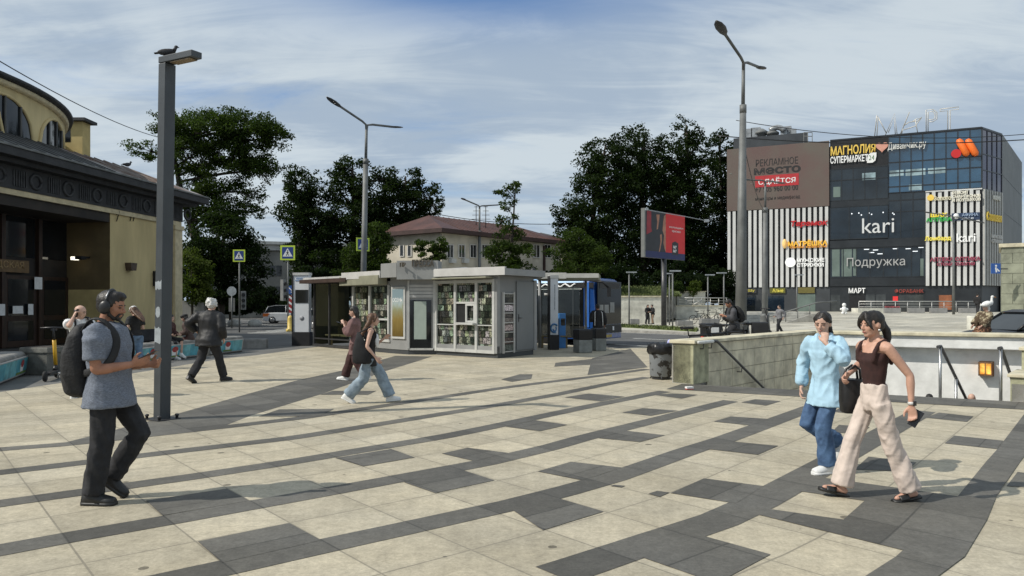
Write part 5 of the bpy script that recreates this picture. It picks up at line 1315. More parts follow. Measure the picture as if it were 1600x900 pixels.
d = MB(); d.tube([bpt(0.25, -0.02, BZ1 - 0.12), bpt(-0.35, -0.1, BZ1 - 0.2), bpt(-0.55, 0.05, BZ1 - 0.42)], 0.05, 6); d.box(bpt(-0.55, 0.06, BZ1 - 0.6), (0.12, 0.2, 0.36)); d.build("mirror", M_BLACK, bus)
for f in (2.4, 8.6):
    for l in (0.14, BW - 0.14):
        c = bpt(f, l, 0.40); d = MB(); pts = [(0.12, -0.14), (0.42, -0.14), (0.46, -0.1), (0.46, 0.1), (0.42, 0.14), (0.12, 0.14)]
        d.rings([[c + BN * y + (BD * math.cos(a) + Z * math.sin(a)) * r for a in [2 * math.pi * k / 20 for k in range(20)]] for r, y in pts]); d.build("wheel", M_BLACK, bus)

# ================================================================== STREET FURNITURE
M_LAMPG = mat("lamp_grey_paint", (0.045, 0.052, 0.058), 0.45, 0.14, 2.5, 0.05, 20)
M_LAMPL = mat("lamp_light_patch", (0.30, 0.33, 0.35), 0.6, 0.2, 6)
M_POLE = mat("pole_grey", (0.15, 0.155, 0.15), 0.6, 0.25, 1.5, 0.1, 12, metal=0.2)
M_HEAD = mat("lamp_head_dark", (0.05, 0.052, 0.055), 0.45, 0.2, 5)
# square post with the flat arm
b = G(253, 655); t = thing("square_lamp_post", "grey square steel lamp post with a flat bent arm and paint patches", "street lamp", (b.x, b.y, 0), -0.52)
t.rotation_euler = (0, rad(1.35), -0.52)
H_ = 5.06
d = MB(); d.box((0, 0, H_ / 2), (0.15, 0.17, H_)); pole = d.build("pole", M_LAMPG, t, 0.008)
d = MB(); d.box((0.28, 0, H_ + 0.055), (0.72, 0.17, 0.09)); arm = d.build("arm", M_LAMPG, t, 0.008)
d = MB(); d.box((0.36, 0, H_ - 0.002), (0.42, 0.13, 0.012)); d.build("lamp_panel", mat("lamp_cells", (0.22, 0.16, 0.09), 0.4, 0.4, 25), arm)
d = MB(); d.box((0, 0, 0.008), (0.36, 0.36, 0.016)); bpl = d.build("base_plate", M_DKSTEEL, t)
for sx in (-1, 1):
    for sy in (-1, 1):
        d = MB(); d.lathe([(0.02, 0.016), (0.02, 0.05), (0.028, 0.05), (0.028, 0.075), (0.012, 0.08)], (sx * 0.14, sy * 0.14, 0), 8); d.build("bolt", M_DKSTEEL, bpl)
for (z0, z1, w0, side) in ((1.86, 1.98, 0.19, 0), (1.46, 1.62, 0.11, 0), (1.10, 1.32, 0.185, 0), (0.3, 2.06, 0.02, 0)):
    d = MB()
    if w0 == 0.02: d.box((-0.0765, 0, (z0 + z1) / 2), (0.003, 0.15, z1 - z0))
    elif w0 == 0.11: d.prism([(0.058 * math.cos(a) * random.uniform(.8, 1.05), -0.0852, 1.54 + 0.085 * math.sin(a) * random.uniform(.85, 1.05)) for a in [2 * math.pi * q / 14 for q in range(14)]], (0, -0.003, 0))
    else: d.prism([(-0.068, -0.0852, z0)] + [(0.068 * (-1 + q / 3), -0.0852, z0 + random.uniform(-.02, .02)) for q in range(1, 6)] + [(0.068, -0.0852, z0)] + [(0.068 * (1 - q / 3), -0.0852, z1 + random.uniform(-.02, .02)) for q in range(0, 7)], (0, -0.003, 0))
    d.build("paint_patch", M_LAMPL, pole)
# double-arm street lamps
def street_lamp(label, px, Y, ybase, ytop_thick, ytop, head_l, head_r, r0, r1, rthin, lean=0.0, z0=0.0, big=1.0):
    b = at(px, ybase, Y); b.z = z0
    t = thing("street_lamp", label, "street lamp", (b.x, b.y, z0))
    zt1 = HC - (ytop_thick - YH) / FP * Y; zt2 = HC - (ytop - YH) / FP * Y
    top = Vector((b.x + lean, b.y, zt2)); mid = b.lerp(top, (zt1 - z0) / (zt2 - z0))
    d = MB(); d.tube([b, b.lerp(mid, 0.5), mid], [r0, (r0 + r1) / 2, r1], 16); d.build("pole", M_POLE, t)
    d = MB(); d.tube([mid - Z * 0.25, mid + Z * 0.02], [r1 * 1.12, r1 * 1.12], 16); d.tube([mid, top], [rthin, rthin * 0.9], 10); d.build("upper_tube", M_POLE, t)
    if r0 > 0.15:
        d = MB(); d.lathe([(r0 * 1.75, 0), (r0 * 1.7, 0.25), (r0 * 1.3, 0.9), (r0 * 1.45, 0.98), (r0 * 1.35, 1.06), (r0 * 1.02, 1.12)], b, 18); d.build("cast_base", M_POLE, t)
    for hd in (head_l, head_r):
        if hd is None: continue
        (hx, hy), dy, sz = hd
        e = at(hx, hy, Y + dy)
        a = MB(); k = top + (e - top) * 0.08; k.z = top.z + 0.10 * sz
        dr = (e - top).normalized()
        a.tube([top - Z * 0.35, top + Z * 0.02 + dr * 0.05, top + dr * 0.35 + Z * 0.06, e - dr * 0.3 * sz], rthin * 0.75, 8); am = a.build("arm", M_POLE, t)
        # flat leaf-shaped head
        hm = MB(); sd = dr.cross(Z).normalized(); up = sd.cross(dr)
        rr = []
        for f, wd, th in ((-0.55, 0.05, 0.04), (-0.35, 0.13, 0.06), (0.0, 0.17, 0.065), (0.3, 0.13, 0.05), (0.5, 0.03, 0.02)):
            c = e + dr * f * sz
            rr.append([c + sd * wd * sz * math.cos(x) + up * th * sz * math.sin(x) for x in [2 * math.pi * q / 14 for q in range(14)]])
        hm.rings(rr); h = hm.build("lamp_head", M_HEAD, am)
        hm = MB(); hm.obox(e - dr * 0.15 * sz - sd * 0.06 * sz - up * 0.075 * sz, dr * 0.28 * sz, sd * 0.12 * sz, up * 0.02); hm.build("lamp_glass", mat("lamp_glass_grey", (0.22, 0.22, 0.2), 0.3, 0.2, 9), h)
    return t
street_lamp("tall two-armed street lamp rising behind the newspaper kiosk roof", 566, 37.7, 525, 249, 196, ((521, 159), -2.2, 1.0), ((619, 198.5), 1.0, 0.8), 0.16, 0.13, 0.075, 0.22)
street_lamp("slim two-armed street lamp in front of the red-roofed house", 749, 69, 505, 361, 323, ((724, 311), -4, 1.0), ((780, 320), 3, 0.8), 0.18, 0.14, 0.09, 0.02)
street_lamp("distant two-armed street lamp before the dark trees on the left", 457, 79, 505, 420, 347, ((432, 336), -3, 0.9), ((492, 343), 2, 0.8), 0.16, 0.13, 0.08, 0.15)
street_lamp("tallest two-armed street lamp on a stout pole before the shopping centre", 1157, 24.5, 548, 165, 99, ((1126, 43), -2.4, 0.95), ((1190, 106), 1.2, 0.75), 0.205, 0.10, 0.062, 0.10)
street_lamp("stout grey lamp pole standing right of the tallest street lamp", 1195, 40, 522, 325, 284, ((1168, 281), -1, 0.7), ((1222, 286), 1, 0.7), 0.17, 0.12, 0.06, 0.03, mz(13.7, 40))
street_lamp("thin two-armed lamp on the sloping square before the shopping centre", 1490, 57, 503, 345, 339, ((1450, 332), -1, 0.8), ((1531, 347), 0, 0.8), 0.10, 0.075, 0.06, 0.0, mz(34.2, 57))
# low garden lamps beyond the road
first = None
for px, yb, yt, Y in ((983, 506, 426, 54, ), (1046, 502, 428, 57), (1051, 508, 424, 50), (1106, 497, 430, 60), (1131, 497, 427, 58), (1245, 490, 430, 62)):
    lab = {983: "low flat-headed lamp post beside the bus and the grey retaining wall", 1046: "low lamp post, thinner of the two behind the red billboard pole", 1051: "low lamp post, thicker of the two right of the red billboard pole", 1106: "low lamp post among the parked bicycles", 1131: "low lamp post at the left edge of the shopping centre", 1245: "low lamp post in front of the shop windows under the white slats"}[px]
    b = at(px, yb, Y); b.z = mz(b.x, b.y)
    h = HC - (yt - YH) / FP * Y - b.z
    if first is None:
        first = thing("garden_lamp", lab, "lamp post", b, 0.0, "low garden lamps beyond the road"); first['h0'] = h
        h0 = h; del first['h0']
        d = MB(); d.tube([(0, 0, 0), (0, 0, h)], 0.055, 8); d.build("pole", M_POLE, first)
        d = MB(); d.box((0.18, 0, h + 0.03), (0.75, 0.22, 0.09)); d.build("lamp_head", M_LAMPL, first)
    else:
        c = copy_tree(first); c.location = b; c['label'] = lab; c.scale = (1, 1, h / h0)
        if px in (1046, 1131): c.rotation_euler = (0, 0, math.pi)
# wires
def wire(label, a, b, sag=0.4, r=0.022):
    pts = [a.lerp(b, i / 16) - Z * sag * 4 * (i / 16) * (1 - i / 16) for i in range(17)]
    single(MB().tube(pts, r, 5), "overhead_wire", M_BLACK, label, "wire", "overhead wires")
wire("overhead wire from the upper left edge down to the big left tree", at(-60, 60, 26), at(262, 218, 60), 0.5, 0.024)
wire("lower overhead wire crossing the shop signs on the sky-coloured glass", at(1120, 212, 42), at(1720, 209, 40), 0.5, 0.03)
wire("upper overhead wire crossing the shopping centre's brown banner", at(1150, 188, 44), at(1720, 196, 44), 0.9, 0.022)
wire("overhead wire hanging from the tallest lamp over the brown banner", at(1160, 215, 24.5), at(1196, 330, 40), 0.5, 0.015)
wire("thin overhead wire above the red roof between the tree groups", at(690, 336, 72), at(870, 350, 80), 0.3, 0.035)
# crossing signs
def crossing_sign(label, px, py, size, Y, ybase, yaw=0.0):
    c = at(px, py, Y); s_ = size / FP * Y
    t = thing("crossing_sign", label, "road sign", (c.x, c.y, 0), yaw)
    d = MB(); d.tube([(0, 0.06, -0.05), (0, 0.06, c.z + s_ * 0.4)], 0.045, 8); d.build("post", M_POLE, t)
    d = MB(); d.box((0, 0.0, c.z), (s_, 0.03, s_)); bd = d.build("reflective_border", mat("sign_lime", (0.52, 0.66, 0.07), 0.5, 0.06, 4), t)
    d = MB(); d.box((0, -0.019, c.z), (s_ * 0.76, 0.008, s_ * 0.78)); bl = d.build("blue_field", mat("sign_blue", (0.02, 0.05, 0.22), 0.5, 0.1, 4), bd)
    d = MB(); k = s_ * 0.34; d.prism([(-k, -0.024, c.z - k * 0.75), (k, -0.024, c.z - k * 0.75), (0, -0.024, c.z + k * 0.95)], (0, -0.004, 0)); d.build("white_triangle", mat("sign_white", (0.72, 0.74, 0.74), 0.5, 0.05, 4), bl)
    d = MB(); y = -0.0295
    def pb(a, b_, w_): d.bar((a[0] * k, y, c.z + a[1] * k), (b_[0] * k, y, c.z + b_[1] * k), 0.003, w_ * k)
    pb((0.02, 0.28), (-0.02, -0.08), 0.2); pb((-0.02, -0.08), (-0.28, -0.6), 0.12); pb((0.0, -0.1), (0.26, -0.6), 0.12); pb((0.02, 0.22), (-0.26, 0.0), 0.09); pb((0.03, 0.22), (0.26, -0.05), 0.09)
    d.ell((0.03 * k, y, c.z + 0.45 * k), (0.11 * k, 0.003, 0.11 * k)); d.build("walking_figure", M_BLACK, bl)
    return t
crossing_sign("square pedestrian crossing sign with lime border, nearest the yellow station", 373.5, 399.5, 19, 44, 512)
crossing_sign("square pedestrian crossing sign with lime border above the blue arrow sign", 449.5, 395, 23, 47, 512)
crossing_sign("pedestrian crossing sign with lime border half hidden by the kiosk lamp pole", 567, 382, 21, 45, 512, 0.5)
# traffic lights
def signal(label, px, py0, py1, Y, yaw):
    c = at(px, (py0 + py1) / 2, Y); h = (py1 - py0) / FP * Y
    t = thing("traffic_light", label, "traffic light", (c.x, c.y, c.z), yaw)
    d = MB(); d.box((0, 0, 0), (0.28, 0.24, h)); b_ = d.build("housing", mat("signal_grey", (0.20, 0.205, 0.20), 0.5, 0.2, 4), t, 0.02)
    for k in (-1, 0, 1):
        d = MB(); d.tube([(0, -0.121, k * h * 0.3), (0, -0.20, k * h * 0.3)], [0.10, 0.11], 12); d.build("lens_hood", M_BLACK, b_)
    return t
signal("dark traffic light hanging on the post of the left crossing sign", 380.5, 455, 484, 43.8, 0.3)
signal("grey traffic light seen from the side left of the blue arrow sign", 442.5, 437, 470, 46.8, 1.2)
# blue arrow sign, striped board, round sign
b = G(455, 512); t = thing("arrow_sign", "round blue sign with a white slanting arrow above a red striped board", "road sign", (b.x, b.y, 0), 0.0)
Y = b.y; zc = HC - (453 - YH) / FP * Y; r_ = 7 / FP * Y
d = MB(); d.tube([(0, 0.05, -0.05), (0, 0.05, zc + 0.1)], 0.04, 8); d.build("post", M_POLE, t)
d = MB(); d.prism([(r_ * math.cos(x), 0, zc + r_ * math.sin(x)) for x in [2 * math.pi * i / 24 for i in range(24)]], (0, -0.02, 0)); dd = d.build("blue_disc", mat("arrow_blue", (0.03, 0.09, 0.30), 0.5, 0.1, 3), t)
d = MB(); d.bar((-r_ * .5, -0.024, zc + r_ * .5), (r_ * .45, -0.024, zc - r_ * .45), 0.006, 0.06); d.bar((r_ * .5, -0.024, zc - r_ * .52), (r_ * .5, -0.024, zc + 0.02), 0.006, 0.06); d.bar((r_ * .5, -0.024, zc - r_ * .5), (-0.02, -0.024, zc - r_ * .5), 0.006, 0.06); d.build("arrow", MATS["sign_white"], dd)
z0, z1 = HC - (489 - YH) / FP * Y, HC - (462 - YH) / FP * Y
d = MB(); d.box((0.02, 0, (z0 + z1) / 2), (0.36, 0.02, z1 - z0)); bd = d.build("striped_board", mat("board_red", (0.30, 0.03, 0.03), 0.5, 0.1, 4), t)
for k in range(3):
    zb = z0 + (k + 0.28) * (z1 - z0) / 3
    d = MB(); d.prism([(-0.16, -0.011, zb + 0.16), (0.2, -0.011, zb - 0.1), (0.2, -0.011, zb + 0.05), (-0.16, -0.011, zb + 0.31)], (0, -0.003, 0)); d.build("white_stripe", MATS["sign_white"], bd)
b = G(453.5, 517); t = thing("bollard", "yellow rounded plastic bollard under the striped board", "bollard", (b.x, b.y, 0), 0.0)
d = MB(); d.lathe([(0.26, 0), (0.26, 0.15), (0.17, 0.2), (0.16, 0.8), (0.13, 0.93), (0.03, 1.0)], (0, 0, -0.05), 16); d.build("post", mat("bollard_yellow", (0.62, 0.45, 0.10), 0.5, 0.15, 4), t)
b = G(362, 512); t = thing("round_sign", "grey back of a round road sign by the grass near the station", "road sign", (b.x, b.y, 0), 0.0); Y = b.y; zc = HC - (455 - YH) / FP * Y
d = MB(); d.tube([(0, 0.03, -0.05), (0, 0.03, zc)], 0.05, 8); d.box((0, 0.03, zc - 0.95), (0.42, 0.04, 0.95)); d.build("post", M_POLE, t)
d = MB(); d.prism([(0.33 * math.cos(x), 0, zc + 0.33 * math.sin(x)) for x in [2 * math.pi * i / 24 for i in range(24)]], (0, -0.02, 0)); d.build("disc", M_LAMPL, t)
# blue sign on the stone pavilion
q = at(1556, 419.5, 39.2); t = thing("parking_sign", "small blue square sign with a white figure on the stone pavilion's edge", "sign", (q.x, q.y, q.z))
d = MB(); d.box(q, (0.5, 0.04, 0.54)); bb = d.build("blue_panel", mat("blue_sign_panel", (0.03, 0.10, 0.34), 0.5, 0.1, 3), t)
d = MB(); d.bar(q + Vector((-0.02, -0.023, 0.06)), q + Vector((0.02, -0.023, -0.2)), 0.004, 0.08); d.bar(q + Vector((0.02, -0.023, 0.0)), q + Vector((0.18, -0.023, -0.16)), 0.004, 0.06); d.ell(q + Vector((0, -0.023, 0.14)), (0.055, 0.003, 0.055)); d.build("white_figure", M_LWHT, bb)
d = MB(); d.obox(q + Vector((0.15, 0.021, -0.05)), (0.5, 0, 0), (0, 0.03, 0), Z * 0.06); d.build("bracket", M_DKSTEEL, t)
# red billboard
a, b = at(1007, 362, 49.5), at(1070, 372, 53.5)
BB = Plane(a, b); z0, z1 = HC - (401.5 - YH) / FP * 49.5, HC - (326 - YH) / FP * 49.5
t = thing("billboard", "large advertising billboard on a pole with a red poster and dark blue foot", "billboard", (10.6, 51.2, 0))
d = MB(); BB.slab(d, 0, z0, BB.len, z1, -0.22, 0.0); fr = d.build("box", M_DKSTEEL, t)
d = MB(); BB.slab(d, -0.04, z0, 0.10, z1 + 0.05, -0.25, 0.03); d.build("edge_frame", mat("pale_frame", (0.15, 0.155, 0.145), 0.5, 0.1, 3), t)
zz0, zz1 = z0 - 0.0, z1
d = MB(); BB.slab(d, 0.11, z0 + 0.45, BB.len * 0.5, z1 - 0.02, 0.003, 0.02); pp = d.build("poster_dark_half", mat("poster_black", (0.020, 0.022, 0.028), 0.5, 0.3, 1), t)
d = MB(); BB.slab(d, BB.len * 0.5, z0 + 0.45, BB.len - 0.03, z1 - 0.02, 0.003, 0.02); pr = d.build("poster_red_half", mat("poster_red", (0.62, 0.012, 0.014), 0.45, 0.06, 1), t)
d = MB(); BB.slab(d, 0.11, z0, BB.len - 0.03, z0 + 0.448, 0.003, 0.02); pb_ = d.build("poster_foot", mat("poster_navy", (0.012, 0.02, 0.10), 0.5, 0.1, 1), t)
Lb = BB.len
def shape(pts, m, par, name, o=0.022):
    d = MB(); d.prism([BB.pt(Lb * x, z0 + (z1 - z0) * y, o) for x, y in pts], BB.n * 0.003); d.build(name, m, par)
SK = mat("poster_skin", (0.40, 0.19, 0.12), 0.5, 0.2, 2)
shape([(0.05, 0.97), (0.15, 0.97), (0.15, 0.62), (0.17, 0.55), (0.04, 0.47)], mat("poster_dress", (0.28, 0.02, 0.03), 0.5, 0.2, 2), pp, "red_cloth")
shape([(0.27, 0.92), (0.35, 0.93), (0.34, 0.82), (0.31, 0.62), (0.28, 0.60), (0.29, 0.78)], SK, pp, "arm_shape")
shape([(0.50, 0.95), (0.50, 0.14), (0.47, 0.22), (0.44, 0.34), (0.46, 0.5), (0.42, 0.6), (0.44, 0.8), (0.46, 0.92)], SK, pp, "leg_shape")
shape([(0.36, 0.5), (0.40, 0.52), (0.41, 0.4), (0.36, 0.16), (0.33, 0.12), (0.37, 0.35)], SK, pp, "hand_shape")
shape([(0.66, 0.1), (0.82, 0.1), (0.82, 0.36), (0.74, 0.40), (0.66, 0.36)], MATS["poster_black"], pr, "doorway_shape")
for y in (0.24, 0.155): text_mb("МХ", BB.pt(Lb * 0.69, z0 + (z1 - z0) * y, 0.026), BB.d, Z, w=Lb * 0.09, h=(z1 - z0) * 0.065, depth=0.004, bold=0.03).build("white_letters", M_LWHT, pr)
text_mb("наслаждайся", BB.pt(Lb * 0.59, z0 + (z1 - z0) * 0.675, 0.022), BB.d, Z, w=Lb * 0.36, h=(z1 - z0) * 0.05, depth=0.004).build("slogan", M_LWHT, pr)
text_mb("красиво", BB.pt(Lb * 0.66, z0 + (z1 - z0) * 0.585, 0.022), BB.d, Z, w=Lb * 0.22, h=(z1 - z0) * 0.05, depth=0.004).build("slogan", M_LWHT, pr)
d = MB(); c = BB.pt(Lb * 0.5, 0, -0.12); d.tube([(c.x, c.y, 0), (c.x, c.y, z0)], 0.19, 14); d.build("pole", M_DKSTEEL, t)
d = MB(); c1, c2 = BB.pt(-1.0, z1 - 0.2, 0.8), BB.pt(Lb + 1.6, z1 - 0.3, 0.9); d.tube([c1, BB.pt(0, z1 - 0.15, 0.4), BB.pt(Lb, z1 - 0.15, 0.4), c2], 0.03, 6); d.box(c1, (0.2, 0.2, 0.14)); d.box(c2, (0.3, 0.25, 0.2)); d.build("lamp_bracket", M_LAMPL, t)
# battered bin by the stairs
b = G(1036, 594); b.y += 0.25
t = thing("trash_can", "dented grey litter bin stuffed with a black bag beside the stairwell pillar", "litter bin", (b.x, b.y, 0), 0.4)
M_BINP = mat("peeling_bin_paint", (0.23, 0.245, 0.255), 0.55, 0.12, 5.5, 0.2, 20, col2=(0.03, 0.028, 0.026), lo=0.53, hi=0.57)
d = MB(); d.lathe([(0.22, 0.06), (0.235, 0.08), (0.255, 0.62), (0.26, 0.64), (0.25, 0.64)], (0, 0, 0), 24); d.build("barrel", M_BINP, t)
d = MB(); d.lathe([(0.19, 0.0), (0.2, 0.055)], (0, 0, 0), 20)
for a in (0, 2.1, 4.2): d.tube([(0.2 * math.cos(a), 0.2 * math.sin(a), 0.1), (0.25 * math.cos(a), 0.25 * math.sin(a), 0.0)], 0.015, 6)
d.build("foot_ring", M_DKSTEEL, t)
d = MB(); rr = []
for r, z, w_ in ((0.268, 0.56, 0.03), (0.285, 0.62, 0.03), (0.29, 0.70, 0.035), (0.27, 0.78, 0.03), (0.2, 0.80, 0.03), (0.05, 0.74, 0.02)):
    rr.append([Vector(((r + w_ * math.sin(q * 2.3 + z * 9) * 0.6 + random.uniform(-w_, w_) * 0.5) * math.cos(2 * math.pi * q / 28), (r + w_ * math.sin(q * 2.3 + z * 9) * 0.6) * math.sin(2 * math.pi * q / 28), z + random.uniform(-0.02, 0.02))) for q in range(28)])
d.rings(rr); d.build("black_bag", MATS["bag_black"], t)
d = MB(); d.ell((0.22, -0.02, 0.78), (0.06, 0.05, 0.09)); d.build("blue_litter", mat("litter_lilac", (0.35, 0.36, 0.62), 0.5, 0.2, 6), t)
# red and white packet on the paving
b = G(1077, 609); t = thing("cigarette_packet", "small red and white packet lying on the paving before the pillar", "packet", (b.x, b.y, 0), 0.3)
d = MB(); d.box((0, 0, 0.03), (0.14, 0.08, 0.06)); pk = d.build("packet_body", mat("packet_red", (0.45, 0.08, 0.05), 0.5, 0.1, 9), t, 0.004)
d = MB(); d.box((0, 0, 0.045), (0.144, 0.084, 0.034)); d.build("packet_lid", M_LWHT, t)
# concrete benches with advert panels along the left footway
M_BENCH = mat("bench_concrete", (0.22, 0.215, 0.20), 0.8, 0.28, 3, 0.3, 30)
AD = [(0.10, 0.36, 0.42), (0.62, 0.62, 0.58), (0.42, 0.10, 0.09), (0.12, 0.22, 0.08)]
def concrete_bench(label, p, q, h=0.55, ad=0, w=0.62, pw=1.0):
    p, q = Vector(p), Vector(q); L = (q - p).length; rz = math.atan2(q.y - p.y, q.x - p.x)
    t = thing("concrete_bench", label, "bench", ((p.x + q.x) / 2, (p.y + q.y) / 2, 0), rz, "concrete benches with advert panels")
    d = MB(); hw = w / 2
    prof = [(-hw * 0.8, 0), (hw * 0.8, 0), (hw, h * 0.72), (hw * 0.94, h * 0.92), (hw * 0.75, h), (-hw * 0.75, h), (-hw * 0.94, h * 0.92), (-hw, h * 0.72)]
    prof = [(-y, z) for y, z in prof]
    d.rings([[Vector((x * L / 2 * k, y, z)) for y, z in prof] for x, k in ((-1, 0.97), (1, 0.97))], smooth=False); d.build("block", M_BENCH, t, 0.03)
    if ad is not None:
        fy = -hw * 0.8; ty = -hw * 1.0
        nv = Vector((0, -1, -0.12)).normalized(); 
        def fpt(x, f, o=0.0): return Vector((x, fy + (ty - fy) * f * 0.72 / 0.72, 0)) + Vector((0, 0, h * 0.72 * f)) + nv * o
        L2 = L * 0.88
        d = MB(); d.prism([fpt(-L2 / 2, 0.12, 0.004), fpt(L2 / 2, 0.12, 0.004), fpt(L2 / 2, 1.15, 0.004), fpt(-L2 / 2, 1.15, 0.004)], nv * 0.03); fm = d.build("panel_frame", mat("panel_silver", (0.42, 0.42, 0.41), 0.4, 0.1, 4), t, 0.008)
        x = -L2 / 2 + 0.05; cells = 3; cw = (L2 - 0.1) / cells
        for k in range(cells):
            d = MB(); a, b_ = x + k * cw, x + (k + 1) * cw - 0.01
            d.prism([fpt(a, 0.2, 0.036), fpt(b_, 0.2, 0.036), fpt(b_, 1.08, 0.036), fpt(a, 1.08, 0.036)], nv * 0.004); pn = d.build("advert_panel", mat("ad_teal_%d" % ((k + ad) % 2), ((0.09, 0.33, 0.40), (0.16, 0.42, 0.46))[(k + ad) % 2], 0.4, 0.35, 3), fm)
            if (k + ad) % 3 == 2:
                mx = (a + b_) / 2
                d = MB(); d.prism([fpt(mx - .12, 0.35, 0.041), fpt(mx + .12, 0.35, 0.041), fpt(mx + .15, 0.72, 0.041), fpt(mx - .15, 0.72, 0.041)], nv * 0.003); d.build("white_tub", M_LWHT, pn)
                d = MB(); d.prism([fpt(mx + .14 * math.cos(a_), 0.8 + 0.22 * math.sin(a_), 0.045) for a_ in [2 * math.pi * i / 12 for i in range(12)]], nv * 0.003); d.build("red_berries", mat("berry_red", (0.36, 0.05, 0.05), 0.5, 0.3, 15), pn)
                d = MB(); d.prism([fpt(a + .03, 0.22, 0.041), fpt(b_ - .03, 0.22, 0.041), fpt(b_ - .03, 0.34, 0.041), fpt(a + .03, 0.34, 0.041)], nv * 0.003); d.build("green_strip", mat("ad_green", (0.16, 0.24, 0.06), 0.5, 0.2, 6), pn)
    return t
def bench_from(label, p, q, **k):              # q farther: the panel looks right, to the square
    return concrete_bench(label, p, q, **k)
g0, g1 = G(-26, 612), G(36, 586)
bench_from("concrete bench with a blue berry advert at the left edge of the photo", (g0.x - 0.3, g0.y, 0), (g1.x - 0.3, g1.y + 0.1, 0), ad=0)
b = G(66, 586); t = thing("concrete_planter", "rough grey concrete box between two advert benches", "planter", (b.x - 0.1, b.y + 0.3, 0), 1.4)
d = MB(); s4 = ((-1, -1), (1, -1), (1, 1), (-1, 1)); d.rings([[Vector((sx * 0.36 * k, sy * 0.36 * k, z)) for sx, sy in s4] for k, z in ((0.88, 0), (0.98, 0.5), (1.06, 0.52), (1.04, 0.64))], smooth=False); d.build("box", mat("planter_concrete", (0.14, 0.14, 0.125), 0.85, 0.3, 4, 0.3, 20), t, 0.02)
d = MB(); d.box((0, 0.0, 0.642), (0.6, 0.6, 0.02)); d.build("soil", mat("soil", (0.05, 0.042, 0.035), 0.9, 0.3, 8), t)
tb_ = bench_from("concrete bench with pale lettered advert behind the yellow scooter", (-10.55, 17.4, 0), (-10.45, 19.1, 0), ad=1)
text_mb("САД", Vector((-0.55, -0.33, 0.2)), (1, 0, 0), Z, w=0.8, h=0.22, depth=0.01, bold=0.02).build("advert_letters", mat("ad_dark_green", (0.03, 0.09, 0.04), 0.5), tb_)
bench_from("concrete bench hidden behind the man with the headphones", (-10.45, 19.5, 0), (-10.4, 21.0, 0), ad=0)
bench_from("concrete bench on which two women sit behind the square lamp post", (-10.35, 21.4, 0), (-10.0, 23.15, 0), ad=2)
bench_from("concrete bench with blue advert farthest along the row behind the white-haired man", (-9.95, 23.5, 0), (-9.55, 25.5, 0), ad=1)
b = at(380, 520, 30); t = thing("stone_block", "low rounded grey concrete block beyond the last advert bench", "block", (-9.9, 27.6, -0.05), 0.2)
d = MB(); d.box((0, 0, 0.2), (1.4, 0.5, 0.4)); d.build("block", M_BENCH, t, 0.06)
# low white wall and white stones by the trees
b = at(345, 480, 52); t = thing("low_wall", "patchy whitewashed garden wall behind the seated woman", "wall", (-22, 54, 0))
d = MB(); d.bx(-26, 54, -0.05, -22.6, 54.4, 1.9); d.build("render", mat("patchy_white", (0.40, 0.39, 0.36), 0.85, 0.3, 0.9, col2=(0.2, 0.2, 0.18)), t)
for px, py in ((398, 492), (366, 497)):
    p = at(px, py, 56); d = MB(); d.ell((p.x, p.y, 0.15), (0.55, 0.4, 0.34)); single(d, "boulder", mat("pale_boulder", (0.5, 0.5, 0.47), 0.8, 0.2, 3, 0.3, 8), "pale rounded stone on the verge " + ("right" if px > 380 else "left") + " of the crossing sign post", "stone")

# ---- beyond the road: retaining walls, steps, railings, planters
t = thing("retaining_wall", "pale stone retaining wall under the grassy bank right of the bus", "wall", (9, 63, 0))
p0, p1 = at(968, 490, 63), at(1042, 490, 63)
d = MB(); d.bx(p0.x - 4, 63, 0, p1.x, 64, HC + (475 - 464) / FP * 63)
d.build("wall", mat("pale_stone_wall", (0.55, 0.54, 0.47), 0.85, 0.25, 1.3, 0.3, 8), t)
d = MB(); zz = HC + (475 - 464) / FP * 63; d.bx(p0.x - 4.1, 62.9, zz + 0.003, p1.x + 0.05, 64.1, zz + 0.1); d.build("coping", M_TILE, t)
# grassy bank
gm = MB(); x0, x1 = p0.x - 6, p1.x + 1.5
gm.add([(x0, 64.1, zz + 0.05), (x1, 64.1, zz + 0.05), (x1 + 1, 70, zz + 1.0), (x0, 70, zz + 1.0)], [(0, 1, 2, 3)])
for i in range(5000):
    a, b_ = rng.random(), rng.random() ** 1.5; p = Vector((x0 + (x1 - x0) * a, 64.15 + 5.8 * b_, zz + 0.04 + 0.95 * b_)); h = 0.12 + 0.2 * rng.random(); dx = Vector((rng.normal(), rng.normal(), 0)).normalized() * 0.07
    gm.add([p - dx, p + dx, p + Vector((rng.normal() * .12, rng.normal() * .12, h))], [(0, 1, 2)])
o = gm.build("grassy_bank", M_GRASS); o['kind'] = 'stuff'
t = thing("ramp_wall", "stepped pale stone wall with ramp and railing left of the shopping centre", "wall", (16, 66, 0))
A_ = lambda x, y, Y: at(x, y, Y)
PW = Plane(A_(1040, 490, 66), A_(1150, 490, 66)); M_PSW = MATS["pale_stone_wall"]
d = MB(); PW.pslab(d, 1054, 478, 1136, 499, -1, 0); d.build("lower_wall", M_PSW, t)
d = MB(); PW.pslab(d, 1042, 456, 1100, 477.5, -3, -2); d.build("upper_wall", M_PSW, t)
d = MB(); PW.pslab(d, 1042, 455, 1101, 456.2, -3.1, -1.9); PW.pslab(d, 1053, 477.2, 1137, 478, -1.1, 0.08); d.build("coping", M_TILE, t)
d = MB(); a_, z_ = PW.hit(1043, 460, 0.1); pts = [PW.hit(x, y, 0.1) for x, y in ((1041, 460), (1046, 460), (1051, 470), (1057, 480), (1057, 497), (1041, 497))]
d.prism([PW.pt(s_, z, 0.1) for s_, z in pts], PW.n * -0.6); d.build("dark_ramp_side", M_CONC, t)
d = MB()
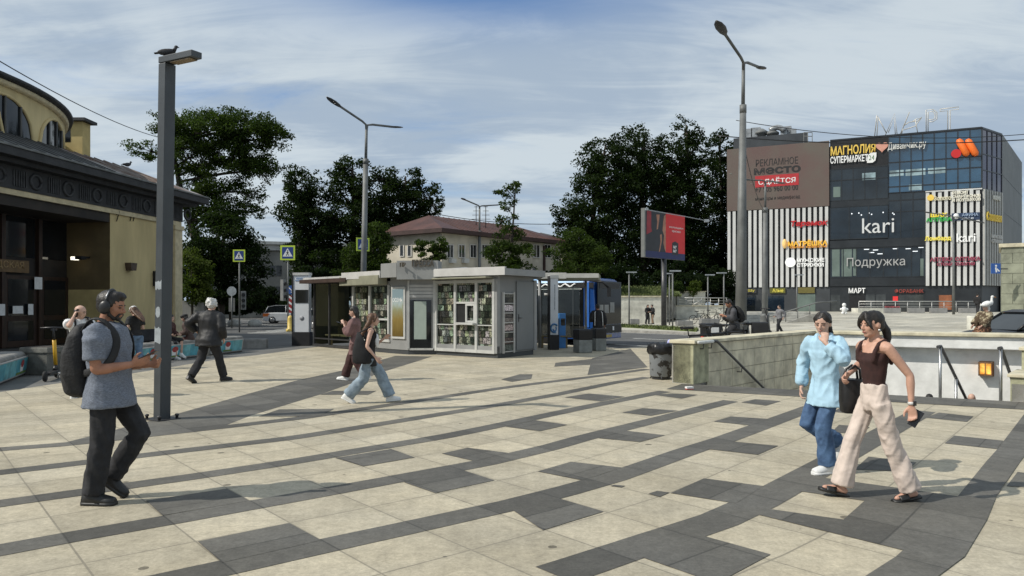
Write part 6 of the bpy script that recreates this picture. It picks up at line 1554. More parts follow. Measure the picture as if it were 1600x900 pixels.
for y in (465.5, 470, 474): 
    a, z = PW.hit(1060, y, -0.3); b_, z2 = PW.hit(1136, y, -0.3); d.tube([PW.pt(a, z, -0.3), PW.pt(b_, z, -0.3)], 0.04 if y < 467 else 0.022, 6)
for x in (1060, 1072, 1084, 1096, 1110, 1123, 1135):
    a, z = PW.hit(x, 465.5, -0.3); d.tube([PW.pt(a, z, -0.3), PW.pt(a, z - 1.0, -0.3)], 0.03, 6)
a, z = PW.hit(1082, 477, -0.28); b_, z2 = PW.hit(1097, 468, -0.28); d.tube([PW.pt(a, z, -0.28), PW.pt(b_, z2, -0.28)], 0.045, 6)
d.build("railing", mat("pale_steel", (0.45, 0.45, 0.43), 0.4, 0.1, 4, metal=0.5), t)
# steps up to the shops with a sloping side wall
t = thing("plaza_steps", "broad stone steps with a sloping dark flank up to the shops", "steps", (19, 58, 0))
d = MB(); s0 = at(1166, 510, 52); s1 = at(1262, 510, 52)
for i in range(6):
    d.bx(s0.x + i * 0.25, 52 + i * 0.75, -0.02, s1.x + i * 0.35, 52 + (i + 1) * 0.75 + (0 if i < 5 else 3), 0.17 * (i + 1))
d.build("steps", mat("step_stone", (0.42, 0.41, 0.37), 0.8, 0.2, 2), t)
d = MB(); q = [at(1192, 512, 48.5), at(1262, 493, 48.5), at(1262, 489, 48.5), at(1252, 489, 48.5)]
q = [Vector((q[0].x, 50.5, mz(q[0].x, 50.5))), Vector((s1.x + 0.5, 50.7, 0.05)), Vector((s1.x + 1.8, 57, 1.35)), Vector((s1.x + 1.4, 57, 1.35))]
d.prism([(s0.x + 1.5, 51.2, 0.0), (s1.x + 0.5, 51.2, 0.0), (s1.x + 0.5, 51.2, 0.98), (s1.x + 0.0, 51.2, 0.95)], (0, 0.35, 0)); d.build("flank_wall", M_CONC, t)
d = MB(); d.tube([(s0.x + 1.4, 51.4, 0.75), (s1.x + 0.4, 51.4, 1.75), (s1.x + 1.8, 51.4, 1.85)], 0.045, 8)
for f in (0.1, 0.35, 0.6, 0.85): d.tube([(s0.x + 1.4 + (s1.x - s0.x - 1) * f, 51.4, 0.1 + 0.85 * f), (s0.x + 1.4 + (s1.x - s0.x - 1) * f, 51.4, 0.75 + f)], 0.03, 6)
d.build("handrail", M_POLE, t)
# grey blocks, seats and railing before the shops
GBL = [(1042, 1096 - 28, 491, 505, 56), (1094, 1118, 493, 507, 50)]
for px0, px1, y0, y1, Y, lab in ((1057, 1081, 500, 508, 55, "grey stone seat block left of the parked bicycles"), (1094, 1122, 498, 508, 54, "grey stone seat block under the parked bicycles"), (984, 998, 491, 499, 60, "dark stone bench at the foot of the retaining wall")):
    p = at((px0 + px1) / 2, y1, Y); wd = (px1 - px0) / FP * Y; h = (y1 - y0) / FP * Y
    t = thing("seat_block", lab, "seat", (p.x, p.y, mz(p.x, p.y)), 0.0, "stone seat blocks beyond the road")
    d = MB(); d.box((0, 0, h / 2), (wd, 0.8, h)); d.build("block", mat("seat_stone", (0.19, 0.19, 0.185), 0.7, 0.2, 3), t, 0.03)
for px, lab in ((1394, "grey planter box holding red flowers before the shop entrance"), (1431, "grey seat box right of the red-flowered planter"), (1466, "grey seat box under the right-hand white slats"), (1514, "grey seat box nearest the stone pavilion")):
    Y = 63; p = at(px, 487.5, Y); z = mz(p.x, p.y)
    t = thing("seat_box", lab, "seat", (p.x, p.y, z), -0.3, "grey boxes before the shops")
    d = MB(); d.box((0, 0, 0.22), (1.25 if px != 1514 else 1.5, 0.7, 0.44)); d.build("box", mat("seat_stone_light", (0.22, 0.22, 0.215), 0.7, 0.15, 3), t, 0.03)
    if px == 1394:
        d = MB()
        for i in range(120): c = Vector((rng.uniform(-.55, .55), rng.uniform(-.25, .25), 0.46 + rng.uniform(0, .12))); d.ell(c, 0.035, 0, 5, 4)
        d.build("flowers", mat("flower_red", (0.30, 0.06, 0.07), 0.6, 0.4, 6), t)
RP = Plane(at(1340, 480, 66), at(1530, 480, 66)); t = thing("plaza_railing", "long pale steel railing in front of the shop entrance", "railing", (RP.p.x, RP.p.y, 0.8))
d = MB()
for y in (471, 475, 479.5):
    a, z = RP.hit(1342, y); b_, z2 = RP.hit(1532, y); d.tube([RP.pt(a, z), RP.pt(b_, z)], 0.045 if y == 471 else 0.02, 6)
for x in range(1342, 1535, 19):
    a, z = RP.hit(x, 471); d.tube([RP.pt(a, z), RP.pt(a, 0.8)], 0.03, 6)
d.build("rails", MATS["pale_steel"], t)
d = MB(); a0, a1 = RP.hit(1340, 480)[0], RP.hit(1385, 480)[0]; RP.slab(d, a0, 0.5, a1, RP.hit(1350, 481.5)[1], -1.2, 0.1); d.build("low_wall", M_PSW, t)
# small white figure stand at the entrance
p = at(1319, 489, 62); z = mz(p.x, p.y); t = thing("figure_stand", "small white figure stand before the shop entrance", "figure", (p.x, p.y, z), 0)
d = MB(); d.ell((0, 0, 0.78), (0.17, 0.13, 0.17)); d.ell((0, 0, 0.38), (0.22, 0.15, 0.3)); d.ell((-0.24, 0, 0.42), (0.11, 0.08, 0.11)); d.ell((0.24, 0, 0.42), (0.11, 0.08, 0.11)); d.ell((-0.13, 0, 0.1), (0.11, 0.13, 0.12)); d.ell((0.13, 0, 0.1), (0.11, 0.13, 0.12)); d.build("figure", M_LWHT, t)
# pale step under the stone pavilion
t = thing("kerb_step", "pale stone step in front of the stone pavilion by the black car", "step", (27, 38, 0))
d = MB(); d.bx(26.0, 38.2, -0.05, 36, 39.8, 0.45); d.build("slab", M_TILE, t)
d = MB(); d.bx(25.0, 39.3, -0.05, 26.3, 40.5, 1.0); d.build("stone_lump", M_PSW, t, 0.05)
# ================================================================== VEHICLES
M_TYRE = mat("tyre_rubber", (0.018, 0.018, 0.018), 0.85, 0.2, 8)
M_RIM = mat("rim_silver", (0.35, 0.35, 0.35), 0.35, 0.15, 6, metal=0.8)
M_CGLASS = mat("car_glass", (0.012, 0.015, 0.017), 0.05, 0.3, 1, spec=0.7)
def car(label, loc, yaw, paint, L=4.2, Wd=1.78, Ht=1.5, hatch=True, stripe=None, tail=None):
    t = thing("parked_car", label, "car", loc, yaw)        # nose towards +x
    h = L / 2
    low = [(-h, 0.32), (-h * 0.98, 0.72), (-h * 0.96, 0.92), (-h * 0.55, 0.96), (h * 0.30, 0.95), (h * 0.62, 0.88), (h * 0.9, 0.74), (h * 0.99, 0.55), (h * 0.98, 0.28), (h * 0.8, 0.2), (-h * 0.9, 0.2)]
    d = MB(); ys = [(-Wd / 2 + 0.0, 0.90), (-Wd / 2 + 0.06, 1.0), (0, 1.03), (Wd / 2 - 0.06, 1.0), (Wd / 2, 0.90)]
    d.rings([[Vector((x * (0.985 if k < 1 else 1), y, 0.55 + (z - 0.55) * (0.86 if k < 1 else 1) + (0.03 if k > 1 and z > 0.7 else 0))) for x, z in low] for y, k in ys], smooth=False)
    body = d.build("body", paint, t, 0.05)
    top = [(-h * (0.93 if hatch else 0.62), 0.93), (-h * (0.78 if hatch else 0.42), Ht - 0.1), (-h * 0.5, Ht), (0.0, Ht + 0.01), (h * 0.16, Ht - 0.06), (h * 0.52, 0.93)]
    d = MB(); d.rings([[Vector((x, y * (1 - 0.16 * max(0, (z - 0.93) / (Ht - 0.93))), z)) for x, z in top] for y in (-Wd / 2 + 0.07, Wd / 2 - 0.07)], smooth=False)
    d.build("cabin_glass", M_CGLASS, t, 0.03)
    d = MB(); rt = [(-h * (0.80 if hatch else 0.44), Ht - 0.1), (-h * 0.5, Ht + 0.015), (0.0, Ht + 0.025), (h * 0.17, Ht - 0.05)]
    w2 = (Wd / 2 - 0.07) * 0.86
    for a, b in zip(rt[:-1], rt[1:]): d.prism([(a[0], -w2, a[1]), (a[0], w2, a[1]), (b[0], w2, b[1]), (b[0], -w2, b[1])], (0, 0, 0.03))
    for sy in (-1, 1):
        for xa, xb in ((-h * (0.93 if hatch else 0.62), -h * (0.79 if hatch else 0.43)), (h * 0.52, h * 0.17)):
            d.tube([(xa, sy * (Wd / 2 - 0.07), 0.93), (xb, sy * w2, Ht - 0.06)], 0.035, 6)
        d.tube([(-h * 0.1, sy * (Wd / 2 - 0.065), 0.93), (-h * 0.1, sy * (w2 + 0.005), Ht)], 0.03, 6)
    d.build("roof", paint, t)
    for x in (-h * 0.62, h * 0.64):
        for sy in (-1, 1):
            d = MB(); c = Vector((x, sy * (Wd / 2 - 0.1), 0.32)); n_ = 20
            d.rings([[c + Vector((r * math.cos(2 * math.pi * k / n_), y * sy, r * math.sin(2 * math.pi * k / n_))) for k in range(n_)] for r, y in ((0.2, -0.1), (0.3, -0.1), (0.32, -0.06), (0.32, 0.08), (0.29, 0.105), (0.2, 0.1))]); wh = d.build("wheel", M_TYRE, t)
            d = MB(); d.rings([[c + Vector((r * math.cos(2 * math.pi * k / n_), y * sy, r * math.sin(2 * math.pi * k / n_))) for k in range(n_)] for r, y in ((0.2, 0.06), (0.2, 0.108), (0.06, 0.112))]); d.build("rim", M_RIM, wh)
    for sy in (-1, 1):
        d = MB(); d.box((h * 0.94, sy * Wd * 0.36, 0.66), (0.18, 0.3, 0.13)); d.build("headlight", mat("headlight_clear", (0.6, 0.62, 0.64), 0.15, 0.1, 4), t, 0.03)
        d = MB(); d.box((-h * 0.965, sy * Wd * 0.40, 0.80), (0.12, 0.22, 0.2)); d.build("tail_light", mat("tail_red", (0.45, 0.04, 0.02), 0.3, 0.1, 4), t, 0.02)
        d = MB(); d.box((h * 0.30, sy * (Wd / 2 + 0.08), 1.0), (0.12, 0.18, 0.12)); d.build("mirror", paint, t, 0.03)
    if stripe:
        d = MB()
        for sy in (-1, 1): d.prism([(-h * 0.99, sy * (Wd / 2 + 0.004), 0.62), (-h * 0.80, sy * (Wd / 2 + 0.004), 0.62), (-h * 0.72, sy * (Wd / 2 + 0.004), 0.9), (-h * 0.97, sy * (Wd / 2 + 0.004), 0.88)], (0, sy * 0.006, 0))
        d.build("orange_marking", stripe, t)
    return t
M_CWHITE = mat("car_white", (0.62, 0.63, 0.64), 0.25, 0.05, 2, coat=0.6); M_CBLK = mat("car_black", (0.010, 0.011, 0.013), 0.35, 0.2, 1, spec=0.35); M_CGREY = mat("car_dark_grey", (0.04, 0.045, 0.05), 0.22, 0.2, 1, coat=0.6)
b = G(452, 505); c = car("white taxi hatchback with orange markings left of the blue arrow sign", (b.x - 0.4, b.y + 1.5, -0.05), 0.12, M_CWHITE, 4.3, 1.75, 1.55, True, mat("taxi_orange", (0.65, 0.16, 0.03), 0.4, 0.1, 3))
b = at(520, 505, 48); car("dark grey hatchback seen through the shelter glass, left one", (b.x, b.y, -0.05), -0.9, M_CGREY, 4.1, 1.75, 1.5)
b = at(549, 505, 44); car("black hatchback seen through the shelter glass, right one", (b.x, b.y, -0.05), -2.2, M_CBLK, 4.1, 1.75, 1.5)
b = at(1611, 522, 22.5); car("black saloon car parked behind the white underpass wall", (b.x, b.y, -0.05), math.pi + 0.12, M_CBLK, 4.5, 1.8, 1.48, False)

# ---- bicycles and scooters
M_BLKM = mat("black_metal", (0.015, 0.015, 0.016), 0.4, 0.2, 6)
def wheel_mb(c, r, ax, tw=0.022, n=22, spokes=True):
    d = MB(); c = Vector(c); ax = Vector(ax).normalized(); u = ax.cross(Z).normalized(); v = u.cross(ax)
    ring = [c + (u * math.cos(2 * math.pi * k / n) + v * math.sin(2 * math.pi * k / n)) * r for k in range(n)]
    d.tube(ring + [ring[0], ring[1]], tw, 6)
    if spokes:
        for k in range(0, n, 2): d.tube([c, ring[k]], 0.006, 4)
    d.tube([c - ax * 0.05, c + ax * 0.05], 0.03, 6)
    return d
def bicycle(label, loc, yaw, m, group, cargo=None, fat=1.0):
    t = thing("bicycle", label, "bicycle", loc, yaw, group)
    r = 0.33
    for x in (-0.52, 0.52): wheel_mb((x, 0, r), r, (0, 1, 0), 0.024 * fat).build("wheel", M_TYRE, t)
    d = MB(); bb, st, hd, hd2 = (-0.08, 0, 0.3), (-0.2, 0, 0.78), (0.36, 0, 0.80), (0.40, 0, 0.66)
    for a, b_ in ((bb, st), (st, hd), (bb, hd2), (bb, (-0.52, 0, r)), ((-0.18, 0, 0.7), (-0.52, 0, r)), (hd, hd2), (hd2, (0.52, 0, r))): d.tube([a, b_], 0.02 * fat, 6)
    d.build("frame", m, t)
    d = MB(); d.tube([(-0.2, 0, 0.78), (-0.23, 0, 0.94)], 0.014, 6); d.rings([[Vector((x, y * w, 0.955 + z)) for y, z in ((-1, 0), (-0.7, 0.035), (0.7, 0.035), (1, 0), (0.6, -0.03), (-0.6, -0.03))] for x, w in ((-0.38, 0.085), (-0.26, 0.08), (-0.14, 0.03), (-0.08, 0.02))]); d.build("saddle", M_BLKM, t)
    d = MB(); d.tube([hd, (0.33, 0, 0.98)], 0.016, 6); d.tube([(0.24, -0.3, 1.03), (0.33, -0.12, 0.99), (0.33, 0.12, 0.99), (0.24, 0.3, 1.03)], 0.014, 6); d.build("handlebar", M_BLKM, t)
    if cargo:
        d = MB(); d.box((-0.52, 0, 0.83), (0.42, 0.4, 0.36)); bx = d.build("cargo_box", M_BLKM, t, 0.03)
        d = MB(); d.box((-0.5, -0.203, 0.83), (0.2, 0.006, 0.17)); d.build("white_mark", M_LWHT, bx); d = MB(); d.box((-0.74, 0, 0.62), (0.04, 0.12, 0.2)); d.build("red_reflector", mat("bike_red", (0.55, 0.08, 0.06), 0.5, 0.1, 5), t)
    if group and group.startswith("delivery"): t.scale = (1.12, 1.12, 1.15)
    return t
gb = "bicycles parked in front of the ramp wall"
for k, (px, lab, yw) in enumerate(((1093, "dark bicycle parked leftmost before the ramp wall", 0.15), (1112, "grey bicycle parked between the lamp posts before the ramp wall", -0.3), (1129, "bicycle with round pale wheel parked rightmost before the ramp wall", 0.5))):
    p = at(px, 497, 57); bicycle(lab, (p.x, p.y, mz(p.x, p.y)), yw, M_BLKM if k < 2 else MATS["pale_steel"], gb)
gd = "delivery bikes by the stairwell wall"
p = at(1073, 523, 18.6); bicycle("black delivery bike whose saddle shows above the stairwell pillar", (p.x + 0.25, p.y, -0.05), 0.3, M_BLKM, gd, False, 1.3)
p = at(1103, 523, 19.6); bicycle("black delivery bike in the middle behind the stairwell wall", (p.x + 0.22, p.y, -0.05), 0.4, M_BLKM, gd, False, 1.5)
p = at(1118, 520, 20.6); bicycle("black delivery bike with a marked box beside the sitting rider", (p.x + 0.45, p.y + 0.1, -0.05), 0.15, M_BLKM, gd, True, 1.5)
p = at(1158, 520, 22.3); bicycle("black cargo bike the rider sits on behind the stairwell wall", (p.x - 0.05, p.y, -0.05), 2.9, M_BLKM, gd, True, 1.6)
def kick_scooter(label, loc, yaw, stem, group=None, basket=False):
    t = thing("kick_scooter", label, "scooter", loc, yaw, group)
    for x in (-0.45, 0.48):
        d = MB(); c = Vector((x, 0, 0.11)); n = 16
        d.rings([[c + Vector((r * math.cos(2 * math.pi * k / n), y, r * math.sin(2 * math.pi * k / n))) for k in range(n)] for r, y in ((0.03, -0.03), (0.1, -0.03), (0.115, 0), (0.1, 0.03), (0.03, 0.03))]); d.build("wheel", M_TYRE, t)
    d = MB(); d.box((0, 0, 0.15), (0.72, 0.16, 0.06)); d.build("deck", M_BLKM, t, 0.015)
    d = MB(); d.tube([(0.48, 0, 0.12), (0.40, 0, 0.3)], 0.03, 8); d.tube([(0.30, 0, 0.18), (0.41, 0, 0.28)], 0.04, 8); d.build("fork", M_BLKM, t)
    d = MB(); d.tube([(0.41, 0, 0.28), (0.28, 0, 0.85)], 0.04, 8); d.build("coloured_stem", stem, t)
    d = MB(); d.tube([(0.28, 0, 0.85), (0.22, 0, 1.12)], 0.025, 8); d.tube([(0.2, -0.25, 1.12), (0.22, 0, 1.13), (0.2, 0.25, 1.12)], 0.02, 6); d.box((0.26, 0, 1.1), (0.1, 0.1, 0.08)); d.build("handlebar", M_BLKM, t)
    return t
M_SCY = mat("scooter_yellow", (0.60, 0.34, 0.02), 0.4, 0.1, 4)
p = G(82, 591); kick_scooter("yellow-stemmed kick scooter parked beside the concrete planter", (p.x + 0.15, p.y - 0.3, 0), 1.9, M_SCY)
t = thing("scooter_rack", "low grey steel rack with a small wheel in front of the lettered bench", "rack", (p.x + 0.5, p.y + 0.3, 0), 1.2)
d = MB(); d.tube([(-0.5, 0, 0.12), (0.7, 0, 0.12), (0.7, 0.25, 0.12), (-0.5, 0.25, 0.12), (-0.5, 0, 0.12)], 0.02, 6)
for x in (-0.4, 0.6): d.tube([(x, 0, 0.12), (x, -0.02, 0.0)], 0.02, 6); d.tube([(x, 0.25, 0.12), (x, 0.27, 0.0)], 0.02, 6)
d.build("rack_frame", M_STEEL, t)
p = at(1190, 524, 38); kick_scooter("black kick scooter standing alone by the foot of the stout lamp pole", (p.x + 0.0, p.y, mz(p.x, p.y)), 0.5, M_BLKM).scale = (1.25, 1.25, 1.25)

# ================================================================== TREES
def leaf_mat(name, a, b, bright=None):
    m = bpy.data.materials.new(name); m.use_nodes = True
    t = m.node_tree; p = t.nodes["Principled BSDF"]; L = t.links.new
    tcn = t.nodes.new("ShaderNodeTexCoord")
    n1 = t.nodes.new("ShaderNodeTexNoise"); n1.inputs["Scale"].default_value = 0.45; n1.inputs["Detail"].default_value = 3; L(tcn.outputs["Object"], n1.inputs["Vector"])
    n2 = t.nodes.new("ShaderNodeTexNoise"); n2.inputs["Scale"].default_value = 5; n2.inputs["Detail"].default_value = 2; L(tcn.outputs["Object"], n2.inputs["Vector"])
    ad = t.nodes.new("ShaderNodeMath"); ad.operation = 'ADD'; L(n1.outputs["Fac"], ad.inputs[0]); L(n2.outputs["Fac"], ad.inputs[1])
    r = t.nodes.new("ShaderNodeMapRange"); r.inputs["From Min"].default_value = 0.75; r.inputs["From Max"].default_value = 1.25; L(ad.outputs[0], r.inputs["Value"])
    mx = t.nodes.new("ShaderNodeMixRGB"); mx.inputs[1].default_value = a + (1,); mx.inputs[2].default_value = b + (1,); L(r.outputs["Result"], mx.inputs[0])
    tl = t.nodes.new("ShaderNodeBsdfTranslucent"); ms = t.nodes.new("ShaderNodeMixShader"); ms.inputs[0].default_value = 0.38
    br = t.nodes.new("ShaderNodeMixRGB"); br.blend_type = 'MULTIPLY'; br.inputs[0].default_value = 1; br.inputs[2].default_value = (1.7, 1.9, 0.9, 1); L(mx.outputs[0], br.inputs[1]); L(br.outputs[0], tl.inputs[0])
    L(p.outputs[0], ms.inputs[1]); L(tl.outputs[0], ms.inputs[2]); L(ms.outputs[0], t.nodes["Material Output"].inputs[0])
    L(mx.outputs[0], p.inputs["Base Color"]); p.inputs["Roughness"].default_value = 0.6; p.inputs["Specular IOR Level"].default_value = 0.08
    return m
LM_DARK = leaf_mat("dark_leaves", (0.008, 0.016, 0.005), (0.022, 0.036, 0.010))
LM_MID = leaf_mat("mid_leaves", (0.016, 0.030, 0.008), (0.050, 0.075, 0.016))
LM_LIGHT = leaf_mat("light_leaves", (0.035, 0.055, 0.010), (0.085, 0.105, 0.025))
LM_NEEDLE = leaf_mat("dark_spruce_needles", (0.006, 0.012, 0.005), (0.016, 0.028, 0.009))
M_BARK = mat("bark", (0.05, 0.04, 0.03), 0.9, 0.35, 3, 0.5, 12, stretch=(3, 3, 0.8))
M_BARKL = mat("pale_bark", (0.16, 0.15, 0.13), 0.9, 0.35, 3, 0.4, 12)
def tree(name, label, px, Y, blobs, leafm, seed, n_leaf=9000, leaf=0.34, trunk_r=0.3, cat="tree", group=None, ground=0.0, clump=0.9, sparse=0.0, bark=None, base_px=None):
    """blobs: crown lobes in photo pixels at depth Y: (px, py, rx, ry[, dY])"""
    r = np.random.default_rng(seed); R = random.Random(seed)
    b = at(px, YH, Y); base = Vector((b.x, Y, ground))
    t = thing(name, label, cat, base, None, group)
    lobes = []
    for q in blobs:
        dY = q[4] if len(q) > 4 else 0
        c = at(q[0], q[1], Y + dY); lobes.append((c, q[2] / FP * Y, q[3] / FP * Y))
    # trunk and limbs
    d = MB()
    ztop = max(c.z + rz * 0.4 for c, rx, rz in lobes)
    main = Vector((base.x, base.y, ground - 0.1)); topc = max(lobes, key=lambda l: l[0].z)[0]
    tp = [main]
    for k in range(1, 7):
        f = k / 6; p = main.lerp(Vector((topc.x, topc.y, ztop)), f); p.x += R.uniform(-.2, .2) * min(1, f * 3) * trunk_r * 2; p.y += R.uniform(-.2, .2) * trunk_r * 2; tp.append(p)
    d.tube(tp, [trunk_r * (1 - 0.86 * k / 6) + 0.02 for k in range(7)], 9)
    cl = []
    tot = sum(rx * rx * rz for c, rx, rz in lobes)
    ncl = max(12, int(n_leaf / 75))
    for c, rx, rz in lobes:
        k = max(3, int(ncl * (rx * rx * rz / tot) ** 0.8))
        for i in range(k):
            v = r.normal(size=3); v /= np.linalg.norm(v); rr = (0.35 + 0.65 * r.random() ** 0.55) * (1 + r.normal() * 0.07)
            p = Vector((c.x + v[0] * rx * rr, c.y + v[1] * rx * rr, c.z + v[2] * rz * rr))
            cl.append((p, clump * min(1.0, 0.35 + 0.22 * min(rx, rz)) * r.uniform(0.55, 1.25)))
        # a limb into each lobe, twigs to some of its clumps
        f = min(0.9, max(0.18, (c.z - rz * 0.9 - ground) / max(0.5, ztop - ground))); k0 = main.lerp(Vector((topc.x, topc.y, ztop)), f)
        md = k0.lerp(c, 0.5) + Vector((R.uniform(-.3, .3), R.uniform(-.3, .3), R.uniform(0, .5)))
        d.tube([k0, md, c], [trunk_r * 0.42 * (1 - f * .6), trunk_r * 0.26, trunk_r * 0.12], 6)
        for p, cr in cl[-min(k, 9):]: d.tube([c.lerp(md, 0.3), c.lerp(p, 0.5) + Vector((0, 0, -0.1)), p], [trunk_r * 0.12, trunk_r * 0.08, 0.02], 4)
    d.build("trunk", bark or M_BARK, t)
    n_leaf = int(n_leaf * 1.6); leaf *= 0.78
    w = np.array([cr ** 2 for p, cr in cl]); w /= w.sum()
    idx = r.choice(len(cl), size=n_leaf, p=w)
    cen = np.array([tuple(p) for p, cr in cl])[idx]; rad_c = np.array([cr for p, cr in cl])[idx]
    v = r.normal(size=(n_leaf, 3)); v /= np.linalg.norm(v, axis=1)[:, None]
    pos = cen + v * (rad_c * r.random(n_leaf) ** 0.5)[:, None] * np.array([1.15, 1.15, 0.75])
    pos[:, 2] = np.maximum(pos[:, 2], ground + 0.15)
    n = r.normal(size=(n_leaf, 3)) + np.array([0, 0, 0.9]) + v * 0.5; n /= np.linalg.norm(n, axis=1)[:, None]
    a = np.cross(n, r.normal(size=(n_leaf, 3))); a /= np.linalg.norm(a, axis=1)[:, None]; bb = np.cross(n, a)
    s = leaf * r.uniform(0.55, 1.25, n_leaf)[:, None]
    off = np.array(base)
    V = np.stack([pos - a * s * 0.5, pos + bb * s * 0.30 + n * s * 0.08, pos + a * s * 0.5, pos - bb * s * 0.30 + n * s * 0.08], axis=1) - off
    me = bpy.data.meshes.new("crown"); me.vertices.add(n_leaf * 4); me.vertices.foreach_set("co", V.reshape(-1).astype(np.float32))
    me.loops.add(n_leaf * 4); me.loops.foreach_set("vertex_index", np.arange(n_leaf * 4, dtype=np.int32))
    me.polygons.add(n_leaf); me.polygons.foreach_set("loop_start", np.arange(0, n_leaf * 4, 4, dtype=np.int32)); me.polygons.foreach_set("loop_total", np.full(n_leaf, 4, dtype=np.int32))
    me.materials.append(leafm); me.update(calc_edges=True)
    o = bpy.data.objects.new("crown", me); COL.objects.link(o); o.parent = t
    return t
gl_, gm_, gr_ = "trees beside the metro station", "dark trees behind the kiosk", "dark trees left of the shopping centre"
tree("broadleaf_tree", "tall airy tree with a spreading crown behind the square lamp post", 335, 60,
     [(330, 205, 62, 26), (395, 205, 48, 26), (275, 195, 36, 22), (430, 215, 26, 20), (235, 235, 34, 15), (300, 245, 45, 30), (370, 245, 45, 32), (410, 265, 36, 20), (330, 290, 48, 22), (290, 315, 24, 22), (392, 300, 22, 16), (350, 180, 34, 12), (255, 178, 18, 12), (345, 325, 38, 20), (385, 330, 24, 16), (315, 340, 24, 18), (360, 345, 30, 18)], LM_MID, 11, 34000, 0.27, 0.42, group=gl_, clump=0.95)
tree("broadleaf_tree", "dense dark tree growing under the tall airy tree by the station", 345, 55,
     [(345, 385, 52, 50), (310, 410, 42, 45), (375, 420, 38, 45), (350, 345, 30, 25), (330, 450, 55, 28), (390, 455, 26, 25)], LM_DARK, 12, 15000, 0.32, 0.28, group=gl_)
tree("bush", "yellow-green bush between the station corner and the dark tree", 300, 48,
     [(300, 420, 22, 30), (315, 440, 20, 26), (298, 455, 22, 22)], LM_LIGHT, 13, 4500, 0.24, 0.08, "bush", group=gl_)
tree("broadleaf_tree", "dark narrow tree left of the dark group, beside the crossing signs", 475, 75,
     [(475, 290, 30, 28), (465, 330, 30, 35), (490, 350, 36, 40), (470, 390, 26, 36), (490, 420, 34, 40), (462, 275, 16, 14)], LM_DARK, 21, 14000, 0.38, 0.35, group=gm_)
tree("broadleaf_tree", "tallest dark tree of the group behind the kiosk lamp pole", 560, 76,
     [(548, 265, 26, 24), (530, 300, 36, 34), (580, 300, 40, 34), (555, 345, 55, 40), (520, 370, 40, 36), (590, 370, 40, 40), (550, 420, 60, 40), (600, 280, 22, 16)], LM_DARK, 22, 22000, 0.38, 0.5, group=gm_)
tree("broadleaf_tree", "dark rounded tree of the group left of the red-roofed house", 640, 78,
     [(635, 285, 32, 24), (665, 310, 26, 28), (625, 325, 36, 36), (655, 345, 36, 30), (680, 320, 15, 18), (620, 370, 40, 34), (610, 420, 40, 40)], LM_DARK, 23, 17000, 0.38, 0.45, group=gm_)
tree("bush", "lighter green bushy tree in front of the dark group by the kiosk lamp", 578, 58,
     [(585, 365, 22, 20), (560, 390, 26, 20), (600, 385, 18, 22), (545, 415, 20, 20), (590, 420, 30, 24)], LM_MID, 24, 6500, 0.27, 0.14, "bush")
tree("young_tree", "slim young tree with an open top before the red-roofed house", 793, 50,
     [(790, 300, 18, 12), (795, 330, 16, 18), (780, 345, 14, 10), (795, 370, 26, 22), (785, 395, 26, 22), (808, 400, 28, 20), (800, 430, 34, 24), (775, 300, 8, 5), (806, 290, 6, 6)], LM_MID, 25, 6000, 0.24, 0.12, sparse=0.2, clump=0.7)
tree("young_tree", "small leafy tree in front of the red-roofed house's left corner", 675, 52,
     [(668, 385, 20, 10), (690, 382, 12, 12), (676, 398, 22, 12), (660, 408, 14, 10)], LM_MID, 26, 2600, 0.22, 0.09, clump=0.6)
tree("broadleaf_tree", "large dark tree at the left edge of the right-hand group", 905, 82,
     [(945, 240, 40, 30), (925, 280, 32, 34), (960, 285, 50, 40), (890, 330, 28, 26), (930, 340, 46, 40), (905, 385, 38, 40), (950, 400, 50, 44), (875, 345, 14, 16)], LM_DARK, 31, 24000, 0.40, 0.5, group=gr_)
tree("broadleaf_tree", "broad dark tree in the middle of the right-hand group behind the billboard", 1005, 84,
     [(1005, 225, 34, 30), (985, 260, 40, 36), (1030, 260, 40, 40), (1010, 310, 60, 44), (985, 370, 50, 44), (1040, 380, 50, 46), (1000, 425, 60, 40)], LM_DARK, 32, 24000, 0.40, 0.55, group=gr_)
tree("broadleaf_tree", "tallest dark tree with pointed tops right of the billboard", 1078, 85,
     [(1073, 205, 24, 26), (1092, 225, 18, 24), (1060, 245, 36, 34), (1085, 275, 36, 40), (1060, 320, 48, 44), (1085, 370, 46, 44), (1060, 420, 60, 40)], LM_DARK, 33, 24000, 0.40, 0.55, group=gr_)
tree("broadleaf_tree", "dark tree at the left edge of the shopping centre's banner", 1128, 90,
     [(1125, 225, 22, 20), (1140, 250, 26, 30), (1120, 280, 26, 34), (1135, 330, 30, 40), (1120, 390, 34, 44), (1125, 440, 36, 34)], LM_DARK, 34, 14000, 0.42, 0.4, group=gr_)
tree("bush", "green bushy tree in front of the right-hand group above the bus", 905, 66,
     [(905, 375, 26, 22), (890, 400, 34, 24), (925, 400, 34, 24), (910, 425, 50, 22), (940, 420, 26, 20)], LM_MID, 35, 8000, 0.28, 0.16, "bush")
gu = "dark undergrowth bushes under the trees"
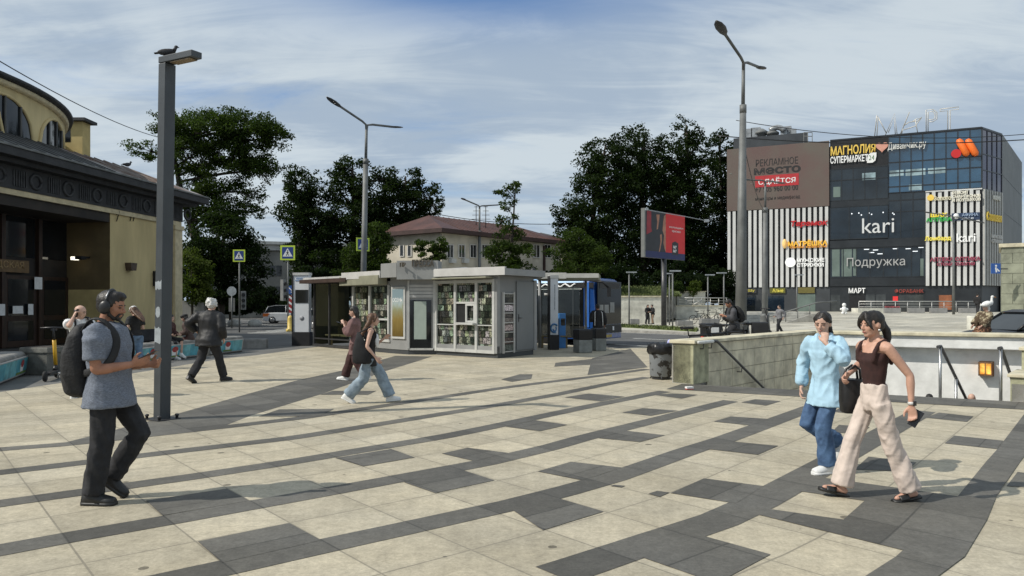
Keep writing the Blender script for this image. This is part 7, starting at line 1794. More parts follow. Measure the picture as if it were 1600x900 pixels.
for k, (px, Y, w_, lab) in enumerate(((880, 74, 50, "dark undergrowth bush behind the bus roof"), (965, 74, 55, "dark undergrowth bush left of the billboard pole"), (1050, 76, 55, "dark undergrowth bush right of the billboard pole"), (1115, 78, 45, "dark undergrowth bush beside the shopping centre's left edge"), (560, 66, 50, "dark undergrowth bush behind the left bus shelter"), (490, 66, 45, "dark undergrowth bush behind the white stele"), (640, 70, 45, "dark undergrowth bush behind the kiosk sign"), (360, 64, 50, "dark hedge bush behind the white-haired man"), (425, 84, 40, "dark hedge bush behind the white taxi"))):
    tree("bush", lab, px, Y, [(px - w_ * 0.4, 452, w_ * 0.5, 24), (px + w_ * 0.4, 448, w_ * 0.5, 28), (px, 440, w_ * 0.45, 30)] if px not in (360, 425) else [(px - w_ * 0.4, 472, w_ * 0.5, 18), (px + w_ * 0.4, 474, w_ * 0.5, 16), (px, 470, w_ * 0.45, 18)], LM_NEEDLE, 50 + k, 5500, 0.36, 0.1, "bush", gu)
for px, py, lab in ((1057, 449, "small round shrub left of the pale posts above the ramp wall"), (1083, 448, "small round shrub right of the pale posts above the ramp wall")):
    tree("shrub", lab, px, 68, [(px, py, 8, 8), (px + 3, py + 5, 9, 7)], LM_LIGHT if px == 1083 else LM_MID, px, 1200, 0.22, 0.04, "shrub")

# ---- birds
def pigeon(label, p, yaw, s=1.0):
    t = thing("pigeon", label, "pigeon", p, yaw); t.scale = (s, s, s)
    m = MB(); m.ell((0, 0, 0.12), (0.15, 0.07, 0.075), 0, 14, 9, Matrix.Rotation(-0.22, 3, 'Y'))
    m.tube([(0.10, 0, 0.15), (0.135, 0, 0.205), (0.15, 0, 0.235)], [0.05, 0.034, 0.033], 10); m.ell((0.155, 0, 0.245), (0.04, 0.031, 0.033))
    m.tube([(0.185, 0, 0.242), (0.22, 0, 0.232)], [0.013, 0.004], 6)
    m.rings([[Vector((x, w * math.cos(a), z + h * math.sin(a))) for a in [2 * math.pi * k / 10 for k in range(10)]] for x, w, z, h in ((-0.05, 0.055, 0.13, 0.05), (-0.16, 0.045, 0.105, 0.025), (-0.27, 0.05, 0.08, 0.010))])
    m.build("body", mat("pigeon_grey", (0.03, 0.032, 0.037), 0.6, 0.4, 18), t)
    for sy in (-1, 1):
        w = MB(); w.ell((-0.04, sy * 0.062, 0.125), (0.16, 0.016, 0.05), 0, 12, 7, Matrix.Rotation(-0.15, 3, 'Y')); w.build("wing", mat("pigeon_wing", (0.022, 0.023, 0.027), 0.6, 0.4, 20), t)
        w = MB(); w.tube([(0.0, sy * 0.03, 0.07), (0.005, sy * 0.03, 0.0)], 0.007, 5); w.tube([(0.04, sy * 0.03, 0.004), (-0.02, sy * 0.03, 0.004)], 0.006, 5); w.build("leg", mat("pigeon_leg", (0.2, 0.07, 0.06), 0.6), t)
    return t
pb = G(253, 655)
pigeon("dark pigeon perched on the square lamp post beside its flat arm", (pb.x + 0.10, pb.y - 0.02, 5.165), 0.2, 0.68)
p = at(198, 255, 30); tq = 8.2; p = FS.pt(L1 - 1.0, RZ + 0.06, -2.0); pigeon("tiny dark pigeon on the rusty station roof ridge", p, 1.2, 1.2)
p = at(1489, 496, 58)
# ================================================================== PEOPLE
def union_mesh(mb, name, mats, voxel, smooth=5, fold=None, seed=0):
    """weld overlapping closed shapes into one continuous skin"""
    me = mb.mesh(name, mats)
    o = bpy.data.objects.new(name, me); COL.objects.link(o)
    md = o.modifiers.new("r", 'REMESH'); md.mode = 'VOXEL'; md.voxel_size = voxel; md.use_smooth_shade = True
    if smooth:
        ms = o.modifiers.new("s", 'SMOOTH'); ms.factor = 0.5; ms.iterations = smooth
    dg = C.evaluated_depsgraph_get()
    new = bpy.data.meshes.new_from_object(o.evaluated_get(dg))
    bpy.data.objects.remove(o); bpy.data.meshes.remove(me)
    new.name = name
    new.materials.clear()
    new.materials.append(mats[0] if isinstance(mats, (list, tuple)) else mats)
    if fold:
        amp, fr = fold[:2]; zs = fold[2] if len(fold) > 2 else 0.5; n = len(new.vertices)
        co = np.empty(n * 3, np.float32); new.vertices.foreach_get("co", co); co = co.reshape(-1, 3)
        nr = np.array([tuple(v.normal) for v in new.vertices], np.float32)
        dv = np.empty(n, np.float32)
        for i in range(n):
            x, y, z = co[i]
            p = Vector((x * fr + seed + 0.35 * z * fr, y * fr, z * fr * zs + 0.25 * x * fr))
            a = mnoise.noise(p); b = mnoise.noise(Vector((x * fr * 0.8 + seed + 3, y * fr * 0.8 + 0.5 * z * fr, z * fr * 1.7)))
            dv[i] = amp * ((0.5 - abs(a) * 2.2) + 0.22 * (0.4 - abs(b) * 1.8))
        co += nr * dv[:, None]
        new.vertices.foreach_set("co", co.reshape(-1)); new.update()
    new.polygons.foreach_set("use_smooth", [True] * len(new.polygons))
    return new
def put(me, name, parent):
    o = bpy.data.objects.new(name, me); COL.objects.link(o); o.parent = parent; return o
def ik(a, b, l1, l2, pole):
    a, b, pole = Vector(a), Vector(b), Vector(pole); d = b - a; L = min(d.length, (l1 + l2) * 0.998); dn = d.normalized()
    b = a + dn * L; x = (l1 * l1 - l2 * l2 + L * L) / (2 * L); h = math.sqrt(max(0, l1 * l1 - x * x))
    q = pole - dn * pole.dot(dn); q = q.normalized() if q.length > 1e-5 else dn.orthogonal()
    return a + dn * x + q * h, b

SKIN = lambda k, c: mat("skin_" + k, c, 0.5, 0.10, 14, 0.08, 60, spec=0.35)
def hand_mb(mb, w, dr, n, thumb, k, curl=(0.45, 0.55, 0.4), spread=0.10, thumb_in=0.35):
    """palm, four bent fingers and a thumb; dr: along the hand, n: out of the palm, thumb: towards the thumb side"""
    dr = dr.normalized(); th = (thumb - dr * thumb.dot(dr)).normalized(); n = th.cross(dr) if th.cross(dr).dot(n) > 0 else dr.cross(th)
    rr = []
    for f, wd, tk in ((-0.012, 0.024, 0.019), (0.015, 0.031, 0.018), (0.05, 0.042, 0.016), (0.085, 0.043, 0.014), (0.10, 0.038, 0.011)):
        c = w + dr * f * k
        rr.append([c + th * wd * k * math.cos(a) + n * tk * k * math.sin(a) for a in [2 * math.pi * i / 12 for i in range(12)]])
    mb.rings(rr)
    for i, (off, ln, r) in enumerate(((0.032, 0.072, 0.0095), (0.011, 0.082, 0.0098), (-0.011, 0.076, 0.0094), (-0.031, 0.058, 0.0085))):
        p = w + dr * 0.085 * k + th * off * k; pts = [p - dr * 0.02 * k]; ang = 0; d0 = (dr + th * off * spread * 12).normalized()
        pts.append(p + d0 * 0.005 * k)
        for j, (fr, cu) in enumerate(zip((0.48, 0.30, 0.24), curl)):
            ang += cu * (1 + 0.08 * i)
            v = d0 * math.cos(ang) + n * math.sin(ang); pts.append(pts[-1] + v * ln * fr * k)
        mb.tube(pts, [r * k, r * k * 1.06, r * k * 1.0, r * k * 0.92, r * k * 0.75], 8, ends=True)
    p = w + dr * 0.02 * k + th * 0.026 * k
    d1 = (dr * 0.62 + th * 0.70 + n * thumb_in).normalized(); d2 = (dr * 0.85 + th * 0.30 + n * (thumb_in + 0.15)).normalized(); d3 = (dr * 0.95 + n * (thumb_in + 0.2)).normalized()
    pts = [p - d1 * 0.01 * k, p + d1 * 0.038 * k]; pts.append(pts[-1] + d2 * 0.03 * k); pts.append(pts[-1] + d3 * 0.024 * k)
    mb.tube(pts, [0.016 * k, 0.0135 * k, 0.0115 * k, 0.0095 * k], 8, ends=True)

class Person: pass
def person(label, loc, yaw, H, P, group=None):
    q = Person(); q.H = H
    t = q.t = thing("person", label, "person", loc, yaw, group)
    vx = P.get('vox', 0.014); fem = P.get('f', False)
    hz = P.get('hz', 0.525) * H; lean = rad(P.get('lean', 0)); tw_ = rad(P.get('twist', 0)); dz = hz - 0.53 * H
    px = P.get('px', 0.0) * H
    def tw(p):
        x, y, z = p; z += dz; f = min(1, max(0, (z - hz) / (0.22 * H)))
        v = Matrix.Rotation(tw_ * f, 3, 'Z') @ Vector((x, y, z))
        if z > hz:
            r = Matrix.Rotation(lean, 3, 'Y') @ Vector((v.x, v.y, z - hz)); v = Vector((r.x, r.y, r.z + hz))
        v.x += px; return v
    q.tw = tw
    Rt = Matrix.Rotation(tw_, 3, 'Z')
    sw = (0.091 if fem else 0.112) * H * P.get('sw', 1)
    skin = P['skin']
    # ---- skeleton
    hips = {'L': Vector((px, 0.05 * H, hz)), 'R': Vector((px, -0.05 * H, hz))}
    q.leg = {}; q.arm = {}
    for s in 'LR':
        x, y, z, pit = P['leg' + s][:4]; a = Vector((x * H, y * H, z * H))
        pole = P.get('knee' + s, (1, 0.12 if s == 'L' else -0.12, 0))
        k, a = ik(hips[s], a, 0.245 * H, 0.246 * H, pole); fy = rad(P['leg' + s][4]) if len(P['leg' + s]) > 4 else (0.12 if s == 'L' else -0.12)
        q.leg[s] = (hips[s], k, a, rad(pit), fy)
        sg = 1 if s == 'L' else -1
        sh = tw((0, sg * sw, 0.803 * H)); tgt = P['arm' + s]; tv = Rt @ Vector(tgt) * H; tv.x += px
        e, wv = ik(sh, tv, 0.172 * H, 0.150 * H, Rt @ Vector(P.get('elb' + s, (-0.8, 0.35 * sg, -0.4))))
        q.arm[s] = (sh, e, wv)
    neck0 = tw((-0.008 * H, 0, 0.835 * H)); hd_c = tw((0.018 * H + P.get('hfwd', 0) * H, 0, 0.921 * H))
    Mh = Matrix.Rotation(tw_ + rad(P.get('hyaw', 0)), 3, 'Z') @ Matrix.Rotation(lean * 0.3 + rad(P.get('hpitch', 0)), 3, 'Y')
    hh = 0.135 * H * P.get('hs', 1.0); q.hd = hd_c; q.Mh = Mh; q.hh = hh
    def hp(x, y, z): return hd_c + Mh @ Vector((x, y, z)) * hh
    q.hp = hp
    # ---- body: one continuous skin
    b = MB()
    bw = (0.83 if fem else 1.0) * P.get('bulk', 1.0)
    tors = [(0.475, 0.080, 0.056, 0.0), (0.52, (0.098 if fem else 0.092), 0.066, -0.004), (0.575, 0.086, 0.060, 0.0), (0.62, (0.074 if fem else 0.083), 0.055, 0.002), (0.68, 0.083, 0.062, 0.003), (0.735, 0.092, 0.068 if not fem else 0.070, 0.006), (0.785, 0.090, 0.056, 0.0), (0.815, 0.070, 0.045, -0.006), (0.84, 0.038, 0.036, -0.010)]
    q.tors = tors
    def ring(z, ry, rx, xo, k=1.0, n=20): return [tw((xo * H + rx * k * H * math.cos(a), ry * k * H * math.sin(a), z * H)) for a in [2 * math.pi * i / n for i in range(n)]]
    q.ring = ring
    b.rings([ring(z, ry * bw * (0.93 if z > 0.6 else 0.86), rx * bw * (0.93 if z > 0.6 else 0.78), xo) for z, ry, rx, xo in tors])
    b.tube([neck0, neck0.lerp(hp(-0.08, 0, -0.2), 0.5), hp(-0.06, 0, -0.12)], [0.034 * H, 0.029 * H * (0.9 if fem else 1.08), 0.030 * H], 12, ends=True)
    b.tube([tw((-0.01 * H, 0.06 * H, 0.822 * H)), tw((-0.012 * H, 0, 0.848 * H)), tw((-0.01 * H, -0.06 * H, 0.822 * H))], [0.018 * H, 0.029 * H, 0.018 * H], 10, ends=True)
    for s in 'LR':
        sh, e, wv = q.arm[s]; c = tw((0, (1 if s == 'L' else -1) * sw * 0.55, 0.805 * H)); m = P.get('armr', 0.86 if fem else 1.05)
        b.tube([c, sh], [0.036 * H, 0.031 * H], 10, ends=True)
        b.tube([sh, sh.lerp(e, 0.35), sh.lerp(e, 0.7), e], [0.031 * H * m, 0.0285 * H * m, 0.025 * H * m, 0.0215 * H * m], 12, ends=True)
        b.tube([e, e.lerp(wv, 0.25), e.lerp(wv, 0.65), wv], [0.0215 * H * m, 0.0235 * H * m, 0.018 * H * m, 0.0145 * H * m], 12, ends=True)
        hd = P.get('hand' + s, {}); dr = Vector(hd['d']) if 'd' in hd else None
        dr = (Rt @ dr) if dr is not None else (wv - e).normalized()
        sg = 1 if s == 'L' else -1
        n = Rt @ Vector(hd.get('n', (0, -sg, 0))); th = Rt @ Vector(hd.get('t', (1, 0, 0)))
        hand_mb(b, wv, dr, n, th, H / 1.78 * P.get('handk', 1.0), hd.get('curl', (0.35, 0.5, 0.35)))
        hip, k, a, pit, fy = q.leg[s]
        b.tube([hip.lerp(k, 0.12), k], [0.033 * H, 0.029 * H], 10, ends=True); b.tube([k, k.lerp(a, 0.35), a], [0.029 * H, 0.031 * H, 0.019 * H], 10, ends=True)
        F = Matrix.Rotation(fy, 3, 'Z') @ Matrix.Rotation(pit, 3, 'Y')
        b.tube([a + F @ Vector((-0.02 * H, 0, -0.015 * H)), a + F @ Vector((0.04 * H, 0, -0.016 * H)), a + F @ Vector((0.085 * H, 0, -0.024 * H))], [0.019 * H, 0.018 * H, 0.013 * H], 10, ends=True)
    E = lambda c, r, M=None: b.ell(hp(*c), [x * hh for x in r], 0, 18, 12, Mh @ (M or Matrix.Identity(3)))
    E((-0.06, 0, 0.10), (0.44, 0.335, 0.40)); E((0.08, 0, -0.14), (0.295, 0.265, 0.30)); E((0.235, 0, -0.385), (0.115, 0.125, 0.095)); E((0.13, 0, -0.32), (0.19, 0.21, 0.13))
    for sg in (-1, 1):
        E((0.21, sg * 0.15, -0.10), (0.13, 0.11, 0.14)); E((-0.03, sg * 0.335, -0.05), (0.085, 0.035, 0.125)); E((0.30, sg * 0.13, 0.065), (0.08, 0.11, 0.04))
    b.tube([hp(0.355, 0, 0.05), hp(0.43, 0, -0.06), hp(0.455, 0, -0.125)], [0.035 * hh, 0.045 * hh, 0.055 * hh], 8, ends=True); E((0.40, 0, -0.14), (0.07, 0.085, 0.045))
    E((0.36, 0, -0.245), (0.045, 0.10, 0.026)); E((0.35, 0, -0.295), (0.045, 0.085, 0.026))
    q.body = put(union_mesh(b, "body", skin, P.get('bvox', vx), P.get('bsm', 3)), "body", t)
    # ---- face details
    d = MB()
    for sg in (-1, 1): d.ell(hp(0.335, sg * 0.135, 0.0), [0.05 * hh, 0.065 * hh, 0.028 * hh], 0, 10, 7, Mh)
    d.build("eyes", mat("eye_dark", (0.05, 0.04, 0.035), 0.3, 0.2, 30), q.body)
    d = MB()
    for sg in (-1, 1): d.tube([hp(0.365, sg * 0.05, 0.075), hp(0.372, sg * 0.13, 0.095), hp(0.325, sg * 0.21, 0.075)], 0.018 * hh, 6, ends=True)
    d.build("eyebrows", P.get('hairm', mat("hair_dark", (0.016, 0.012, 0.010), 0.55, 0.4, 25)), q.body)
    if fem or P.get('lips'):
        d = MB(); d.ell(hp(0.375, 0, -0.265), [0.04 * hh, 0.09 * hh, 0.03 * hh], 0, 10, 7, Mh); d.build("lips", mat("lips_rose", (0.30, 0.09, 0.08), 0.45, 0.1, 20), q.body)
    # ---- hair
    hm = P.get('hairm', MATS.get("hair_dark")); hb = P.get('hair', 'short')
    if hb:
        h = MB(); EH = lambda c, r: h.ell(hp(*c), [x * hh for x in r], 0, 18, 12, Mh)
        if hb == 'balding':
            EH((-0.12, 0, 0.0), (0.40, 0.36, 0.26))
        else:
            EH((-0.10, 0, 0.165), (0.455, 0.365, 0.385)); EH((-0.22, 0, -0.02), (0.30, 0.33, 0.32))
            if hb == 'fluffy':
                for i in range(26):
                    a = rng.uniform(0, 6.28); zz = rng.uniform(-0.1, 0.55); EH((-0.14 + 0.36 * math.cos(a) * (1 - .4 * max(0, zz)), 0.34 * math.sin(a) * (1 - .4 * max(0, zz)), zz), (0.15, 0.13, 0.12))
            if hb == 'quiff': EH((0.14, 0, 0.42), (0.24, 0.22, 0.12)); EH((0.26, 0, 0.38), (0.16, 0.2, 0.09))
            if hb in ('pony', 'tail'):
                EH((-0.52, 0.0, 0.02), (0.14, 0.14, 0.14))
                h.tube([hp(-0.5, 0, 0.0), hp(-0.66, 0.02, -0.25), hp(-0.70, 0.05, -0.60), hp(-0.62, 0.08, -0.95)], [0.11 * hh, 0.17 * hh, 0.15 * hh, 0.05 * hh], 10, ends=True)
            if hb == 'pony':                                  # fringe swept over the brow and a lock before the ear
                for sg in (-1, 1):
                    h.tube([hp(0.24, sg * 0.05, 0.44), hp(0.37, sg * 0.17, 0.22), hp(0.33, sg * 0.29, -0.02), hp(0.20, sg * 0.33, -0.22)], [0.12 * hh, 0.095 * hh, 0.075 * hh, 0.03 * hh], 8, ends=True)
                h.tube([hp(-0.30, -0.28, -0.2), hp(-0.15, -0.36, -0.6), hp(0.0, -0.36, -1.0)], [0.14 * hh, 0.15 * hh, 0.05 * hh], 8, ends=True)
            if hb == 'tail':
                for sg in (-1, 1): h.tube([hp(0.14, sg * 0.08, 0.46), hp(0.16, sg * 0.27, 0.25), hp(-0.05, sg * 0.34, 0.05)], [0.12 * hh, 0.10 * hh, 0.08 * hh], 8, ends=True)
                h.tube([hp(-0.3, 0.18, -0.15), hp(-0.28, 0.28, -0.5), hp(-0.22, 0.25, -0.75)], [0.12 * hh, 0.10 * hh, 0.03 * hh], 8, ends=True)
            if hb == 'long':
                for sg in (-1, 0, 1):
                    h.tube([hp(-0.15, sg * 0.22, 0.3), hp(-0.33, sg * 0.30, -0.2), hp(-0.62, sg * 0.28, -0.8), hp(-1.0, sg * 0.2, -1.5), hp(-1.25, sg * 0.1, -2.0)], [0.2 * hh, 0.2 * hh, 0.2 * hh, 0.15 * hh, 0.04 * hh], 10, ends=True)
                for sg in (-1, 1): h.tube([hp(0.12, sg * 0.1, 0.46), hp(0.18, sg * 0.29, 0.2), hp(0.05, sg * 0.35, -0.15)], [0.12 * hh, 0.10 * hh, 0.08 * hh], 8, ends=True)
            if hb == 'bob':
                for sg in (-1, 0, 1): h.tube([hp(-0.15, sg * 0.24, 0.3), hp(-0.3, sg * 0.33, -0.2), hp(-0.26, sg * 0.30, -0.75)], [0.2 * hh, 0.18 * hh, 0.08 * hh], 8, ends=True)
            if hb in ('short', 'quiff'):
                for sg in (-1, 1): h.tube([hp(0.08, sg * 0.33, 0.12), hp(0.06, sg * 0.33, -0.08)], [0.06 * hh, 0.03 * hh], 6, ends=True)
        put(union_mesh(h, "hair", hm, min(vx, 0.010), 4, (0.004 * hh / 0.23, 30, 0.4) if hb != 'fluffy' else (0.012, 40, 1)), "hair", t)
    # ---- clothes
    for g in P.get('wear', []):
        kind = g['k']; m = MB(); ez = g.get('ease', 1.12)
        if kind == 'top':
            z0, z1 = g.get('hem', 0.47), g.get('top', 0.845); rr = []
            sel = [r_ for r_ in tors if z0 + 0.01 < r_[0] < z1 - 0.008]
            lo = min(tors, key=lambda r_: abs(r_[0] - max(0.52, z0))); flare = g.get('flare', 1.03)
            rr.append(ring(z0, lo[1] * bw * ez * flare, lo[2] * bw * ez * flare * 1.14, lo[3]))
            for z, ry, rx, xo in sel:
                if z < 0.525: kf = 1 + (flare - 1) * min(1, max(0, (0.575 - z) / max(0.01, 0.575 - z0))); ry, rx = max(ry, lo[1]) * kf, max(rx, lo[2]) * kf * 1.08
                rr.append(ring(z, max(ry, g.get('minw', 0)) * bw * ez, max(rx, g.get('mind', 0)) * bw * ez * 1.02, xo))
            tp = min(tors, key=lambda r_: abs(r_[0] - z1)); rr.append(ring(z1, tp[1] * bw * 1.12, tp[2] * bw * 1.12, tp[3]))
            m.rings(rr)
            if g.get('straps'):
                for sg in (-1, 1): m.tube([tw((0.056 * H, sg * 0.056 * H, 0.735 * H)), tw((0.052 * H, sg * 0.058 * H, 0.780 * H)), tw((0.027 * H, sg * 0.060 * H, 0.822 * H)), tw((-0.008 * H, sg * 0.060 * H, 0.840 * H)), tw((-0.045 * H, sg * 0.056 * H, 0.815 * H)), tw((-0.060 * H, sg * 0.050 * H, 0.77 * H)), tw((-0.066 * H, sg * 0.045 * H, 0.72 * H))], 0.0115 * H, 8, ends=True)
            sl = g.get('sleeve', 0)
            if sl:
                for s in 'LR':
                    sh, e, wv = q.arm[s]; r0, r1 = g.get('sr', (0.046, 0.040)); c = tw((0, (1 if s == 'L' else -1) * sw * 0.5, 0.80 * H)); m.tube([tw((-0.01 * H, (1 if s == 'L' else -1) * 0.030 * H, 0.824 * H)), tw((-0.006 * H, (1 if s == 'L' else -1) * sw * 0.62, 0.808 * H)), sh], [0.032 * H, (0.039 if fem else 0.040) * H, (0.040 if fem else 0.043) * H], 12, ends=True)
                    m.tube([c, sh, sh.lerp(e, 0.18)], [0.043 * H, min(r0, 0.042 if not fem else 0.039) * H, r0 * H], 12, ends=True)
                    if sl <= 1: m.tube([sh.lerp(e, 0.15), sh.lerp(e, sl * .5), sh.lerp(e, sl)], [r0 * H, (r0 + r1) / 2 * H, r1 * H], 14)
                    else:
                        en = e.lerp(wv, sl - 1); rm_ = g.get('rm', (r0 + r1) / 2); d2 = (en - e).normalized()
                        m.tube([sh.lerp(e, 0.15), sh.lerp(e, 0.5), e], [r0 * H, (r0 + rm_) / 2 * H, rm_ * H], 14, ends=True); m.tube([e, e.lerp(en, 0.6), e.lerp(en, 0.88), en], [rm_ * H, (rm_ + r1) / 2 * H * 1.08, r1 * H * 1.08, r1 * H * (0.78 if g.get('cuff') else 1)], 14)
            if g.get('collar'):
                nk = [ring(0.822, 0.050, 0.042, -0.012), ring(0.842, 0.044, 0.040, -0.012), ring(0.856, 0.040, 0.039, -0.012)]; m.rings(nk)
                for sg in (-1, 1): m.tube([tw((-0.035 * H, sg * 0.030 * H, 0.853 * H)), tw((0.010 * H, sg * 0.045 * H, 0.850 * H)), tw((0.042 * H, sg * 0.030 * H, 0.822 * H)), tw((0.058 * H, sg * 0.010 * H, 0.792 * H))], [0.010 * H, 0.012 * H, 0.013 * H, 0.006 * H], 8, ends=True)
        elif kind == 'pants':
            rh, rk, ra = g.get('r', (0.056, 0.042, 0.036)); top = g.get('top', 0.585); end = g.get('end', 0.94)
            sel = [r_ for r_ in tors if r_[0] < top - 0.01]
            rr = [ring(z, ry * bw * ez, rx * bw * ez * 1.03, xo) for z, ry, rx, xo in sel]; tp = min(tors, key=lambda r_: abs(r_[0] - top)); rr.append(ring(top, tp[1] * bw * g.get('topk', 1.06), tp[2] * bw * g.get('topk', 1.06), tp[3])); m.rings(rr)
            for s in 'LR':
                hip, k, a, pit, fy = q.leg[s]; h0 = hip + Vector((0, 0, -0.01 * H)); en = k.lerp(a, end)
                sd = Vector((0, 0.006 * H * (1 if s == 'L' else -1), 0))
                m.tube([h0 + sd, h0.lerp(k, 0.35) + sd, h0.lerp(k, 0.7), k, k.lerp(en, 0.3) - Vector((0.004 * H, 0, 0)), k.lerp(en, 0.7), en], [rh * H, rh * H * 0.98, (rh * 0.4 + rk * 0.6) * H, rk * H, (rk * .8 + ra * .2) * H, (rk * .3 + ra * .7) * H, ra * H], 16)
                if g.get('boot'): m.tube([en - Vector((0, 0, 0.0)), en + (a - k).normalized() * 0.012 * H], [ra * H * 1.05, ra * H * 1.03], 14)
        elif kind == 'dress':
            z0 = g.get('hem', 0.2); rr = [ring(z0, g.get('w', 0.10), g.get('d', 0.09), g.get('sx', 0)), ring((z0 + 0.5) / 2, (g.get('w', .1) + .095) / 2, (g.get('d', .09) + .07) / 2, g.get('sx', 0) / 2)]
            for z, ry, rx, xo in tors[1:-1]: rr.append(ring(z, ry * bw * ez, rx * bw * ez, xo))
            m.rings(rr)
        me = union_mesh(m, g['name'], g['m'], g.get('vox', vx), g.get('sm', 4), g.get('fold', (0.006, 9)), hash(label) % 50 if False else len(label) % 50)
        if g.get('neck_open'): pass
        put(me, g['name'], t)
    # ---- shoes
    for s in 'LR':
        hip, k, a, pit, fy = q.leg[s]; F = Matrix.Rotation(fy, 3, 'Z') @ Matrix.Rotation(pit, 3, 'Y'); sc = P.get('shoe', {}); fat = sc.get('fat', 1.0); st = 0.012 * H * sc.get('sole', 1)
        foot = lambda x, y, z: a + F @ Vector((x * H, y * H, z * H))
        prof = [(-0.046, 0.016, 0.020), (-0.040, 0.022, 0.044), (-0.015, 0.0245, 0.058), (0.012, 0.0245, 0.054), (0.045, 0.0265, 0.036), (0.075, 0.0285, 0.028), (0.098, 0.0245, 0.023), (0.111, 0.012, 0.016)]
        if sc.get('kind') == 'sandal':
            d = MB(); d.rings([[foot(x, wv_ * 1.12 * math.cos(an), -0.036 + 0.011 * math.sin(an)) for an in [2 * math.pi * i / 14 for i in range(14)]] for x, wv_, h_ in prof]); sh_ = d.build("sandal", sc['m'], t)
            d = MB(); rr = []
            for x in (0.030, 0.046, 0.066, 0.078): rr.append([foot(x, r_ * math.cos(an), -0.034 + rz_ * math.sin(an)) for r_, rz_, an in [(0.031, 0.034 - (x - 0.03) * 0.22, math.pi * i / 10) for i in range(11)]] + [foot(x, 0.024 * math.cos(an), -0.034 + 0.024 * math.sin(an)) for an in [math.pi * i / 10 for i in reversed(range(11))]])
            d.rings(rr); d.build("strap", sc['m'], sh_)
            continue
        d = MB(); rr = []
        for x, wv_, h_ in prof:
            rr.append([foot(x, wv_ * fat * math.cos(an), -0.028 + (h_ * fat * 0.95 * max(0, math.sin(an)) ** 0.8 - 0.004 * max(0, -math.sin(an)))) for an in [2 * math.pi * i / 18 for i in range(18)]])
        d.rings(rr); sh_ = d.build("shoe", sc.get('m', mat("shoe_black", (0.012, 0.012, 0.012), 0.5, 0.3, 8)), t)
        d = MB(); d.rings([[foot(x * 1.03, wv_ * 1.06 * fat * math.cos(an) , -0.034 + 0.008 * (1 if math.sin(an) > 0.01 else -0.85 if math.sin(an) < -0.01 else 0) * (1 if abs(math.sin(an)) > 0.01 else 0)) for an in [2 * math.pi * i / 18 for i in range(18)]] for x, wv_, h_ in prof]); d.build("sole", sc.get('sm', sc.get('m', MATS["shoe_black"])), sh_)
    q.W = lambda p: Matrix.Translation(Vector(loc)) @ Matrix.Rotation(yaw, 4, 'Z') @ Vector(p)
    q.yaw = yaw
    return q

M_HAIRD = mat("hair_dark", (0.014, 0.011, 0.009), 0.5, 0.4, 25, 0.3, 80)
M_HAIRB = mat("hair_brown", (0.10, 0.050, 0.025), 0.5, 0.4, 25, 0.3, 80)
M_HAIRW = mat("hair_white", (0.62, 0.61, 0.58), 0.7, 0.15, 20, 0.4, 60)
M_SHBLK = mat("shoe_black", (0.012, 0.012, 0.012), 0.5, 0.3, 8)
M_SHWHT = mat("shoe_white", (0.68, 0.68, 0.66), 0.6, 0.08, 8)
SK_M = SKIN("tanned", (0.36, 0.175, 0.11)); SK_F = SKIN("fair", (0.50, 0.29, 0.21)); SK_L = SKIN("light", (0.52, 0.33, 0.25))
M_HEATHER = mat("grey_heather", (0.15, 0.17, 0.21), 0.9, 0.28, 60, 0.05, 90, stretch=(1, 1, 2.2), lo=0.35, hi=0.65)
M_PBLK = mat("trousers_black", (0.016, 0.0165, 0.019), 0.85, 0.3, 12, 0.05, 70)
M_SHIRTB = mat("shirt_light_blue", (0.36, 0.54, 0.66), 0.8, 0.05, 12, 0.05, 90)
M_JEAN = mat("jeans_blue", (0.045, 0.095, 0.20), 0.85, 0.30, 7, 0.05, 120, col2=(0.085, 0.16, 0.29))
M_JEANL = mat("jeans_light", (0.23, 0.29, 0.34), 0.85, 0.25, 9, 0.05, 120)
M_TANK = mat("tank_dark_brown", (0.035, 0.012, 0.010), 0.85, 0.2, 30, 0.05, 110)
M_CREAMP = mat("trousers_cream", (0.56, 0.47, 0.41), 0.85, 0.12, 10, 0.05, 100)
M_LEATH = mat("jacket_black_leather", (0.009, 0.009, 0.010), 0.6, 0.2, 6, 0.05, 40)
M_MAUVE = mat("blouse_mauve", (0.17, 0.095, 0.09), 0.85, 0.28, 9, 0.05, 60)
M_MAROON = mat("trousers_maroon", (0.055, 0.022, 0.020), 0.85, 0.3, 8, 0.05, 60)
M_BLKC = mat("cloth_black", (0.013, 0.013, 0.014), 0.85, 0.3, 12, 0.05, 70)
M_WHTC = mat("cloth_white", (0.66, 0.66, 0.65), 0.85, 0.08, 12, 0.05, 70)
M_BRNJ = mat("jacket_brown", (0.055, 0.032, 0.026), 0.75, 0.3, 8, 0.05, 50)
M_PHONE = mat("phone_black", (0.012, 0.012, 0.014), 0.25, 0.2, 8)
def phone(label, p, u, v, k=1.0):
    u, v = Vector(u).normalized(), Vector(v); v = (v - u * u.dot(v)).normalized(); n = u.cross(v); p = Vector(p)
    t = thing("phone", label, "phone", p)
    d = MB(); d.obox(p - u * 0.075 * k - v * 0.036 * k - n * 0.004, u * 0.15 * k, v * 0.072 * k, n * 0.008); d.build("case", M_PHONE, t, 0.003)
    d = MB(); d.obox(p - u * 0.070 * k - v * 0.032 * k + n * 0.0045, u * 0.14 * k, v * 0.064 * k, n * 0.001); d.build("screen", M_BLACKGLASS, t)
    return t
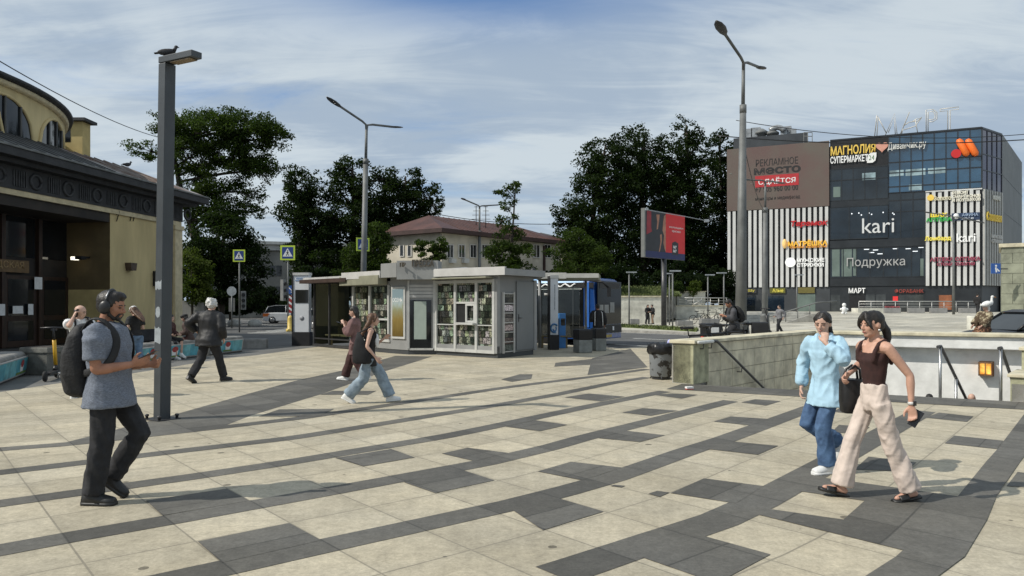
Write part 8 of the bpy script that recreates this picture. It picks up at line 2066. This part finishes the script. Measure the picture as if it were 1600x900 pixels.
def smooth_path(p, n):
    out = []
    for i in range(len(p) - 1):
        a, b, c, d = p[max(0, i - 1)], p[i], p[i + 1], p[min(len(p) - 1, i + 2)]
        for k in range(n):
            t = k / n; out.append(0.5 * ((2 * b) + (c - a) * t + (2 * a - 5 * b + 4 * c - d) * t * t + (3 * b - a - 3 * c + d) * t ** 3))
    return out + [p[-1]]
def backpack(label, q, m, w=0.30, dp=0.17, h=0.47, drop=0.33, strap=True):
    """rucksack on a person's back, hung from the shoulders"""
    t = thing("backpack", label, "backpack", q.t.location, q.yaw)
    H = q.H; tw = q.tw; m_ = MB(); rr = []
    for z, kw, kd, xo in ((0.0, 0.55, 0.55, 0.02), (0.03, 0.86, 0.95, 0.0), (0.16, 1.0, 1.12, -0.01), (0.30, 0.98, 0.98, 0.0), (0.41, 0.85, 0.72, 0.02), (0.47, 0.55, 0.40, 0.04), (0.485, 0.2, 0.2, 0.045)):
        z = z * h / 0.47
        rr.append([tw((-0.068 * H - dp * 0.5 + xo + dp * 0.5 * kd * math.copysign(abs(math.cos(a)) ** 0.7, math.cos(a)), w * 0.5 * kw * math.copysign(abs(math.sin(a)) ** 0.7, math.sin(a)), 0.835 * H - h + z - 0.0)) for a in [2 * math.pi * i / 24 for i in range(24)]])
    m_.rings(rr); put(union_mesh(m_, "bag", m, 0.012, 4, (0.007, 9)), "bag", t)
    m_ = MB(); m_.tube([tw((-0.068 * H - dp * 0.96, w * 0.32 * math.cos(a) * 1, 0.835 * H - h * 0.62 + 0.09 * math.sin(a))) for a in [math.pi * i / 10 for i in range(11)]], 0.008, 6)
    m_.tube([tw((-0.068 * H, 0.03, 0.84 * H)), tw((-0.075 * H, 0.0, 0.868 * H)), tw((-0.068 * H, -0.03, 0.84 * H))], 0.009, 6); m_.build("zip_and_loop", M_BLACK, t)
    if strap:
        for sg in (-1, 1):
            m_ = MB(); pts = [tw((-0.085 * H, sg * 0.05 * H, 0.815 * H)), tw((-0.035 * H, sg * 0.066 * H, 0.862 * H)), tw((0.02 * H, sg * 0.072 * H, 0.855 * H)), tw((0.066 * H, sg * 0.074 * H, 0.80 * H)), tw((0.078 * H, sg * 0.082 * H, 0.735 * H)), tw((0.05 * H, sg * 0.107 * H, 0.66 * H)), tw((-0.03 * H, sg * 0.11 * H, 0.625 * H)), tw((-0.085 * H, sg * 0.07 * H, 0.615 * H))]
            pts = smooth_path(pts, 4); rr = []
            for i, p in enumerate(pts):
                tg = (pts[min(i + 1, len(pts) - 1)] - pts[max(i - 1, 0)]).normalized(); ax = tw((0, 0, 0.7 * H)); ax = Vector((p.x - ax.x, p.y - ax.y, max(0.0, (p.z - tw((0, 0, 0.78 * H)).z) * 6))).normalized(); sd = tg.cross(ax).normalized(); up = sd.cross(tg)
                rr.append([p + sd * 0.030 * math.cos(a) + up * 0.010 * math.sin(a) for a in [2 * math.pi * k / 10 for k in range(10)]])
            m_.rings(rr); m_.build("strap", m, t)
    return t
def gl_(px, py): p = G(px, py); return (p.x, p.y, 0.0)

# ---- man with headphones, phone and rucksack
g = gl_(172, 783)
man = person("man in grey heather T-shirt with headphones and black rucksack looking at his phone", g, 0.06, 1.775, dict(
    skin=SK_M, hair='quiff', hairm=M_HAIRD, vox=0.011, bvox=0.0075, lean=-3, hpitch=12, hfwd=0.012, bulk=1.10, armr=1.12,
    legR=(-0.052, -0.058, 0.040, 0), legL=(-0.022, 0.060, 0.098, 38), hz=0.528,
    armR=(0.135, -0.075, 0.650), armL=(0.165, 0.045, 0.640), elbR=(-1, -0.30, -0.5), elbL=(-1, 0.4, -0.5),
    handR=dict(d=(0.92, 0.22, 0.30), n=(0.1, 0.75, 0.65), t=(0.1, -0.35, 0.95), curl=(0.45, 0.5, 0.3)), handL=dict(d=(0.9, -0.35, 0.1), n=(0, -0.7, 0.7), t=(0.2, 0.3, 0.9), curl=(0.5, 0.6, 0.4)),
    shoe=dict(m=M_SHBLK, fat=1.12),
    wear=[dict(k='top', name='t_shirt', m=M_HEATHER, hem=0.452, ease=1.22, flare=1.12, sleeve=0.74, sr=(0.053, 0.052), fold=(0.009, 9, 0.8), minw=0.090, mind=0.064),
          dict(k='pants', name='trousers', m=M_PBLK, r=(0.055, 0.050, 0.048), end=0.97, fold=(0.010, 12, 0.4), ease=1.08, sm=5),
          dict(k='top', name='hood', m=mat("hood_grey", (0.20, 0.205, 0.21), 0.9, 0.2, 20, 0.05, 80), hem=0.800, top=0.85, ease=1.02, fold=(0.006, 12))] ))
d = MB(); hp = man.hp                                  # headphones
ba = [hp(-0.05 - 0.05 * math.cos(a), 0.40 * math.sin(a), 0.04 + 0.52 * math.cos(a)) for a in [(-1.65 + 3.3 * i / 14) for i in range(15)]]
d.tube(ba, 0.032 * man.hh * 1.6, 8)
hpn = d.build("headphones", mat("headphone_black", (0.014, 0.014, 0.015), 0.4, 0.2, 12), man.t)
for sg in (-1, 1):
    d = MB(); d.ell(hp(-0.06, sg * 0.40, -0.06), [0.20 * man.hh, 0.10 * man.hh, 0.24 * man.hh], 0, 16, 10, man.Mh); d.build("ear_cup", MATS["headphone_black"], hpn)
d = MB(); d.tube(ba[2:7], 0.02 * man.hh, 6); d.v = [v + man.Mh @ Vector((0.0, -0.012, 0.0)) for v in d.v]; d.build("band_trim", mat("trim_silver", (0.45, 0.45, 0.46), 0.35, 0.1, 9, metal=0.6), hpn)
d = MB()                                               # beard and moustache
for sg in (-1, 1):
    d.tube([hp(0.02, sg * 0.285, -0.12), hp(0.08, sg * 0.26, -0.30), hp(0.22, sg * 0.14, -0.42)], [0.05 * man.hh, 0.07 * man.hh, 0.07 * man.hh], 8, ends=True)
    d.tube([hp(0.405, 0, -0.195), hp(0.36, sg * 0.13, -0.23), hp(0.30, sg * 0.16, -0.36)], [0.035 * man.hh, 0.04 * man.hh, 0.05 * man.hh], 8, ends=True)
d.ell(hp(0.27, 0, -0.40), [0.11 * man.hh, 0.13 * man.hh, 0.09 * man.hh], 0, 12, 8, man.Mh)
put(union_mesh(d, "beard", M_HAIRD, 0.008, 2, (0.004, 40)), "beard", man.t)
backpack("large black rucksack on the back of the man with headphones", man, mat("rucksack_black", (0.012, 0.012, 0.013), 0.7, 0.3, 10, 0.3, 50), 0.36, 0.21, 0.60)
sh, e, wv = man.arm['R']; c = wv + Vector((0.115, 0.035, 0.075))
phone("black phone held up by the man with headphones", man.W(c), Matrix.Rotation(man.yaw, 3, 'Z') @ Vector((0.86, 0.08, 0.42)), Matrix.Rotation(man.yaw, 3, 'Z') @ Vector((0.1, 1, 0.0)), 1.05)

# ---- the woman in brown tank top
g = gl_(1366, 779)
w2 = person("woman in dark brown tank top and cream trousers striding with a black bag", g, math.pi + 0.02, 1.63, dict(
    f=True, skin=SK_F, hair='pony', hairm=M_HAIRD, vox=0.010, bvox=0.0070, lean=0, twist=16, hpitch=4, hz=0.515, armr=0.9, bulk=1.0,
    legR=(0.150, -0.045, 0.050, -14), legL=(-0.165, 0.055, 0.044, 8),
    armL=(-0.085, 0.155, 0.500), armR=(0.030, -0.150, 0.635), elbL=(-1, 0.5, 0), elbR=(-0.6, -0.6, -0.5),
    handL=dict(d=(-0.12, 0.05, -1), n=(0.9, -0.5, 0), t=(0.5, -0.9, 0), curl=(0.5, 0.8, 0.5)), handR=dict(d=(0.7, 0.1, -0.5), n=(0, 1, -0.3), t=(0.5, 0.3, 0.7), curl=(0.8, 0.9, 0.6)),
    shoe=dict(kind='sandal', m=M_SHBLK),
    wear=[dict(k='top', name='tank_top', m=M_TANK, hem=0.53, top=0.775, ease=1.05, flare=0.80, straps=True, fold=(0.003, 14), sm=2),
          dict(k='pants', name='trousers', m=M_CREAMP, r=(0.049, 0.045, 0.056), end=0.96, top=0.615, fold=(0.011, 15, 0.2), ease=1.12, sm=5, topk=1.22)]))
sh, e, wv = w2.arm['L']
d = MB(); dr = (wv - e).normalized(); c = wv - dr * 0.02
d.tube([c - dr * 0.012, c + dr * 0.012], 0.0275, 14); wt = d.build("watch", mat("watch_strap", (0.55, 0.54, 0.52), 0.5, 0.1, 9), w2.t)
sd = Vector((-0.5, 0.85, 0)); sd = (sd - dr * sd.dot(dr)).normalized(); u2 = dr.cross(sd)
d = MB(); d.obox(c + sd * 0.024 - dr * 0.02 - u2 * 0.017, dr * 0.04, u2 * 0.034, sd * 0.011); d.build("watch_face", M_PHONE, wt, 0.003)
RW = Matrix.Rotation(w2.yaw, 3, 'Z')
phone("black phone held low by the woman in cream trousers", w2.W(wv + Vector((-0.035, 0.0, -0.105))), RW @ Vector((-0.55, 0.12, 0.95)), RW @ Vector((-0.7, 0.6, -0.4)), 0.95)
d = MB(); d.tube([w2.hp(-0.02, 0.36, -0.17), w2.hp(-0.02, 0.37, -0.27)], 0.012, 6); d.build("earring", M_STEEL, w2.t)
# the black bag hanging from her far arm
sh, e, wv = w2.arm['R']; hc_ = w2.W(e.lerp(wv, 0.62) + Vector((0.0, 0, 0)))
t = thing("shoulder_bag", "black bucket bag hanging from the arm of the woman in cream trousers", "bag", hc_)
d = MB(); rr = []
for z, kx in ((-0.385, 0.72), (-0.37, 0.9), (-0.28, 1.0), (-0.10, 1.0), (-0.085, 0.97)):
    rr.append([hc_ + Vector((-0.02 + 0.10 * kx * math.copysign(abs(math.cos(a)) ** 0.55, math.cos(a)), 0.075 * kx * math.copysign(abs(math.sin(a)) ** 0.8, math.sin(a)), z)) for a in [2 * math.pi * i / 24 for i in range(24)]])
d.rings(rr, smooth=True); d.build("bag_body", mat("bag_leather_black", (0.010, 0.010, 0.011), 0.45, 0.3, 9, 0.15, 40), t)
for dy in (-0.03, 0.03):
    d = MB(); d.tube([hc_ + Vector((-0.09, dy, -0.10)), hc_ + Vector((-0.05, dy, 0.0)), hc_ + Vector((-0.0, dy, 0.035)), hc_ + Vector((0.04, dy, 0.0)), hc_ + Vector((0.05, dy, -0.10))], 0.011, 8); d.build("handle", MATS["bag_leather_black"], t)

# ---- the woman in the light blue shirt
g = gl_(1290, 737)
w1 = person("woman in oversized light blue shirt and blue jeans holding a hand to her mouth", g, math.pi + 0.22, 1.60, dict(
    f=True, skin=SK_L, hair='tail', hairm=M_HAIRD, vox=0.010, bvox=0.0070, lean=2, twist=38, hpitch=10, hz=0.522,
    legL=(0.020, 0.05, 0.042, 0), legR=(-0.125, -0.045, 0.165, 62),
    armL=(0.125, 0.035, 0.800), armR=(0.0, -0.145, 0.505), elbL=(0.35, 0.85, -0.9), elbR=(-1, -0.6, 0),
    handL=dict(d=(-0.25, -0.12, 1.0), n=(-1, -0.3, -0.1), t=(0.1, -1, 0.2), curl=(0.7, 1.0, 0.7)), handR=dict(n=(0, 1, 0), t=(1, 0, 0), curl=(0.5, 0.7, 0.5)),
    shoe=dict(m=M_SHWHT, fat=1.22, sole=1.3),
    wear=[dict(k='top', name='shirt', m=M_SHIRTB, hem=0.420, ease=1.20, flare=1.42, sleeve=1.88, sr=(0.041, 0.034), rm=0.040, cuff=True, collar=True, fold=(0.014, 11, 0.5), minw=0.090, mind=0.068),
          dict(k='pants', name='jeans', m=M_JEAN, r=(0.050, 0.048, 0.056), end=0.95, fold=(0.007, 15, 0.22), ease=1.06, sm=5)]))
# ---- young woman walking right with long hair, and the one behind her
g = gl_(577, 629)
p7 = person("young woman with long brown hair striding right in pale jeans and black vest", g, 0.02, 1.58, dict(
    f=True, skin=SK_L, hair='long', hairm=M_HAIRB, vox=0.016, bvox=0.011, lean=4, twist=8, hz=0.488,
    legL=(0.215, 0.05, 0.042, -6), legR=(-0.225, -0.05, 0.072, 26), armR=(0.075, -0.150, 0.485), armL=(0.16, 0.06, 0.68), elbR=(-1, -0.3, 0),
    shoe=dict(m=M_SHWHT, fat=1.15),
    wear=[dict(k='top', name='black_vest', m=M_BLKC, hem=0.43, top=0.80, ease=1.10, flare=1.25, straps=True, fold=(0.010, 9)),
          dict(k='top', name='white_top', m=M_WHTC, hem=0.66, top=0.79, ease=1.14, fold=(0.004, 9)) if False else dict(k='pants', name='jeans', m=M_JEANL, r=(0.060, 0.060, 0.066), end=0.93, fold=(0.012, 8), ease=1.1)]))
d = MB(); d.ell(p7.tw((0.068 * 1.58, 0.0, 0.70 * 1.58)), (0.035, 0.09, 0.12)); d.build("white_top", M_WHTC, p7.t)
sh, e, wv = p7.arm['R']; c = p7.W(wv + Vector((-0.20, 0.0, 0.12)))
t = thing("tote_bag", "black slouchy tote bag at the side of the long-haired woman", "bag", c)
d = MB(); rr = []
for z, kx, kz in ((-0.22, 0.75, 1), (-0.19, 1.0, 1), (-0.02, 0.9, 1), (0.16, 0.5, 1), (0.30, 0.16, 1)): rr.append([c + Vector((-0.05 + 0.16 * kx * math.cos(a) - z * 0.12, 0.055 * kx * math.sin(a), z)) for a in [2 * math.pi * i / 18 for i in range(18)]])
d.rings(rr); put(union_mesh(MB() if False else d, "bag_body", M_BLKC, 0.014, 3, (0.010, 11)), "bag_body", None) if False else d.build("bag_body", M_BLKC, t)
d = MB(); d.tube([c + Vector((-0.1, 0, 0.28)), p7.W(p7.tw((0, -0.10 * 1.58, 0.85 * 1.58)))], 0.012, 6); d.build("strap", M_BLKC, t)
g = gl_(556, 595)
p8 = person("dark-haired woman in mauve blouse and maroon trousers walking left behind", g, math.pi - 0.1, 1.66, dict(
    f=True, skin=SK_L, hair='bob', hairm=M_HAIRD, vox=0.018, bvox=0.013, hz=0.505, lean=2, hpitch=12,
    legL=(-0.16, 0.05, 0.06, 20), legR=(0.16, -0.05, 0.042, -5), armL=(0.14, 0.06, 0.735), armR=(0.12, -0.06, 0.72),
    shoe=dict(m=M_SHWHT), wear=[dict(k='top', name='blouse', m=M_MAUVE, hem=0.36, ease=1.24, flare=1.2, sleeve=1.6, sr=(0.055, 0.05), fold=(0.010, 9)), dict(k='pants', name='trousers', m=M_MAROON, r=(0.058, 0.056, 0.06), end=0.95, fold=(0.010, 8))]))
sh, e, wv = p8.arm['L']; phone("phone in the hand of the woman in the mauve blouse", p8.W(wv + Vector((0.09, 0, 0.03))), (-1, 0, 0.3), (0, 1, 0))

# ---- white-haired man seen from behind
g = gl_(326, 597)
p6 = person("white-haired elderly man in black leather jacket and black trousers walking away", g, rad(64), 1.82, dict(
    skin=SK_L, hair='fluffy', hairm=M_HAIRW, vox=0.018, bvox=0.014, lean=6, hz=0.51, hs=1.05, bulk=1.32, twist=24,
    legL=(-0.20, 0.06, 0.075, 30), legR=(0.16, -0.07, 0.042, 0), armL=(0.05, 0.16, 0.58), armR=(0.06, -0.15, 0.5), elbL=(-0.6, 0.9, -0.2),
    shoe=dict(m=M_SHBLK), wear=[dict(k='top', name='leather_jacket', m=M_LEATH, hem=0.44, ease=1.24, flare=1.12, sleeve=1.85, sr=(0.058, 0.042), collar=True, fold=(0.010, 8)), dict(k='pants', name='trousers', m=M_PBLK, r=(0.062, 0.05, 0.048), end=0.96, fold=(0.010, 8))]))
# ---- man on the phone by the scooter, person with the black top, two seated women
g = gl_(125, 622)
p2 = person("balding man in white T-shirt with dark rucksack talking on the phone", g, rad(-60), 1.66, dict(
    skin=SK_L, hair='balding', hairm=M_HAIRD, vox=0.018, bvox=0.013, hpitch=12, hz=0.52, hyaw=40, twist=20,
    legL=(0.10, 0.05, 0.042, 0), legR=(-0.1, -0.05, 0.05, 10), armR=(0.07, -0.085, 0.86), armL=(0.06, 0.14, 0.52), elbR=(0.5, -0.6, -0.8), handR=dict(d=(-0.1, 0.4, 1), n=(0, 1, 0), t=(-1, 0, 0.3), curl=(0.6, 0.7, 0.5)),
    shoe=dict(m=M_SHWHT, fat=1.2), wear=[dict(k='top', name='t_shirt', m=M_WHTC, hem=0.46, ease=1.18, sleeve=0.7, sr=(0.055, 0.05), fold=(0.008, 9)), dict(k='pants', name='trousers', m=M_PBLK, r=(0.058, 0.05, 0.045), end=0.95)]))
backpack("dark rucksack on the back of the man talking on the phone", p2, M_BLKC, 0.3, 0.16, 0.44)
phone("pale phone at the ear of the balding man", p2.W(p2.hp(0.0, -0.44, -0.1)), (0.2, 0, 1), (0, 1, 0))
g = gl_(213, 577)
p3 = person("person in black T-shirt, blue jeans and pale cap standing behind the lamp post", g, rad(150), 1.62, dict(
    f=True, skin=SK_L, hair='long', hairm=M_HAIRB, vox=0.018, bvox=0.014, lean=8, hpitch=25,
    legL=(0.05, 0.05, 0.042, 0), legR=(-0.04, -0.06, 0.042, 0), armL=(0.12, 0.1, 0.68), armR=(0.12, -0.05, 0.66), shoe=dict(m=M_SHWHT),
    wear=[dict(k='top', name='t_shirt', m=M_BLKC, hem=0.53, ease=1.18, sleeve=0.7, sr=(0.05, 0.048), fold=(0.007, 9)), dict(k='pants', name='jeans', m=M_JEANL if False else mat("jeans_mid", (0.10, 0.16, 0.25), 0.85, 0.3, 9), r=(0.058, 0.05, 0.048), end=0.96)]))
d = MB(); d.ell(p3.hp(-0.05, 0, 0.30), [0.47 * p3.hh, 0.39 * p3.hh, 0.27 * p3.hh], 0, 14, 8, p3.Mh); d.rings([[p3.hp(x, w_ * math.cos(a), 0.28 + 0.03 * math.sin(a)) for a in [2 * math.pi * k / 12 for k in range(12)]] for x, w_ in ((0.3, 0.3), (0.62, 0.22), (0.7, 0.08))]); d.build("cap", M_WHTC, p3.t)
p4 = person("seated woman in brown jacket and black hat with her back to the square", (-9.95, 22.75, 0), rad(178), 1.62, dict(
    f=True, skin=SK_L, hair='bob', hairm=M_HAIRD, vox=0.02, bvox=0.015, hz=0.375, lean=14, hpitch=15,
    legL=(0.24, 0.05, 0.042, 0), legR=(0.22, -0.06, 0.042, 0), armL=(0.14, 0.1, 0.45), armR=(0.16, -0.1, 0.45), shoe=dict(m=M_SHBLK),
    wear=[dict(k='top', name='jacket', m=M_BRNJ, hem=0.43, ease=1.25, sleeve=1.9, sr=(0.058, 0.042), collar=True), dict(k='pants', name='trousers', m=M_MAROON, r=(0.058, 0.05, 0.046), end=0.9)]))
d = MB(); d.ell(p4.hp(-0.06, 0, 0.28), [0.56 * p4.hh, 0.5 * p4.hh, 0.24 * p4.hh], 0, 14, 8, p4.Mh); d.build("hat", M_BLKC, p4.t)
p5 = person("seated woman with bare legs in dark dress, half hidden by the square lamp post", (-10.3, 22.0, 0), rad(-14), 1.62, dict(
    f=True, skin=SK_L, hair='short', hairm=M_HAIRD, vox=0.02, bvox=0.014, hz=0.375, lean=10,
    legL=(0.26, 0.05, 0.10, 25), legR=(0.23, -0.06, 0.042, 0), armL=(0.16, 0.1, 0.45), armR=(0.16, -0.1, 0.45), shoe=dict(m=M_SHWHT),
    wear=[dict(k='top', name='dark_top', m=M_MAROON, hem=0.46, ease=1.2, sleeve=1.7, sr=(0.055, 0.045)), dict(k='pants', name='shorts', m=M_BLKC, r=(0.058, 0.052, 0.03), end=0.05)]))
# ---- by the bus, beyond the road, on the bikes
b = at(934, 475, 28.0)
p11 = person("man in black tracksuit with white stripe standing by the bus front", (b.x, 28.0, 0), rad(100), 1.68, dict(
    skin=SK_M, hair='short', hairm=M_HAIRD, vox=0.024, bvox=0.018, legL=(0.02, 0.06, 0.042, 0), legR=(-0.02, -0.06, 0.042, 0), armL=(0.1, 0.13, 0.6), armR=(0.02, -0.17, 0.5),
    wear=[dict(k='top', name='track_jacket', m=M_BLKC, hem=0.46, ease=1.25, sleeve=1.9, sr=(0.058, 0.042), collar=True), dict(k='pants', name='track_trousers', m=M_PBLK, r=(0.06, 0.05, 0.046), end=0.96)]))
d = MB(); H = 1.68
for sg in (-1, 1): d.tube([p11.tw((-0.02 * H, sg * 0.05 * H, 0.835 * H)), p11.tw((-0.06 * H, sg * 0.085 * H, 0.79 * H)), p11.tw((-0.083 * H, sg * 0.09 * H, 0.68 * H)), p11.tw((-0.085 * H, sg * 0.095 * H, 0.5 * H))], 0.017, 6)
d.build("white_piping", M_WHTC, p11.t)
for px, lab, yw, kw in ((1011.5, "person in black coat with a bag standing before the pale retaining wall", -60, dict(f=True, m=M_BLKC, pm=M_PBLK)), (1020, "person in black jacket and tan trousers beside the pale retaining wall", 200, dict(f=False, m=M_BLKC, pm=mat("trousers_tan", (0.25, 0.17, 0.11), 0.85, 0.2, 9)))):
    g = at(px, 504, 60.0); p_ = person(lab, (g.x, g.y, mz(g.x, g.y)), rad(yw), 1.62, dict(f=kw['f'], skin=SK_L, hair='bob' if kw['f'] else 'short', hairm=M_HAIRD, vox=0.03, bvox=0.024, lean=5, legL=(0.05, 0.05, 0.042, 0), legR=(-0.06, -0.05, 0.042, 0), armL=(0.15, 0.08, 0.62), armR=(0.14, -0.08, 0.6), wear=[dict(k='top', name='jacket', m=kw['m'], hem=0.40 if kw['f'] else 0.47, ease=1.3, sleeve=1.9, sr=(0.06, 0.045)), dict(k='pants', name='trousers', m=kw['pm'], r=(0.06, 0.05, 0.046), end=0.96)]))
b = at(1146, 500, 22.2)
p14 = person("delivery rider in dark jacket with a black rucksack sitting on a parked bike", (b.x, b.y - 0.1, 0.16), math.pi + 0.15, 1.72, dict(
    skin=SK_M, hair='short', hairm=M_HAIRD, vox=0.018, bvox=0.014, hz=0.50, lean=14, hpitch=30, legL=(0.18, 0.10, 0.10, 5), legR=(0.15, -0.10, 0.05, 0), armL=(0.2, 0.05, 0.66), armR=(0.2, -0.05, 0.66),
    wear=[dict(k='top', name='jacket', m=mat("jacket_grey_black", (0.05, 0.05, 0.055), 0.85, 0.5, 6), hem=0.45, ease=1.24, sleeve=1.8, sr=(0.058, 0.042), collar=True), dict(k='pants', name='trousers', m=M_PBLK, r=(0.06, 0.05, 0.046), end=0.96)]))
backpack("black rucksack on the back of the sitting delivery rider", p14, M_BLKC, 0.34, 0.22, 0.50)
g = G(1218, 521)
p15 = person("walker in grey top and dark trousers crossing the square below the shop windows", (g.x, g.y, mz(g.x, g.y)), rad(200), 1.62, dict(skin=SK_L, hair='short', hairm=M_HAIRD, vox=0.026, bvox=0.02, hz=0.51, legL=(0.12, 0.05, 0.05, -8), legR=(-0.14, -0.05, 0.06, 20), armL=(-0.05, 0.14, 0.52), armR=(0.1, -0.13, 0.56),
    wear=[dict(k='top', name='jumper', m=mat("jumper_grey", (0.16, 0.16, 0.17), 0.85, 0.2, 9), hem=0.5, ease=1.2, sleeve=1.8, sr=(0.055, 0.042)), dict(k='pants', name='trousers', m=M_PBLK, r=(0.06, 0.05, 0.046), end=0.96)]))
Y = 60; b = at(1527, 492, Y); zb = mz(b.x, Y)
person("person in black standing at the right end of the plaza railing", (b.x, Y, zb), rad(20), 1.65, dict(skin=SK_L, hair='short', hairm=M_HAIRD, vox=0.03, bvox=0.024, legL=(0.05, 0.05, 0.042, 0), legR=(-0.06, -0.05, 0.042, 0), armL=(0.05, 0.14, 0.5), armR=(0.05, -0.14, 0.5), wear=[dict(k='top', name='jacket', m=M_BLKC, hem=0.46, ease=1.25, sleeve=1.9, sr=(0.058, 0.042)), dict(k='pants', name='trousers', m=M_PBLK, r=(0.06, 0.05, 0.046), end=0.96)]))
# ---- two people going down the underpass stairs
for px, py, Y, hair, lab in ((1518, 612, 16.0, None, "bald man going down the underpass stairs, only his head showing"), (1452, 613, 15.6, 'short', "dark-haired person going down the underpass stairs, only the crown showing")):
    b = at(px, py, Y); dd = (Vector((b.x, b.y, 0)) - PA); k = dd.dot(DIR_DN - DIR_ED * DIR_DN.dot(DIR_ED)) / (1 - DIR_DN.dot(DIR_ED) ** 2); i = max(0, int(k / 0.33)); zf = -0.02 - 0.155 * (i + 1)
    H = b.z - zf
    H = min(1.85, max(1.45, H))
    person(lab, (b.x, b.y, b.z - H * (1.0)), math.atan2(DIR_DN.y, DIR_DN.x), H, dict(skin=SK_L, hair=hair or False, hairm=M_HAIRD, vox=0.02, bvox=0.015, hz=0.515, legL=(0.1, 0.05, 0.042, 0), legR=(-0.08, -0.05, 0.06, 10), armL=(0.02, 0.15, 0.5), armR=(0.04, -0.15, 0.52), wear=[dict(k='top', name='jacket', m=M_BLKC, hem=0.46, ease=1.2, sleeve=1.8, sr=(0.056, 0.042)), dict(k='pants', name='trousers', m=M_PBLK, r=(0.058, 0.05, 0.046), end=0.96)]))
# ---- patterned figure with the white goose beside the black car
Y = 21.0; b = at(1534, 524, Y)
M_CAMO = mat("leafy_pattern", (0.10, 0.065, 0.035), 0.9, 0.3, 9, 0.3, 30, col2=(0.42, 0.36, 0.24), lo=0.48, hi=0.58)
M_CAMO2 = mat("brown_leaf_pattern", (0.05, 0.022, 0.012), 0.9, 0.3, 16, 0.3, 30, col2=(0.26, 0.13, 0.07), lo=0.48, hi=0.60)
p19 = person("seated figure in leafy camouflage robe beside the black car, a white goose above", (b.x + 0.08, Y, 0.30), rad(185), 1.42, dict(
    skin=SK_L, hair='bob', hairm=M_HAIRW, vox=0.02, bvox=0.015, hz=0.49, lean=-6, legL=(0.3, 0.08, 0.05, 0), legR=(0.28, -0.06, 0.05, 0), armL=(0.15, 0.1, 0.5), armR=(0.18, -0.1, 0.5), shoe=dict(m=M_SHWHT),
    wear=[dict(k='dress', name='robe', m=M_CAMO, hem=0.12, w=0.20, d=0.17, ease=1.5, fold=(0.014, 8)), dict(k='top', name='sleeves', m=M_CAMO, hem=0.6, ease=1.5, sleeve=1.8, sr=(0.08, 0.07)), dict(k='pants', name='skirt', m=M_CAMO2, r=(0.11, 0.11, 0.11), end=0.95, ease=1.4)]))
t = thing("goose_figure", "white goose with raised neck above the camouflaged figure's shoulder", "goose", (b.x + 0.16, Y - 0.05, 1.62), 0); t.scale = (0.58, 0.58, 0.58)
d = MB(); d.ell((-0.08, 0, 0.05), (0.26, 0.17, 0.15), 0, 16, 10, Matrix.Rotation(-0.25, 3, 'Y')); d.tube([(0.1, 0, 0.06), (0.17, 0, 0.16), (0.16, 0, 0.30), (0.18, 0, 0.38)], [0.10, 0.07, 0.055, 0.05], 10, ends=True); d.ell((0.20, 0, 0.41), (0.085, 0.06, 0.06)); d.tube([(-0.26, 0, 0.0), (-0.40, 0, -0.02)], [0.09, 0.03], 8, ends=True)
put(union_mesh(d, "body", mat("goose_white", (0.72, 0.72, 0.70), 0.8, 0.08, 12, 0.3, 30), 0.014, 3, (0.004, 14)), "body", t)
d = MB(); d.tube([(0.27, 0, 0.40), (0.37, 0, 0.37)], [0.03, 0.012], 8, ends=True); d.build("bill", mat("bill_orange", (0.5, 0.2, 0.04), 0.5), t)
